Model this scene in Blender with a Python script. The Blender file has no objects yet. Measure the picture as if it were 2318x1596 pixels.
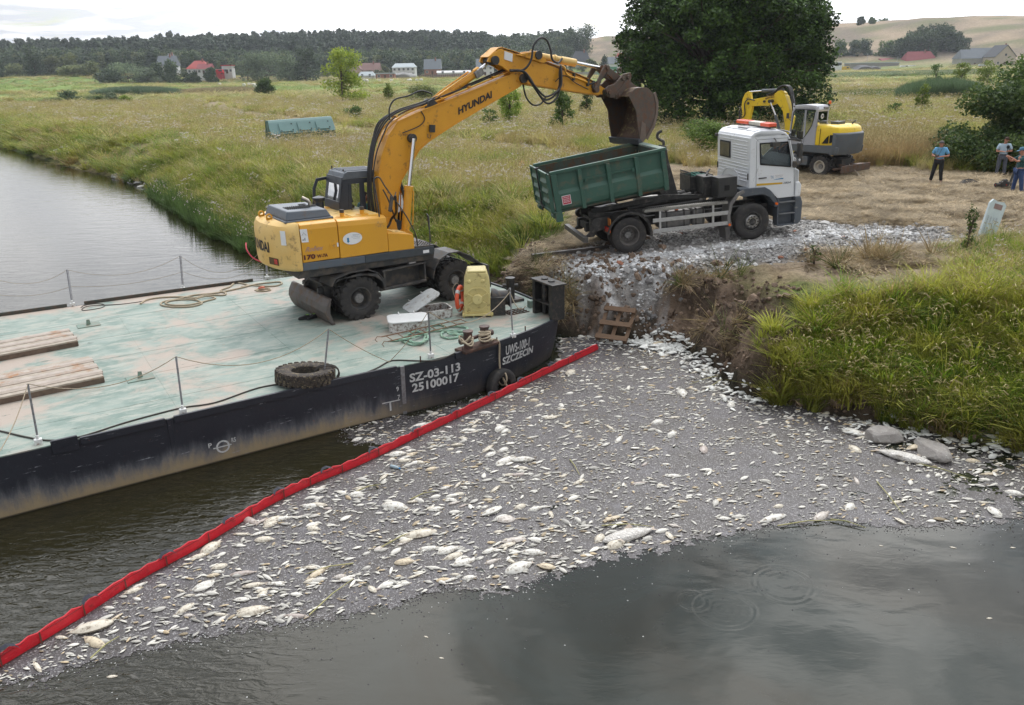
import bpy,bmesh,math,random
import numpy as np
from mathutils import Vector,Matrix,Euler
random.seed(7);RNG=np.random.default_rng(11)
sc=bpy.context.scene
COL=sc.collection
rad=math.radians

# ---------------------------------------------------------------- camera, light, exposure
CAM_H=7.35;PITCH=rad(19.2);ROLL=rad(1.15);FPX=1835.0
cam_d=bpy.data.cameras.new('camera');cam=bpy.data.objects.new('camera',cam_d);COL.objects.link(cam)
cam_d.sensor_width=36.0;cam_d.lens=36.0*FPX/2318.0;cam_d.clip_end=6000;cam_d.clip_start=0.1
_fw=Vector((0,math.cos(PITCH),-math.sin(PITCH)));_r=Vector((1,0,0));_u=_r.cross(_fw)
_r2=math.cos(ROLL)*_r-math.sin(ROLL)*_u;_u2=math.sin(ROLL)*_r+math.cos(ROLL)*_u
cam.matrix_world=Matrix(((_r2.x,_u2.x,-_fw.x,0),(_r2.y,_u2.y,-_fw.y,0),(_r2.z,_u2.z,-_fw.z,CAM_H),(0,0,0,1)))
sc.camera=cam
SUN_EL=rad(50);SUN_AZ=rad(16)
w=bpy.data.worlds.new('World');sc.world=w;w.use_nodes=True
nt=w.node_tree;nt.nodes.clear()
def wn(t,**k):
    n=nt.nodes.new(t)
    for a,b in k.items():setattr(n,a,b)
    return n
sky=wn('ShaderNodeTexSky',sky_type='NISHITA',sun_disc=False,sun_elevation=SUN_EL,sun_rotation=SUN_AZ,air_density=1.0,dust_density=1.5,ozone_density=1.0)
tc=wn('ShaderNodeTexCoord');sx=wn('ShaderNodeSeparateXYZ');nt.links.new(tc.outputs['Generated'],sx.inputs[0])
zc=wn('ShaderNodeMath',operation='MAXIMUM');nt.links.new(sx.outputs[2],zc.inputs[0]);zc.inputs[1].default_value=0.0
za=wn('ShaderNodeMath',operation='ADD');nt.links.new(zc.outputs[0],za.inputs[0]);za.inputs[1].default_value=0.12
dx=wn('ShaderNodeMath',operation='DIVIDE');dy=wn('ShaderNodeMath',operation='DIVIDE')
nt.links.new(sx.outputs[0],dx.inputs[0]);nt.links.new(sx.outputs[1],dy.inputs[0])
for n in(dx,dy):nt.links.new(za.outputs[0],n.inputs[1])
cx=wn('ShaderNodeCombineXYZ');nt.links.new(dx.outputs[0],cx.inputs[0]);nt.links.new(dy.outputs[0],cx.inputs[1]);cx.inputs[2].default_value=8.1
n1=wn('ShaderNodeTexNoise');n1.inputs['Scale'].default_value=1.7;n1.inputs['Detail'].default_value=7;n1.inputs['Roughness'].default_value=.52;n1.inputs['Distortion'].default_value=.5
nt.links.new(cx.outputs[0],n1.inputs['Vector'])
r1=wn('ShaderNodeValToRGB');r1.color_ramp.elements[0].position=.28;r1.color_ramp.elements[1].position=.40
nt.links.new(n1.outputs['Fac'],r1.inputs[0])
n2=wn('ShaderNodeTexNoise');n2.inputs['Scale'].default_value=2.3;n2.inputs['Detail'].default_value=5;n2.inputs['Distortion'].default_value=.8
nt.links.new(cx.outputs[0],n2.inputs['Vector'])
r2=wn('ShaderNodeValToRGB');e=r2.color_ramp.elements
e[0].position=.40;e[0].color=(4.6,5.3,6.4,1);e[1].position=.60;e[1].color=(18.5,18.5,18.6,1)
nt.links.new(n2.outputs['Fac'],r2.inputs[0])
# cloud bases read darker overhead than towards the horizon, where the layer is seen edge-on
ez=wn('ShaderNodeMapRange',interpolation_type='SMOOTHSTEP');nt.links.new(zc.outputs[0],ez.inputs[0]);ez.inputs[1].default_value=.12;ez.inputs[2].default_value=.5;ez.inputs[3].default_value=.45
emx=wn('ShaderNodeMix',data_type='RGBA');emx.inputs[6].default_value=(14,14,14.2,1);nt.links.new(ez.outputs[0],emx.inputs['Factor']);nt.links.new(r2.outputs[0],emx.inputs[7])
mx=wn('ShaderNodeMix',data_type='RGBA');nt.links.new(r1.outputs[0],mx.inputs['Factor'])
skb=wn('ShaderNodeMix',data_type='RGBA',blend_type='MULTIPLY');skb.inputs['Factor'].default_value=1;skb.inputs[7].default_value=(1.7,1.7,1.7,1)
nt.links.new(sky.outputs[0],skb.inputs[6]);nt.links.new(skb.outputs[2],mx.inputs[6]);nt.links.new(emx.outputs[2],mx.inputs[7])
bg=wn('ShaderNodeBackground');bg.inputs['Strength'].default_value=0.10
out=wn('ShaderNodeOutputWorld');sdv=wn('ShaderNodeVectorMath',operation='DOT_PRODUCT');nt.links.new(tc.outputs['Generated'],sdv.inputs[0]);sdv.inputs[1].default_value=(math.sin(SUN_AZ)*math.cos(SUN_EL),math.cos(SUN_AZ)*math.cos(SUN_EL),math.sin(SUN_EL))
gl=wn('ShaderNodeMapRange',interpolation_type='SMOOTHSTEP');nt.links.new(sdv.outputs['Value'],gl.inputs[0]);gl.inputs[1].default_value=.35;gl.inputs[2].default_value=1.0;gl.inputs[3].default_value=.72;gl.inputs[4].default_value=2.4
glm=wn('ShaderNodeVectorMath',operation='SCALE');nt.links.new(mx.outputs[2],glm.inputs[0]);nt.links.new(gl.outputs[0],glm.inputs['Scale'])
nt.links.new(glm.outputs[0],bg.inputs[0]);nt.links.new(bg.outputs[0],out.inputs[0])
sd=bpy.data.lights.new('sun','SUN');sd.energy=1.5;sd.angle=rad(12);sd.color=(1,.95,.88)
sun=bpy.data.objects.new('sun',sd);COL.objects.link(sun)
sdir=Vector((math.sin(SUN_AZ)*math.cos(SUN_EL),math.cos(SUN_AZ)*math.cos(SUN_EL),math.sin(SUN_EL)))
sun.rotation_euler=sdir.to_track_quat('Z','Y').to_euler();sun.location=(0,0,60)
sc.view_settings.view_transform='Standard';sc.view_settings.look='None';sc.view_settings.exposure=-0.12;sc.view_settings.gamma=1
sc.view_settings.use_curve_mapping=False
sc.cycles.max_bounces=6;sc.cycles.diffuse_bounces=3;sc.cycles.glossy_bounces=3;sc.cycles.transparent_max_bounces=8
sc.cycles.use_denoising=True

# ---------------------------------------------------------------- helpers
def at(u,v,z=0.0):
    """the point where the sight line of photo position (u, v) meets the level z"""
    d=(u-1159)/FPX*_r2-(v-798)/FPX*_u2+_fw
    t=(z-CAM_H)/d.z
    return Vector((0,0,CAM_H))+t*d
def tag(o,label=None,cat=None,group=None,kind=None):
    if label:o['label']=label
    if cat:o['category']=cat
    if group:o['group']=group
    if kind:o['kind']=kind
    return o
def thing(name,label,cat,loc=(0,0,0),rot=(0,0,0),group=None):
    o=bpy.data.objects.new(name,None);COL.objects.link(o);o.empty_display_size=.2
    o.location=loc;o.rotation_euler=rot if not isinstance(rot,(int,float))else(0,0,rot)
    return tag(o,label,cat,group)
def copy_tree(o,parent=None):
    c=o.copy();COL.objects.link(c)
    if parent is not None:c.parent=parent
    for ch in list(o.children):copy_tree(ch,c)
    return c
class MB:
    def __init__(s):s.v=[];s.f=[];s.mi=[];s.m=0
    def add(s,vs,fs,M=None):
        b=len(s.v)
        if M is not None:vs=[M@Vector(p)for p in vs]
        s.v+=[tuple(p)for p in vs];s.f+=[tuple(b+i for i in f)for f in fs];s.mi+=[s.m]*len(fs)
        return s
    def box(s,c,d,M=None,rz=0,ry=0,rx=0):
        hx,hy,hz=d[0]/2,d[1]/2,d[2]/2
        vs=[(i,j,k)for i in(-hx,hx)for j in(-hy,hy)for k in(-hz,hz)]
        L=Matrix.Translation(c)@Euler((rx,ry,rz)).to_matrix().to_4x4()
        return s.add([L@Vector(p)for p in vs],[(0,1,3,2),(4,6,7,5),(0,4,5,1),(2,3,7,6),(0,2,6,4),(1,5,7,3)],M)
    def bb(s,x0,x1,y0,y1,z0,z1,M=None):return s.box(((x0+x1)/2,(y0+y1)/2,(z0+z1)/2),(abs(x1-x0),abs(y1-y0),abs(z1-z0)),M)
    def cyl(s,a,b,r0,r1=None,n=12,caps=True,M=None):
        a,b=Vector(a),Vector(b);r1=r0 if r1 is None else r1
        q=(b-a).to_track_quat('Z','Y')if(b-a).length>1e-9 else Matrix.Identity(3).to_quaternion()
        vs=[]
        for P_,r in((a,r0),(b,r1)):
            for i in range(n):
                t=2*math.pi*i/n;vs.append(P_+q@Vector((r*math.cos(t),r*math.sin(t),0)))
        fs=[(i,(i+1)%n,n+(i+1)%n,n+i)for i in range(n)]
        if caps:fs+=[tuple(reversed(range(n))),tuple(range(n,2*n))]
        return s.add(vs,fs,M)
    def tube(s,pts,r,n=6,M=None,closed=False):
        pts=[Vector(p)for p in pts];k=len(pts);vs=[];up=None
        for i,p in enumerate(pts):
            if closed:t=pts[(i+1)%k]-pts[i-1]
            else:t=pts[min(i+1,k-1)]-pts[max(i-1,0)]
            t=t.normalized()if t.length>1e-9 else Vector((0,0,1))
            if up is None:up=t.orthogonal().normalized()
            a=(up-t*up.dot(t));a=a.normalized()if a.length>1e-6 else t.orthogonal().normalized()
            up=a;b=t.cross(a);rr=r[i]if isinstance(r,(list,tuple))else r
            for j in range(n):
                q=2*math.pi*j/n;vs.append(p+(a*math.cos(q)+b*math.sin(q))*rr)
        fs=[]
        for i in range(k if closed else k-1):
            i2=(i+1)%k
            fs+=[(i*n+j,i*n+(j+1)%n,i2*n+(j+1)%n,i2*n+j)for j in range(n)]
        if not closed:fs+=[tuple(reversed(range(n))),tuple((k-1)*n+j for j in range(n))]
        return s.add(vs,fs,M)
    def prism(s,prof,y0,y1,M=None):
        """profile in x,z extruded along y"""
        n=len(prof)
        vs=[(x,y0,z)for x,z in prof]+[(x,y1,z)for x,z in prof]
        fs=[tuple(range(n)),tuple(reversed(range(n,2*n)))]+[(i,n+i,n+(i+1)%n,(i+1)%n)for i in range(n)]
        return s.add(vs,fs,M)
    def prismz(s,prof,z0,z1,M=None):
        n=len(prof)
        vs=[(x,y,z0)for x,y in prof]+[(x,y,z1)for x,y in prof]
        fs=[tuple(reversed(range(n))),tuple(range(n,2*n))]+[(i,(i+1)%n,n+(i+1)%n,n+i)for i in range(n)]
        return s.add(vs,fs,M)
    def ribbon(s,prof,y0,y1,th,M=None):
        """open profile in x,z as a plate of thickness th, extruded along y"""
        n=len(prof);P_=[Vector((x,0,z))for x,z in prof];off=[]
        for i in range(n):
            t=(P_[min(i+1,n-1)]-P_[max(i-1,0)]).normalized();off.append(P_[i]+Vector((-t.z,0,t.x))*th)
        pr=[(p.x,p.z)for p in P_]+[(p.x,p.z)for p in reversed(off)]
        for i in range(n-1):
            q=[pr[i],pr[i+1],pr[2*n-2-i],pr[2*n-1-i]];s.prism(q,y0,y1,M)
        return s
    def lathe(s,prof,n=24,M=None,caps=False):
        """profile of (r, h) turned about the local z axis"""
        k=len(prof);vs=[(r*math.cos(2*math.pi*j/n),r*math.sin(2*math.pi*j/n),h)for r,h in prof for j in range(n)]
        fs=[(i*n+j,i*n+(j+1)%n,(i+1)*n+(j+1)%n,(i+1)*n+j)for i in range(k-1)for j in range(n)]
        if caps:fs+=[tuple(reversed(range(n))),tuple((k-1)*n+j for j in range(n))]
        return s.add(vs,fs,M)
    def build(s,name,mats,parent=None,smooth=None,bevel=0,loc=None,rot=None,seg=2,fixn=True):
        me=bpy.data.meshes.new(name);me.from_pydata(s.v,[],s.f)
        for m in(mats if isinstance(mats,(list,tuple))else[mats]):me.materials.append(m)
        if s.m:me.polygons.foreach_set('material_index',s.mi)
        if fixn:
            b=bmesh.new();b.from_mesh(me);bmesh.ops.recalc_face_normals(b,faces=b.faces);b.to_mesh(me);b.free()
        me.validate(verbose=False)
        o=bpy.data.objects.new(name,me);COL.objects.link(o)
        if parent is not None:o.parent=parent
        if loc is not None:o.location=loc
        if rot is not None:o.rotation_euler=rot
        if bevel:
            md=o.modifiers.new('bevel','BEVEL');md.width=bevel;md.segments=seg;md.limit_method='ANGLE';md.angle_limit=rad(35);md.harden_normals=False
        if smooth is not None:
            me.polygons.foreach_set('use_smooth',[True]*len(me.polygons))
            try:me.set_sharp_from_angle(angle=rad(smooth))
            except Exception:pass
        return o
def shade(name,col,rough=.6,metal=0.,col2=None,scale=6.,amt=.5,bump=0.,bscale=40.,dirt=None,dirt_amt=0.,dirt_scale=3.,stretch=(1,1,1),spec=.5,detail=5,bdist=.01,coat=0.,ao=None):
    """one principled material: base colour broken up by noise, an optional second layer of dirt or rust in patches, fine relief"""
    m=bpy.data.materials.new(name);m.use_nodes=True;t=m.node_tree;b=t.nodes['Principled BSDF']
    L=t.links.new;N=t.nodes.new
    b.inputs['Roughness'].default_value=rough;b.inputs['Metallic'].default_value=metal;b.inputs['Specular IOR Level'].default_value=spec
    b.inputs['Coat Weight'].default_value=coat
    tc=N('ShaderNodeTexCoord');mp=N('ShaderNodeMapping');mp.inputs['Scale'].default_value=stretch;L(tc.outputs['Object'],mp.inputs[0])
    c2=col2 if col2 else tuple(x*.7 for x in col)
    n=N('ShaderNodeTexNoise');n.inputs['Scale'].default_value=scale;n.inputs['Detail'].default_value=detail;n.inputs['Roughness'].default_value=.6;L(mp.outputs[0],n.inputs['Vector'])
    r=N('ShaderNodeMapRange');r.inputs[1].default_value=.5-.25/max(amt,.01)*.5;r.inputs[2].default_value=.5+.25/max(amt,.01)*.5;L(n.outputs['Fac'],r.inputs[0])
    mx=N('ShaderNodeMix');mx.data_type='RGBA';mx.inputs[6].default_value=(*col,1);mx.inputs[7].default_value=(*c2,1);L(r.outputs[0],mx.inputs['Factor'])
    last=mx.outputs[2]
    if dirt:
        d=N('ShaderNodeTexNoise');d.inputs['Scale'].default_value=dirt_scale;d.inputs['Detail'].default_value=8;d.inputs['Roughness'].default_value=.7;L(mp.outputs[0],d.inputs['Vector'])
        dr=N('ShaderNodeMapRange');dr.inputs[1].default_value=.62-.3*dirt_amt;dr.inputs[2].default_value=.72-.25*dirt_amt;L(d.outputs['Fac'],dr.inputs[0])
        m2=N('ShaderNodeMix');m2.data_type='RGBA';L(last,m2.inputs[6]);m2.inputs[7].default_value=(*dirt,1);L(dr.outputs[0],m2.inputs['Factor']);last=m2.outputs[2]
        rr=N('ShaderNodeMapRange');rr.inputs[3].default_value=rough;rr.inputs[4].default_value=min(1,rough+.35);L(dr.outputs[0],rr.inputs[0]);L(rr.outputs[0],b.inputs['Roughness'])
    L(last,b.inputs['Base Color'])
    if bump:
        bn=N('ShaderNodeTexNoise');bn.inputs['Scale'].default_value=bscale;bn.inputs['Detail'].default_value=6;L(mp.outputs[0],bn.inputs['Vector'])
        bp=N('ShaderNodeBump');bp.inputs['Strength'].default_value=bump;bp.inputs['Distance'].default_value=bdist;L(bn.outputs['Fac'],bp.inputs['Height']);L(bp.outputs[0],b.inputs['Normal'])
    return m
def tinted(name,rough=.8,trans=0.,var=.25,scale=9.,attr='tint',kind='INSTANCER',spec=.2):
    """leaf or grass material whose colour is carried by the piece (an attribute of each instance)"""
    m=bpy.data.materials.new(name);m.use_nodes=True;t=m.node_tree;b=t.nodes['Principled BSDF'];L=t.links.new;N=t.nodes.new
    a=N('ShaderNodeAttribute');a.attribute_type=kind;a.attribute_name=attr
    n=N('ShaderNodeTexNoise');n.inputs['Scale'].default_value=scale;n.inputs['Detail'].default_value=3
    g=N('ShaderNodeNewGeometry');L(g.outputs['Position'],n.inputs['Vector'])
    r=N('ShaderNodeMapRange');r.inputs[1].default_value=.3;r.inputs[2].default_value=.7;r.inputs[3].default_value=1-var;r.inputs[4].default_value=1+var;L(n.outputs['Fac'],r.inputs[0])
    mu=N('ShaderNodeVectorMath');mu.operation='SCALE';L(a.outputs['Color'],mu.inputs[0]);L(r.outputs[0],mu.inputs['Scale'])
    L(mu.outputs[0],b.inputs['Base Color']);b.inputs['Roughness'].default_value=rough;b.inputs['Specular IOR Level'].default_value=spec
    if trans:
        tr=N('ShaderNodeBsdfTranslucent');L(mu.outputs[0],tr.inputs[0]);ms=N('ShaderNodeMixShader');ms.inputs[0].default_value=trans
        L(b.outputs[0],ms.inputs[1]);L(tr.outputs[0],ms.inputs[2]);L(ms.outputs[0],t.nodes['Material Output'].inputs[0])
    return m
# smooth pseudo-random fields for placing things and colouring ground
_ph=RNG.uniform(0,6.283,(64,2));_dr=RNG.uniform(0,6.283,64)
def field(x,y,wl,seed=0,oct=4):
    x=np.asarray(x,float);y=np.asarray(y,float);o=np.zeros(np.broadcast(x,y).shape);a=1.;tot=0
    for k in range(oct):
        for j in range(3):
            i=(seed*13+k*3+j)%64;c,s_=math.cos(_dr[i]),math.sin(_dr[i]);f=6.283/wl*(1+.23*j)
            o+=a*np.sin((x*c+y*s_)*f+_ph[i,0]+1.3*np.sin((-x*s_+y*c)*f*.7+_ph[i,1]))
        tot+=a*1.9;a*=.6;wl*=.5
    return np.clip(.5+.5*o/tot,0,1)
def sst(a,b,x):t=np.clip((np.asarray(x,float)-a)/(b-a),0,1);return t*t*(3-2*t)
def inpoly(x,y,poly):
    x=np.asarray(x,float);y=np.asarray(y,float);r=np.zeros(x.shape,bool);n=len(poly)
    for i in range(n):
        x0,y0=poly[i];x1,y1=poly[(i+1)%n]
        if y0==y1:continue
        c=((y0>y)!=(y1>y))&(x<(x1-x0)*(y-y0)/(y1-y0)+x0);r^=c
    return r
def pdist(x,y,pts,closed=False):
    x=np.asarray(x,float);y=np.asarray(y,float);d=np.full(x.shape,1e9)
    for i in range(len(pts)if closed else len(pts)-1):
        x0,y0=pts[i];x1,y1=pts[(i+1)%len(pts)];vx,vy=x1-x0,y1-y0;L2=vx*vx+vy*vy+1e-12
        t=np.clip(((x-x0)*vx+(y-y0)*vy)/L2,0,1);d=np.minimum(d,np.hypot(x-x0-t*vx,y-y0-t*vy))
    return d
def rawmesh(name,v,f,mat=None):
    me=bpy.data.meshes.new(name);v=np.asarray(v,np.float32);f=np.asarray(f,np.int32);k=f.shape[1]
    me.vertices.add(len(v));me.vertices.foreach_set('co',v.ravel());me.loops.add(f.size);me.loops.foreach_set('vertex_index',f.ravel())
    me.polygons.add(len(f));me.polygons.foreach_set('loop_start',np.arange(0,f.size,k,dtype=np.int32));me.update(calc_edges=True);me.validate(verbose=False)
    if mat is not None:me.materials.append(mat)
    return me
HID=bpy.data.collections.new('prototypes')
def proto_coll(name,objs):
    c=bpy.data.collections.new(name)
    for o in objs:
        for k in list(o.users_collection):k.objects.unlink(o)
        c.objects.link(o)
    return c
def scatter(name,coll,pts,rot,scl,idx,tint,label=None,cat=None,parent=None,kind='stuff'):
    pts=np.asarray(pts,np.float32);n=len(pts)
    me=bpy.data.meshes.new(name);me.vertices.add(n);me.vertices.foreach_set('co',pts.ravel())
    def at_(nm,ty,data,key):
        a=me.attributes.new(nm,ty,'POINT');a.data.foreach_set(key,np.asarray(data,np.float32 if ty!='INT' else np.int32).ravel())
    at_('rot','FLOAT_VECTOR',rot,'vector')
    scl=np.asarray(scl,np.float32);scl=np.repeat(scl[:,None],3,1)if scl.ndim==1 else scl
    at_('scl','FLOAT_VECTOR',scl,'vector');at_('pick','INT',idx,'value')
    tint=np.asarray(tint,np.float32);at_('tint','FLOAT_COLOR',np.concatenate([tint,np.ones((n,1),np.float32)],1),'color')
    o=bpy.data.objects.new(name,me);COL.objects.link(o)
    g=bpy.data.node_groups.new(name,'GeometryNodeTree');g.interface.new_socket('Geometry',in_out='INPUT',socket_type='NodeSocketGeometry');g.interface.new_socket('Geometry',in_out='OUTPUT',socket_type='NodeSocketGeometry')
    N=g.nodes.new;L=g.links.new
    gi=N('NodeGroupInput');go=N('NodeGroupOutput');ci=N('GeometryNodeCollectionInfo');ci.inputs[0].default_value=coll;ci.inputs['Separate Children'].default_value=True;ci.inputs['Reset Children'].default_value=True
    iop=N('GeometryNodeInstanceOnPoints');iop.inputs['Pick Instance'].default_value=True
    def na(nm,ty):q=N('GeometryNodeInputNamedAttribute');q.data_type=ty;q.inputs[0].default_value=nm;return q.outputs[0]
    L(gi.outputs[0],iop.inputs['Points']);L(ci.outputs[0],iop.inputs['Instance']);L(na('pick','INT'),iop.inputs['Instance Index'])
    L(na('rot','FLOAT_VECTOR'),iop.inputs['Rotation']);L(na('scl','FLOAT_VECTOR'),iop.inputs['Scale']);L(iop.outputs[0],go.inputs[0])
    md=o.modifiers.new('scatter','NODES');md.node_group=g
    if parent is not None:o.parent=parent
    if kind:o['kind']=kind
    return tag(o,label,cat)
# ---------------------------------------------------------------- the ground
SHORE=[(-1500,1600),(-500,520),(-210,250),(-95,140),(-58.5,96.4),(-40.2,74.7),(-32,65.5),(-25.6,58),(-18.6,46.8),(-14.5,40),(-10.5,34.6),(-7,32.6),(-3.6,31),(-1.6,28.6),(-.5,25.6),(.45,23.7),(1.4,22.6),
         (2.4,22.1),(3.3,22.0),(4.1,21.4),(4.9,20.6),(5.1,19.2),(5.3,17.9),(6.1,17.0),(7.2,16.3),(8.4,15.5),(9.3,14.8),(10.2,14.1),(12.5,12.2),(18,8),(40,-8),(150,-60),(1500,-500)]
LANDP=SHORE+[(1700,1700)]
RUBBLE=[(1.2,23.0),(2.6,23.1),(4.2,22.8),(6,22.9),(9,23.5),(11.5,23.4),(14.2,24.2),(14.6,26.4),(12.5,27.8),(9.5,28.2),(6.5,28.4),(3.4,27.2),(1.4,25.4)]
MOWN=[(.6,24.5),(2.2,28),(1.0,33.5),(4,39),(8,43),(13,45),(18,44),(22,40.5),(24.5,39),(27,36),(25,30),(19,24.5),(17,22),(13,20.6),(8.5,20.8),(7,22.5),(2,23)]
def gh(x,y):
    x=np.asarray(x,float);y=np.asarray(y,float)
    d=pdist(x,y,SHORE);s=np.where(inpoly(x,y,LANDP),d,-d)
    steep=sst(-1.5,1.5,x)*sst(36,30,y)*(1-sst(5.2,9,x)*sst(21.5,18,y)*1)
    wob=(field(x,y,3.1,3,3)-.5)
    wid=4.6*(1-steep)+1.7*steep
    top=1.75+.35*sst(0,5,s-1.5)+.15*(field(x,y,60,5,2)-.5)
    h=top*sst(-.15,1,(s+wob*1.1*(steep+.3))/wid)
    h=h-.15*(1-sst(0,.6,s+.15))
    h=np.where(s<0,np.maximum(-2.5,s*.6)-.12,h)
    near=sst(130,60,y)
    h+=np.where(s>.3,1,0)*near*((field(x,y,2.2,7,4)-.5)*.34*steep*sst(6,2,s)+(field(x,y,5,8,4)-.5)*.22+(field(x,y,.9,9,3)-.5)*.10*sst(0.3,2,s))
    # gully with rubble down to the pallet, side lumps
    g=np.exp(-((x-3.3)/.55)**2)*sst(24.4,22.6,y)*sst(.2,.8,s);h-=g*.35*steep
    # truck stands in a slight cut; local flattening under its wheels
    tr=pdist(x,y,[(2.2,25.4),(8.6,26.7)]);fl=sst(3.2,1.6,tr);hp=1.93+.056*(x-3.7)+.01;h=h*(1-fl)+hp*fl
    tr=pdist(x,y,[(13.5,41.5),(19,41.5)]);fl=sst(4.5,2.5,tr);h=h*(1-fl)+2.1*fl
    # far: gentle rise, then the ridges
    az=np.arctan2(x,np.maximum(y,1));r=np.hypot(x,y)
    ridge=np.interp(az,[-1.2,-.6,-.44,-.31,-.24,-.13,0,.06,.095,.175,.28,.48,.6,1.2],[12,18.5,22.5,26,27.7,28,25,27,36,39,43,44,40,34])
    V=np.interp(az,[-.6,-.47,-.34,-.24,-.16,-.08,.02,.09,.18,.36,.48,.6],[191,190,189,186,180,178,176,172,168,163,157,150]);zf=CAM_H-(V-(159-.0217*az*1944))*500/1944
    zv=np.interp(az,[-.6,-.42,-.36,-.18,-.05,.05,.09,.13,.38,.5,.6],[8,9,8,5,4.6,6,8,4.2,2.6,3.2,3.4]);fw=(y>0)*1.
    b1=sst(260,490,r)*fw;h=h*(1-b1)+zf*b1;b2=sst(495,560,r)*fw;h=h*(1-b2)+zv*b2;b3=sst(600,880,r)*fw;h=h*(1-b3)+ridge*b3
    h+=(field(x,y,140,21,3)-.5)*5*sst(620,800,r)
    return h
def axis(segs):
    o=[segs[0][0]]
    for a,b,s in segs:
        n=max(1,int(round((b-a)/s)));o+=list(a+(b-a)*np.arange(1,n+1)/n)
    return np.array(o)
gx=axis([(-1700,-700,90),(-700,-300,25),(-300,-90,9),(-90,-40,2.5),(-40,-14,.9),(-14,-3,.4),(-3,16,.13),(16,30,.35),(30,60,1.2),(60,200,7),(200,700,22),(700,1700,80)])
gy=axis([(-600,-60,90),(-60,5,10),(5,13.5,1),(13.5,30,.13),(30,46,.35),(46,90,1.2),(90,200,4),(200,560,14),(560,1100,13),(1100,1800,90)])
X,Y=np.meshgrid(gx,gy);Z=gh(X,Y)
nxg,nyg=len(gx),len(gy);idx=np.arange(nxg*nyg).reshape(nyg,nxg)
quads=np.stack([idx[:-1,:-1],idx[:-1,1:],idx[1:,1:],idx[1:,:-1]],-1).reshape(-1,4)
gverts=np.stack([X,Y,Z],-1).reshape(-1,3)
TRK=[tuple(at(u,v,2.1).xy)for u,v in((1560,392),(1400,368),(1210,343),(1000,322),(850,302),(740,286),(560,258),(480,244),(500,228))]
def trk_d(x,y):return pdist(x,y,TRK)
def ground_zones(x,y):
    """real surface colours: dug earth, crushed rubble, mown straw, dry meadow, green sward, stubble hill"""
    d=pdist(x,y,SHORE);ins=inpoly(x,y,LANDP);s=np.where(ins,d,-d)
    fm=field(x,y,30,31,5);fg=field(x,y,9,33,4);ff=field(x,y,1.6,35,4)
    beige=np.array([.30,.24,.13]);green=np.array([.10,.14,.035]);earth=np.array([.20,.145,.105]);dark=np.array([.085,.062,.045])
    straw=np.array([.32,.255,.18]);grey=np.array([.36,.34,.32]);lime=np.array([.64,.64,.64]);mud=np.array([.03,.028,.02])
    r=np.hypot(x,y)
    def mix(a,b,t):return a*(1-t[...,None])+b*t[...,None]
    c=mix(np.broadcast_to(beige*.9,x.shape+(3,)),green,np.clip(sst(.38,.62,fm)*.7+sst(.45,.7,fg)*.35,0,1))
    c=mix(c,np.array([.21,.30,.07]),sst(200,240,r)*sst(460,420,y)*sst(.35,.5,field(x,y*3,260,40,2)))
    c=mix(c,np.array([.16,.25,.06]),sst(300,340,r)*sst(.3,.5,field(x,y*2,300,41,2))*.8)
    hill=sst(600,680,r);hn=field(x,y*.6,90,43,5)
    c=mix(c,mix(mix(np.broadcast_to(np.array([.34,.265,.185]),x.shape+(3,)),np.array([.20,.165,.125]),sst(.42,.62,hn)),np.array([.17,.17,.09]),sst(.60,.70,field(x,y*.5,50,47,4))),hill*(np.arctan2(x,np.maximum(y,1))>.07))
    c=mix(c,np.array([.10,.12,.06]),hill*(np.arctan2(x,np.maximum(y,1))<=.07))
    # tracks
    trk=trk_d(x,y)
    c=mix(c,straw*.95,sst(3.2,1.8,trk+ff*1.6-.8))
    mw=np.where(inpoly(x,y,MOWN),1,-1)*pdist(x,y,MOWN,True);c=mix(c,mix(np.broadcast_to(straw,x.shape+(3,)),earth,sst(.5,.75,ff)*.8),sst(-.8,.8,mw+fg*1.4-.7))
    lane=np.minimum(pdist(x,y,[(8.5,27.5),(11,31),(14.6,34),(24,33)]),pdist(x,y,[(3,29),(5,36),(10,39)]));c=mix(c,earth*1.25,sst(1.6,.3,lane+ff)*.7)
    bank=sst(2.6,1.3,s)*sst(-1.2,.2,x)*sst(10.5,8.5,x)*sst(33,29,y);c=mix(c,mix(np.broadcast_to(earth,x.shape+(3,)),dark,sst(.4,.62,ff)),bank)
    rb=np.where(inpoly(x,y,RUBBLE),1,-1)*pdist(x,y,RUBBLE,True);rk=sst(-.5,.35,rb+ff*.8-.4);c=mix(c,grey*(.75+.35*ff[...,None]),rk)
    ls=np.minimum(pdist(x,y,[(2.4,24.3),(5,24.2),(9,25.1),(12.6,26.2)])-.15,np.minimum(pdist(x,y,[(1.6,23.8),(4.2,23.4)])-.25,pdist(x,y,[(11,23.9),(14,24.5)])-.1))
    ls=np.minimum(ls,pdist(x,y,[(2.5,23.3),(2.9,22.6)])-.1);ls=np.minimum(ls,pdist(x,y,[(3.9,23.2),(4.05,22.7)])-.1)
    c=mix(c,lime,sst(.35,-.25,ls+(ff-.5)*1.3)*.85)
    c=mix(c,mud,sst(.35,-.05,s))
    return c
gcol=ground_zones(X,Y).reshape(-1,3)
m=bpy.data.materials.new('ground_earth');m.use_nodes=True;t=m.node_tree;b=t.nodes['Principled BSDF'];L=t.links.new;N=t.nodes.new
a=N('ShaderNodeAttribute');a.attribute_name='zone';tcn=N('ShaderNodeTexCoord')
fine=N('ShaderNodeTexNoise');fine.inputs['Scale'].default_value=7;fine.inputs['Detail'].default_value=9;fine.inputs['Roughness'].default_value=.72;L(tcn.outputs['Object'],fine.inputs['Vector'])
big=N('ShaderNodeTexNoise');big.inputs['Scale'].default_value=.5;big.inputs['Detail'].default_value=8;big.inputs['Roughness'].default_value=.65;L(tcn.outputs['Object'],big.inputs['Vector'])
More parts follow.
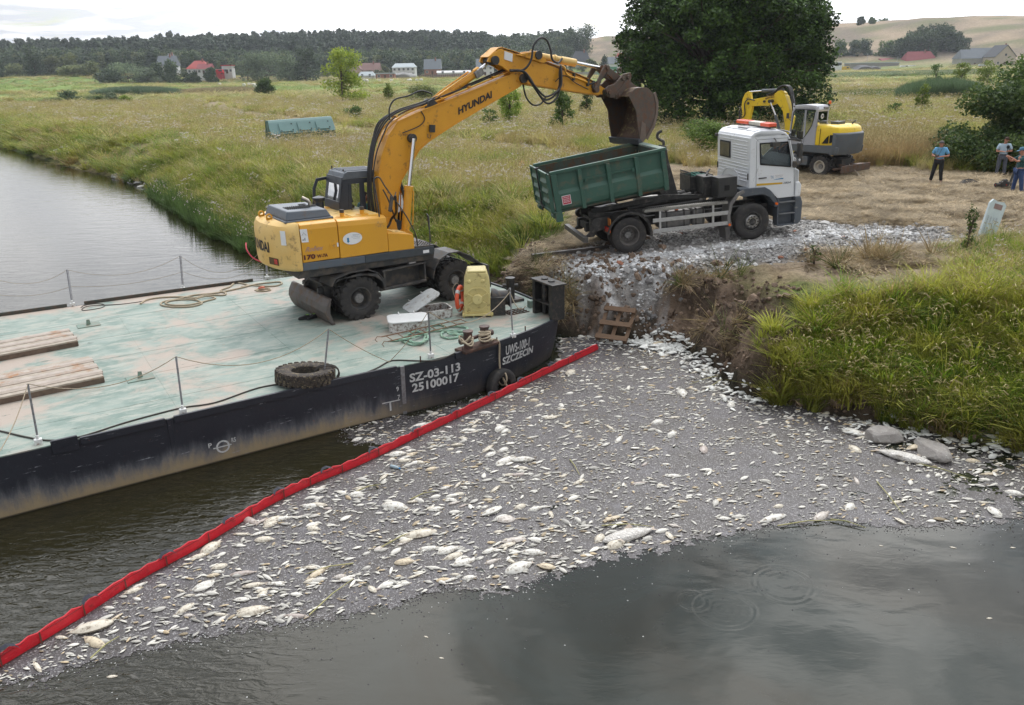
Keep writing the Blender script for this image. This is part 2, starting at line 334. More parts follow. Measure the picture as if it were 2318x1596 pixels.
r=N('ShaderNodeMapRange');r.inputs[1].default_value=.3;r.inputs[2].default_value=.7;r.inputs[3].default_value=.55;r.inputs[4].default_value=1.4;L(fine.outputs['Fac'],r.inputs[0])
r_2=N('ShaderNodeMapRange');r_2.inputs[1].default_value=.3;r_2.inputs[2].default_value=.7;r_2.inputs[3].default_value=.75;r_2.inputs[4].default_value=1.2;L(big.outputs['Fac'],r_2.inputs[0])
mm=N('ShaderNodeMath');mm.operation='MULTIPLY';L(r.outputs[0],mm.inputs[0]);L(r_2.outputs[0],mm.inputs[1])
sc_=N('ShaderNodeVectorMath');sc_.operation='SCALE';L(a.outputs['Color'],sc_.inputs[0]);L(mm.outputs[0],sc_.inputs['Scale']);L(sc_.outputs[0],b.inputs['Base Color'])
b.inputs['Roughness'].default_value=.95;b.inputs['Specular IOR Level'].default_value=.1
bp=N('ShaderNodeBump');bp.inputs['Strength'].default_value=1.;bp.inputs['Distance'].default_value=.10;L(fine.outputs['Fac'],bp.inputs['Height']);L(bp.outputs[0],b.inputs['Normal'])
M_GROUND=m
me=rawmesh('ground',gverts,quads,M_GROUND)
ca=me.color_attributes.new('zone','FLOAT_COLOR','POINT');ca.data.foreach_set('color',np.concatenate([gcol,np.ones((len(gcol),1))],1).astype(np.float32).ravel())
me.polygons.foreach_set('use_smooth',[True]*len(me.polygons))
ground=bpy.data.objects.new('ground',me);COL.objects.link(ground);tag(ground,kind='structure')
def gz(x,y):return float(gh(np.array([x]),np.array([y]))[0])

# ---------------------------------------------------------------- the water
m=bpy.data.materials.new('river_water');m.use_nodes=True;t=m.node_tree;b=t.nodes['Principled BSDF'];L=t.links.new;N=t.nodes.new
b.inputs['Base Color'].default_value=(.020,.019,.010,1);b.inputs['Roughness'].default_value=.035;b.inputs['IOR'].default_value=1.36;b.inputs['Specular IOR Level'].default_value=.5
tcn=N('ShaderNodeTexCoord')
def nz(scale,det,st=(1,1,1),rz=0.,rough=.5,dist=0.):
    mp=N('ShaderNodeMapping');mp.inputs['Scale'].default_value=st;mp.inputs['Rotation'].default_value=(0,0,rz);L(tcn.outputs['Object'],mp.inputs[0])
    n=N('ShaderNodeTexNoise');n.inputs['Scale'].default_value=scale;n.inputs['Detail'].default_value=det;n.inputs['Roughness'].default_value=rough;n.inputs['Distortion'].default_value=dist;L(mp.outputs[0],n.inputs['Vector']);return n.outputs['Fac']
def mth(op,a_,b_=None,c_=None):
    n=N('ShaderNodeMath');n.operation=op
    for i,q in enumerate((a_,b_,c_)):
        if q is None:continue
        if isinstance(q,(int,float)):n.inputs[i].default_value=q
        else:L(q,n.inputs[i])
    return n.outputs[0]
sepn=N('ShaderNodeSeparateXYZ');L(tcn.outputs['Object'],sepn.inputs[0])
def mr(v,a0,a1,b0=0.,b1=1.):
    n=N('ShaderNodeMapRange');n.interpolation_type='SMOOTHSTEP';L(v,n.inputs[0]);n.inputs[1].default_value=a0;n.inputs[2].default_value=a1;n.inputs[3].default_value=b0;n.inputs[4].default_value=b1;return n.outputs[0]
swell=nz(.55,2,(1,1.6,1),.5,dist=.6)
rip=nz(3.2,3,(1,2.4,1),.45,.55,.7)
far=nz(.9,4,(1,2.8,1),.25,.6,.4)
# choppier between the barge and the barrier, calmer below the fish
chop=mth('MULTIPLY',mr(sepn.outputs[0],-1.5,-5.5),mr(sepn.outputs[1],20,16))
wfar=mr(sepn.outputs[1],18,26)
hgt=mth('ADD',mth('MULTIPLY',swell,.012),mth('MULTIPLY',rip,mth('ADD',mth('MULTIPLY',chop,.030),.0009)))
hgt=mth('ADD',hgt,mth('MULTIPLY',mth('MULTIPLY',far,wfar),.013))
for(rx_,ry_,rr_)in((2.55,9.95,.2),(4.0,10.3,.42),(2.95,9.75,.42)):
    dxn=mth('SUBTRACT',sepn.outputs[0],rx_);dyn=mth('SUBTRACT',sepn.outputs[1],ry_)
    rd=mth('ADD',mth('SQRT',mth('ADD',mth('MULTIPLY',dxn,dxn),mth('MULTIPLY',dyn,dyn))),mth('MULTIPLY',mth('SUBTRACT',swell,.5),.12))
    env=mth('POWER',2.718,mth('MULTIPLY',mth('POWER',mth('DIVIDE',mth('SUBTRACT',rd,rr_),.07),2.0),-1.0))
    env=mth('MAXIMUM',env,mth('MULTIPLY',mth('POWER',2.718,mth('MULTIPLY',mth('POWER',mth('DIVIDE',rd,rr_),2.0),-1.2)),.3))
    hgt=mth('ADD',hgt,mth('MULTIPLY',mth('MULTIPLY',mth('SINE',mth('MULTIPLY',rd,60.0)),env),.0005))
bp=N('ShaderNodeBump');bp.inputs['Strength'].default_value=1.;bp.inputs['Distance'].default_value=1.;L(hgt,bp.inputs['Height']);L(bp.outputs[0],b.inputs['Normal'])
mud=nz(.35,5,(1,1,1),0,.6,.8)
cm=N('ShaderNodeMix');cm.data_type='RGBA';cm.inputs[6].default_value=(.017,.015,.006,1);cm.inputs[7].default_value=(.022,.026,.019,1)
L(mth('MULTIPLY',mr(mud,.35,.65),mr(sepn.outputs[0],-4,0)),cm.inputs['Factor']);L(cm.outputs[2],b.inputs['Base Color'])
M_WATER=m
wm=MB();wm.add([(-1700,-600,0),(1700,-600,0),(1700,1700,0),(-1700,1700,0)],[(0,1,2,3)])
tag(wm.build('river_water',M_WATER),kind='structure')
# ---------------------------------------------------------------- the pontoon barge
DZ=1.15
B0=Vector((-6.0,20.0,0))
EDGE=[(-24.5,2.45),(-15,8.75),(-8.94,12.77),(-6.4,14.45),(-3.99,16.05),(-3.2,16.56),(-2.34,17.06),(-1.75,17.42),(-1.22,17.8),(-.65,18.27),(-.09,18.8),(.38,19.32),(.85,19.9),(1.15,20.38),(1.27,20.75),(1.2,21.15),
        (1.0,21.6),(.55,22.5),(-.08,23.55),(-.62,24.3),(-1.5,25.6),(-2.4,26.8),(-3.3,27.45),(-4.6,27.2),(-7.81,25.4),(-10.05,24.15),(-12.66,22.65),(-14.21,21.75),(-20,18.4),(-29.5,12.9)]
def catmull(P_,n=6):
    o=[]
    for i in range(len(P_)-1):
        a,b,c,d=(Vector(P_[max(i-1,0)]),Vector(P_[i]),Vector(P_[i+1]),Vector(P_[min(i+2,len(P_)-1)]))
        for k in range(n):
            t=k/n;o.append(.5*((2*b)+(c-a)*t+(2*a-5*b+4*c-d)*t*t+(3*b-a-3*c+d)*t**3))
    o.append(Vector(P_[-1]));return o
OUT=catmull([(*p,0)for p in EDGE],9);SL=[0.]
for i in range(1,len(OUT)):SL.append(SL[-1]+(OUT[i]-OUT[i-1]).length)
def outl(s):
    s=max(0,min(SL[-1]-1e-4,s));i=int(np.searchsorted(SL,s,side='right'))-1;i=min(i,len(OUT)-2)
    t=(s-SL[i])/max(1e-6,SL[i+1]-SL[i]);p=OUT[i].lerp(OUT[i+1],t);d=(OUT[i+1]-OUT[i]).normalized()
    return p,Vector((d.y,-d.x,0))
def s_of(p):
    best=min(range(len(OUT)),key=lambda i:(OUT[i].xy-Vector(p[:2])).length);ss=np.linspace(SL[max(best-1,0)],SL[min(best+1,len(SL)-1)],41)
    return float(min(ss,key=lambda s:(outl(s)[0].xy-Vector(p[:2])).length))
S_B=s_of((-1.75,17.4));S_T=s_of((1.27,20.75));S_E=s_of((-3.3,27.4))
def hullpt(s,z,o=0.):
    p,n=outl(s);k=.16*float(sst(S_B,S_T,s))*float(1-sst(S_E-1,S_E+3,s))
    zz=DZ-z;return p+n*(o-k*zz*(.6+.5*zz)-.1*max(0,-z+.1))+Vector((0,0,z))
barge=thing('barge','black steel work barge with a worn pale green deck moored against the bank','barge',B0)
def onb(o,par=None):
    o.parent=par or barge
    if par is None or par is barge:o.location=-B0
    return o
# hull paint: black, scraped grey above the waterline, ochre mud at it
def hull_mat():
    m=shade('hull_paint',(.012,.014,.022),.45,0,(.02,.023,.032),1.3,.5,.25,14,bdist=.02)
    t=m.node_tree;N=t.nodes.new;L=t.links.new;b=t.nodes['Principled BSDF'];base=b.inputs['Base Color'].links[0].from_socket
    g=N('ShaderNodeNewGeometry');sp=N('ShaderNodeSeparateXYZ');L(g.outputs['Position'],sp.inputs[0])
    mp=N('ShaderNodeMapping');mp.inputs['Scale'].default_value=(1.1,1.1,.28);L(g.outputs['Position'],mp.inputs[0])
    n=N('ShaderNodeTexNoise');n.inputs['Scale'].default_value=3.2;n.inputs['Detail'].default_value=9;n.inputs['Roughness'].default_value=.72;L(mp.outputs[0],n.inputs['Vector'])
    mp2=N('ShaderNodeMapping');mp2.inputs['Scale'].default_value=(.8,.8,6);L(g.outputs['Position'],mp2.inputs[0])
    n2=N('ShaderNodeTexNoise');n2.inputs['Scale'].default_value=3;n2.inputs['Detail'].default_value=7;n2.inputs['Roughness'].default_value=.75;L(mp2.outputs[0],n2.inputs['Vector'])
    def mix(a,col,fac):
        q=N('ShaderNodeMix');q.data_type='RGBA';L(a,q.inputs[6]);q.inputs[7].default_value=(*col,1);L(fac,q.inputs['Factor']);return q.outputs[2]
    def mr_(v,a0,a1,b0=0.,b1=1.):
        q=N('ShaderNodeMapRange');q.interpolation_type='SMOOTHSTEP';L(v,q.inputs[0])
        for i,x in enumerate((a0,a1,b0,b1)):q.inputs[i+1].default_value=x
        return q.outputs[0]
    def ma(op,a,c):
        q=N('ShaderNodeMath');q.operation=op;L(a,q.inputs[0])
        if isinstance(c,(int,float)):q.inputs[1].default_value=c
        else:L(c,q.inputs[1])
        return q.outputs[0]
    zz=ma('ADD',sp.outputs[2],ma('MULTIPLY',ma('SUBTRACT',n.outputs['Fac'],.5),-.9))
    west=mr_(sp.outputs[0],-1.5,-4.0)
    c=mix(base,(.16,.165,.18),ma('MULTIPLY',mr_(zz,.62,.22),ma('MULTIPLY',west,.75)))
    c=mix(c,(.32,.25,.15),ma('MULTIPLY',mr_(zz,.42,.02),ma('ADD',ma('MULTIPLY',west,.85),.12)))
    c=mix(c,(.30,.31,.34),mr_(n2.outputs['Fac'],.61,.68))
    n3=N('ShaderNodeTexNoise');n3.inputs['Scale'].default_value=1.6;n3.inputs['Detail'].default_value=9;n3.inputs['Roughness'].default_value=.75;L(g.outputs['Position'],n3.inputs['Vector'])
    c=mix(c,(.23,.09,.05),mr_(n3.outputs['Fac'],.63,.69))
    c=mix(c,(.015,.013,.01),mr_(sp.outputs[2],.05,.0))
    L(c,b.inputs['Base Color']);return m
M_HULL=hull_mat()
zs=[-.9,-.3,.0,.12,.3,.6,.9,DZ];ss=SL
h=MB();k=len(zs);vv=[hullpt(s,z)for s in ss for z in zs]
h.add(vv,[(i*k+j,(i+1)*k+j,(i+1)*k+j+1,i*k+j+1)for i in range(len(ss)-1)for j in range(k-1)])
h.add([hullpt(ss[0],z)for z in zs]+[hullpt(ss[-1],z)for z in zs],[tuple(list(range(k))+list(range(2*k-1,k-1,-1)))])
onb(h.build('hull',M_HULL,smooth=30))
def deck_mat():
    m=bpy.data.materials.new('deck_paint');m.use_nodes=True;t=m.node_tree;N=t.nodes.new;L=t.links.new;b=t.nodes['Principled BSDF']
    g=N('ShaderNodeNewGeometry');sp=N('ShaderNodeSeparateXYZ');L(g.outputs['Position'],sp.inputs[0])
    rot=N('ShaderNodeMapping');rot.inputs['Rotation'].default_value=(0,0,rad(-32));L(g.outputs['Position'],rot.inputs[0])
    def noise(sc_,det,ro=.6,st=None,dist=0):
        v=rot.outputs[0]
        if st:q=N('ShaderNodeMapping');q.inputs['Scale'].default_value=st;L(v,q.inputs[0]);v=q.outputs[0]
        n=N('ShaderNodeTexNoise');n.inputs['Scale'].default_value=sc_;n.inputs['Detail'].default_value=det;n.inputs['Roughness'].default_value=ro;n.inputs['Distortion'].default_value=dist;L(v,n.inputs['Vector']);return n.outputs['Fac']
    def mr_(v,a0,a1,b0=0.,b1=1.):
        q=N('ShaderNodeMapRange');q.interpolation_type='SMOOTHSTEP';L(v,q.inputs[0])
        for i,x in enumerate((a0,a1,b0,b1)):q.inputs[i+1].default_value=x
        return q.outputs[0]
    def mix(a,c2,f):
        q=N('ShaderNodeMix');q.data_type='RGBA'
        if isinstance(a,tuple):q.inputs[6].default_value=(*a,1)
        else:L(a,q.inputs[6])
        q.inputs[7].default_value=(*c2,1);L(f,q.inputs['Factor']);return q.outputs[2]
    def ma(op,a,c):
        q=N('ShaderNodeMath');q.operation=op;L(a,q.inputs[0])
        if isinstance(c,(int,float)):q.inputs[1].default_value=c
        else:L(c,q.inputs[1])
        return q.outputs[0]
    c=mix((.15,.215,.185),(.24,.295,.26),mr_(noise(1.2,6),.38,.6))
    c=mix(c,(.32,.34,.295),mr_(noise(3.3,9,.72,(.5,1.4,1)),.44,.64))
    spr=N('ShaderNodeSeparateXYZ');L(rot.outputs[0],spr.inputs[0])
    dust=ma('ADD',mr_(spr.outputs[1],24.2,27.6),ma('MULTIPLY',mr_(spr.outputs[0],3,-6),.10))
    f=ma('ADD',noise(.55,8,.66,None,.4),ma('MULTIPLY',dust,.22))
    c=mix(c,(.37,.31,.26),mr_(f,.49,.64))
    c=mix(c,(.30,.17,.12),mr_(noise(2.1,9,.75),.66,.73))
    c=mix(c,(.10,.14,.12),mr_(noise(3.6,8,.72,(.6,1.6,1)),.60,.68))
    c=mix(c,(.62,.62,.58),mr_(noise(9,4,.6,(.4,2,1)),.73,.76))
    L(c,b.inputs['Base Color']);b.inputs['Roughness'].default_value=.62;b.inputs['Specular IOR Level'].default_value=.35
    bp=N('ShaderNodeBump');bp.inputs['Strength'].default_value=.3;bp.inputs['Distance'].default_value=.01;L(noise(22,6),bp.inputs['Height']);L(bp.outputs[0],b.inputs['Normal'])
    return m
M_DECK=deck_mat()
d=MB();dn=[tuple(outl(s)[0]-outl(s)[1]*.05)[:2]for s in ss]
d.prismz(dn,DZ-.1,DZ+.004);onb(d.build('deck',M_DECK))
M_RUST=shade('rusty_steel',(.12,.06,.04),.8,.2,(.05,.035,.03),9,.6,.4,60)
M_BLACK=shade('black_paint',(.012,.013,.015),.45,0,(.03,.028,.026),12,.4,.15,60,dirt=(.09,.07,.055),dirt_amt=.35,dirt_scale=6)
M_GREY=shade('galvanised_steel',(.32,.33,.35),.5,.6,(.16,.15,.15),14,.5,.1,60)
M_WHITE=shade('white_paint',(.72,.73,.72),.5,0,(.55,.55,.53),7,.5,.1,60,dirt=(.2,.12,.08),dirt_amt=.25,dirt_scale=7)
M_LETTER=shade('white_lettering',(.62,.63,.62),.6,0,(.35,.35,.35),18,.5)
M_ROPE=shade('beige_rope',(.45,.38,.27),.9,0,(.26,.21,.15),40,.6,.6,90)
M_ROPEG=shade('green_rope',(.22,.42,.33),.85,0,(.30,.36,.26),14,.6,.7,70)
M_CABLE=shade('dark_cable',(.03,.028,.025),.7,0,(.06,.05,.04),20)
# rubbing edge, raised plates and seams on the near side
def strip(name,s0,s1,z0,z1,o,mat,n=None,zbase=None):
    n=n or max(2,int((s1-s0)/.25));q=MB();vs=[]
    for i in range(n+1):
        s=s0+(s1-s0)*i/n
        for(zz,oo)in((z0,-.03),(z0,o),(z1,o),(z1,-.03)):vs.append(hullpt(s,zz,oo))
    fs=[(i*4+j,(i+1)*4+j,(i+1)*4+(j+1)%4,i*4+(j+1)%4)for i in range(n)for j in range(4)]+[(0,1,2,3),(n*4+3,n*4+2,n*4+1,n*4)]
    q.add(vs,fs);return onb(q.build(name,mat,bevel=.008))
for a_,b_ in((s_of((-1.3,17.7)),s_of((-.65,24.3))),(s_of(at(180,993,DZ)),s_of(at(372,950,DZ))),(s_of(at(392,945,DZ)),s_of(at(905,838,DZ)))):
    strip('rubbing_strip',a_,b_,DZ-.10,DZ+.045,.035,M_HULL)
strip('hull_plate',s_of(at(116,1008,DZ)),s_of(at(176,993,DZ)),.98,DZ+.10,.03,M_HULL,4)
for u_,v_ in((382,947),(918,836)):
    s0=s_of(at(u_,v_,DZ));strip('frame_seam',s0-.05,s0+.05,-.2,DZ+.01,.02,M_GREY if u_>900 else M_HULL,2)
for z_ in(.93,.62,.30):strip('hull_weld',s_of(at(925,836,DZ)),s_of(at(1062,802,DZ)),z_,z_+.008,.008,M_HULL)
strip('deck_coaming',s_of((-8.2,25.2)),s_of((-12.4,22.8)),DZ-.05,DZ+.10,.02,shade('dark_green_steel',(.03,.05,.045),.6,0,(.10,.06,.04),9,.6));strip('deck_coaming',s_of((-12.8,22.6)),s_of((-18,19.6)),DZ-.05,DZ+.10,.02,bpy.data.materials['dark_green_steel'])
for rx_,ry_ in((-.5,0),(3.9,0)):pass
# deck weld seams along and across
q=MB();ca,sa=math.cos(rad(32)),math.sin(rad(32));RB=Matrix.Rotation(rad(32),4,'Z')
wl=[]
for v_ in(1.15,2.9,4.6,6.4,8.2):
    p0=Vector((-6.4,14.45,0))+Vector((-sa,ca,0))*v_;wl.append((p0-Vector((ca,sa,0))*14,p0+Vector((ca,sa,0))*(8.2-abs(v_-4)*.5)))
for u_ in(-9,-6,-3,0,3,6):p0=Vector((-6.4,14.45,0))+Vector((ca,sa,0))*u_;wl.append((p0+Vector((-sa,ca,0))*.25,p0+Vector((-sa,ca,0))*9.3))
for a_,b_ in wl:
    dd=(b_-a_);q.box(((a_+b_)/2)+Vector((0,0,DZ+.006)),(dd.length,.018,.004),rz=math.atan2(dd.y,dd.x))
o=onb(q.build('weld_seams',M_DECK));o['kind']='stuff'
# lettering on the hull
def text_verts(body,size=1.,bold=0.,ext=0.):
    cu=bpy.data.curves.new('t','FONT');cu.body=body;cu.size=size;cu.offset=bold;cu.extrude=ext;cu.resolution_u=3
    o=bpy.data.objects.new('t',cu);me=o.to_mesh();v=[tuple(x.co)for x in me.vertices];f=[tuple(p.vertices)for p in me.polygons];o.to_mesh_clear();bpy.data.objects.remove(o);bpy.data.curves.remove(cu)
    return v,f
def lettering(name,body,fn,mat,bold=.02,parent=None):
    """fn maps (0..1 along, 0..1 up) to a point on the surface"""
    v,f=text_verts(body,1.,bold);xs=[p[0]for p in v];ys=[p[1]for p in v];x0,x1,y0,y1=min(xs),max(xs),min(ys),max(ys)
    q=MB();q.add([fn((p[0]-x0)/(x1-x0),(p[1]-y0)/(y1-y0))for p in v],f);o=q.build(name,mat,fixn=False)
    if parent is not None:o.parent=parent
    return o
def hl(body,e0,e1,z0,z1,bold=.03,z0b=None,z1b=None,name='lettering'):
    s0,s1=s_of(at(*e0,DZ)),s_of(at(*e1,DZ));z0b=z0 if z0b is None else z0b;z1b=z1 if z1b is None else z1b
    onb(lettering(name,body,lambda a,b:hullpt(s0+(s1-s0)*a,(z0+(z0b-z0)*a)*(1-b)+(z1+(z1b-z1)*a)*b,.022),M_LETTER,bold))
hl('SZ-03-113',(927,829),(1047,804),.74,.95);hl('25100017',(931,828),(1043,805),.49,.70)
hl('UWS-100-1',(1148,771),(1211,753),.75,1.0,.02);hl('SZCZECIN',(1140,773),(1221,749),.52,.72,.03)
hl('9',(903,841),(909,840),.60,.71,.02);hl('7',(905,841),(911,840),.40,.51,.02);hl('P',(458,931),(466,929),.36,.46,.02)
hl('RS',(513,921),(523,919),.36,.46,.02)
q=MB();s0=s_of(at(493,925,DZ));q2=MB()
ring=[(math.cos(i*math.pi/12),math.sin(i*math.pi/12))for i in range(24)]
q.add([hullpt(s0+r_*c,.32+r_*s_,.015)for c,s_ in ring for r_ in(.10,.135)],[(2*i,2*i+1,2*((i+1)%24)+1,2*((i+1)%24))for i in range(24)])
q.add([hullpt(s0+a,z,.015)for a,z in((-.19,.31),(.17,.31),(.17,.335),(-.19,.335))],[(0,1,2,3)]);onb(q.build('load_mark',M_LETTER,fixn=False))
q=MB();s0=s_of(at(884,846,DZ));q.add([hullpt(s0+a,z,.012)for a,z in((-.15,.37),(.28,.37),(.28,.395),(-.15,.395))],[(0,1,2,3)]);q.add([hullpt(s0+a,z,.012)for a,z in((.02,.17),(.06,.17),(.06,.37),(.02,.37))],[(0,1,2,3)]);onb(q.build('load_mark',M_LETTER,fixn=False))
# guard posts with sockets, and the thin ropes between them
POSTS=[((88,1005),(63,870)),((415,936),(398,805)),((733,862),(744,742)),((975.5,810),(969.6,707)),((1161,764),(1154.5,660)),((165,693),(150,598)),((415,657.5),(407,568)),((605,632.5),(600,549)),((-10,716),(-28,622))]
tops=[]
for i,(bq,tq)in enumerate(POSTS):
    pb=at(*bq,DZ);pt=at(*tq,DZ+1.1);pt=pb+(pt-pb).normalized()*1.12 if(pt-pb).length>.5 else pb+Vector((0,0,1.12));tops.append(pt)
    q=MB();q.cyl((0,0,.02),pt-pb,.019 if i<5 else.030,n=8);po=q.build('guard_post',M_GREY,barge,smooth=40,loc=pb-B0)
    q=MB();q.box((0,0,.05),(.13,.1,.1),rz=rad(32));q.cyl((0,0,.08),(0,0,.17),.028,n=8);q.build('post_socket',M_WHITE,po,bevel=.006)
def sag(a,b,s_,n=14,jit=0.):
    a,b=Vector(a),Vector(b);return[a.lerp(b,i/n)-Vector((0,0,s_*4*(i/n)*(1-i/n)))+Vector((jit*math.sin(i*1.7),jit*math.cos(i*2.3),0))for i in range(n+1)]
def rope(name,pts,r,mat,n=5,par=None):
    q=MB();q.tube(pts,r,n);return onb(q.build(name,mat,smooth=80),par)
LR=.009
fairl=at(1244,660,DZ)
rope('guard_rope',[at(-30,1060,DZ+.5)]+sag(at(-30,1060,DZ+.5),tops[0],.15)[1:]+sag(tops[0],tops[1],.32)[1:]+sag(tops[1],tops[2],.45)[1:],LR,M_ROPE)
low=at(552*1.0+350,0,DZ)if False else at((1100+880/1.932)*.5659,(1050+768/1.932)*.5659,DZ+.03)
rope('guard_rope',sag(tops[2],low,.05)+sag(low,tops[3],.08)[1:],LR,M_ROPE);rope('guard_rope',sag(tops[3],tops[4],.5)+sag(tops[4],at(1190,693,DZ+.85),.22)[1:],LR*1.2,M_ROPE)
rope('guard_rope',sag(tops[8],tops[5],.3)+sag(tops[5],tops[6],.35)[1:]+sag(tops[6],tops[7],.7)[1:],LR*.7,M_ROPE)
m5=[p-Vector((0,0,.5))for p in tops];rope('guard_rope',sag(m5[8],m5[5],.15)+sag(m5[5],m5[6],.15)[1:]+sag(m5[6],m5[7],.4)[1:],LR*.7,M_ROPE)
# dark mooring line along the deck edge
z3=lambda x,y:((x/1.4508)*.5659,(1000+y/1.4508)*.5659)
z4=lambda x,y:((1100+x/1.932)*.5659,(1050+y/1.932)*.5659)
z8=lambda x,y:((1480+x/2.8975)*.5659,(1050+y/2.8975)*.5659)
pth=[z3(*p)for p in((-60,1045),(0,1050),(150,1085),(290,1105),(460,1085),(700,1010),(860,965),(1060,915),(1250,885),(1500,800),(1700,770),(1880,760))]+[z4(*p)for p in((430,900),(640,870),(780,820),(880,765),(960,755),(1120,760),(1270,752),(1430,680))]
q=MB();q.tube(catmull([tuple(at(*p,DZ+.02))for p in pth],5),.017,6);o=q.build('mooring_line',M_CABLE,smooth=80);tag(o,'thin dark mooring line snaking along the near edge of the green deck','rope')
# plank covers
def plank_pad(c0,c1,cback,nb,name='plank_cover'):
    a,b,c=at(*c0,DZ+.15),at(*c1,DZ+.15),at(*cback,DZ+.15)
    ux=(b-a).normalized();uy=(c-a);L_=uy.length;uy=uy.normalized();W_=(b-a).length
    par=onb(bpy.data.objects.new(name,None));COL.objects.link(par);par.parent=barge;par.location=a-B0;par.location.z=DZ;par.empty_display_size=.2
    for i in range(nb):
        q=MB();w_=W_/nb;q.box(tuple(ux*(w_*(i+.5))+uy*(L_/2-.02*(i%3))),(w_*.93,L_+.03*((i*7)%5)/5,.045),rz=math.atan2(ux.y,ux.x));o=q.build('plank',M_PLANK[i%3],par,bevel=.006);o.location=(0,0,.135+.004*((i*5)%3))
    q=MB()
    for t_ in(.01,.985):
        cc=ux*W_/2+uy*(L_*t_);q.box((cc.x,cc.y,.06),(W_,.08,.12),rz=math.atan2(ux.y,ux.x))
    for t_ in(.02,.98):
        cc=ux*W_*t_+uy*L_/2;q.box((cc.x,cc.y,.06),(.06,L_,.12),rz=math.atan2(ux.y,ux.x))
    q.build('cover_frame',M_PLANKD,par)
M_PLANK=[shade('weathered_wood_%d'%i if False else 'weathered_wood',c,.85,0,c2,5,.7,.5,30,dirt=(.32,.15,.06),dirt_amt=.22,dirt_scale=1.2,stretch=(1,1,1))for i,(c,c2)in enumerate((((.40,.35,.29),(.30,.25,.2)),((.36,.30,.25),(.26,.22,.18)),((.44,.38,.33),(.33,.28,.24))))]
M_PLANKD=shade('dark_timber',(.16,.11,.08),.85,0,(.08,.055,.04),6,.6,.4,30)
plank_pad(z3(597,728),z3(508,613),z3(-190,905),10)
plank_pad(z3(446,522),z3(385,455),z3(-190,650),9)
# padeyes
M_DECKG=shade('green_steel',(.12,.24,.20),.6,0,(.2,.16,.12),6)
for p_ in(z3(815,745),z3(515,438)):
    q=MB();c=at(*p_,DZ)-B0;q.box((0,0,.012),(.55,.4,.02),rz=rad(32));q.prism([(-.07,0),(.07,0),(.05,.15),(-.03,.17)],-.015,.015,Matrix.Rotation(rad(75),4,'Z'));q.build('padeye',M_DECKG,barge,loc=c)
# hatches
def rrect(w_,h_,r_,n=5):
    o=[]
    for cx_,cy_,a0 in((w_/2-r_,h_/2-r_,0),(-w_/2+r_,h_/2-r_,90),(-w_/2+r_,-h_/2+r_,180),(w_/2-r_,-h_/2+r_,270)):
        o+=[(cx_+r_*math.cos(rad(a0+90*i/n)),cy_+r_*math.sin(rad(a0+90*i/n)))for i in range(n+1)]
    return o
M_HWHITE=shade('chipped_white_paint',(.66,.66,.64),.6,0,(.5,.49,.46),6,.5,.2,40,dirt=(.16,.105,.08),dirt_amt=.5,dirt_scale=11)
M_LID=shade('lid_white',(.74,.75,.74),.5,0,(.66,.67,.65),5,.4);M_LID2=shade('lid_grey',(.46,.48,.48),.6,0,(.36,.37,.36),6,.6,dirt=(.2,.16,.12),dirt_amt=.2,dirt_scale=7)
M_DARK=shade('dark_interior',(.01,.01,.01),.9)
for j,(p_,rz_)in enumerate(((z8(445,760),rad(12)),(z8(740,620),rad(24)))):
    c=at(*p_,DZ)-B0;par=bpy.data.objects.new('hatch',None);COL.objects.link(par);par.parent=barge;par.location=c;par.rotation_euler=(0,0,rz_)
    W_,H_=(.98,.72)if j==0 else(.92,.7)
    outp,inn=rrect(W_,H_,.16),rrect(W_-.07,H_-.07,.13);n=len(outp);q=MB()
    q.add([(x,y,z)for z in(0,.24)for x,y in outp]+[(x,y,z)for z in(.0,.24)for x,y in inn],[(i,(i+1)%n,n+(i+1)%n,n+i)for i in range(n)]+[(2*n+i,3*n+i,3*n+(i+1)%n,2*n+(i+1)%n)for i in range(n)]+[(n+i,n+(i+1)%n,3*n+(i+1)%n,3*n+i)for i in range(n)])
    q.build('coaming',M_HWHITE,par,fixn=True)
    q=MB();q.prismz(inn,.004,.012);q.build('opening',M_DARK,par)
    q=MB();q.prismz(rrect(W_+.06,H_+.06,.17),-.02,.02);
    for xx in(-.2,.2):q.cyl((xx,H_/2-.05,.03),(xx,H_/2+.08,.05),.015)
    lid=q.build('lid',[M_LID,M_LID2][j],par,bevel=.012)
    if j==0:lid.location=(0,0,.27)
    else:lid.location=(-.30,.1,.44);lid.rotation_euler=(0,rad(-26),rad(4))
# yellow windlass casing
M_YELB=shade('pale_yellow_paint',(.66,.56,.25),.5,0,(.58,.48,.2),5,.4,.12,30,dirt=(.22,.14,.05),dirt_amt=.12,dirt_scale=6)
wb=(at(*z8(1075,640),DZ)+at(*z8(1405,640),DZ))/2
par=bpy.data.objects.new('windlass',None);COL.objects.link(par);par.parent=barge;par.location=wb-B0+Vector((0,.35,0));par.rotation_euler=(0,0,rad(3))
prof=[(-.345,.1),(.345,.1),(.36,.62),(.345,.97),(.28,1.2),(-.25,1.2),(-.32,.97),(-.35,.55)]
q=MB();q.prism(prof,-.3,.3);q.prism([(-.25,1.2),(.28,1.2),(.26,1.26),(-.23,1.26)],-.29,.33);q.build('casing',M_YELB,par,bevel=.03,seg=3)
q=MB();q.bb(-.4,.42,-.37,.37,0.05,.11);
for xx in(-.36,-.1,.2,.38):
    for yy in(-.34,.34):q.cyl((xx,yy,0),(xx,yy,.12),.015,n=6)
q.build('base_plate',M_YELB,par,bevel=.01)
RXM=Matrix.Translation((0.01,-.3,.5))@Matrix.Rotation(rad(90),4,'X')
q=MB();q.lathe([(.0,.09),(.12,.09),(.14,.06),(.14,.0)],24,RXM);q.lathe([(.29,.0),(.29,.03),(.325,.03),(.325,0)],32,RXM)
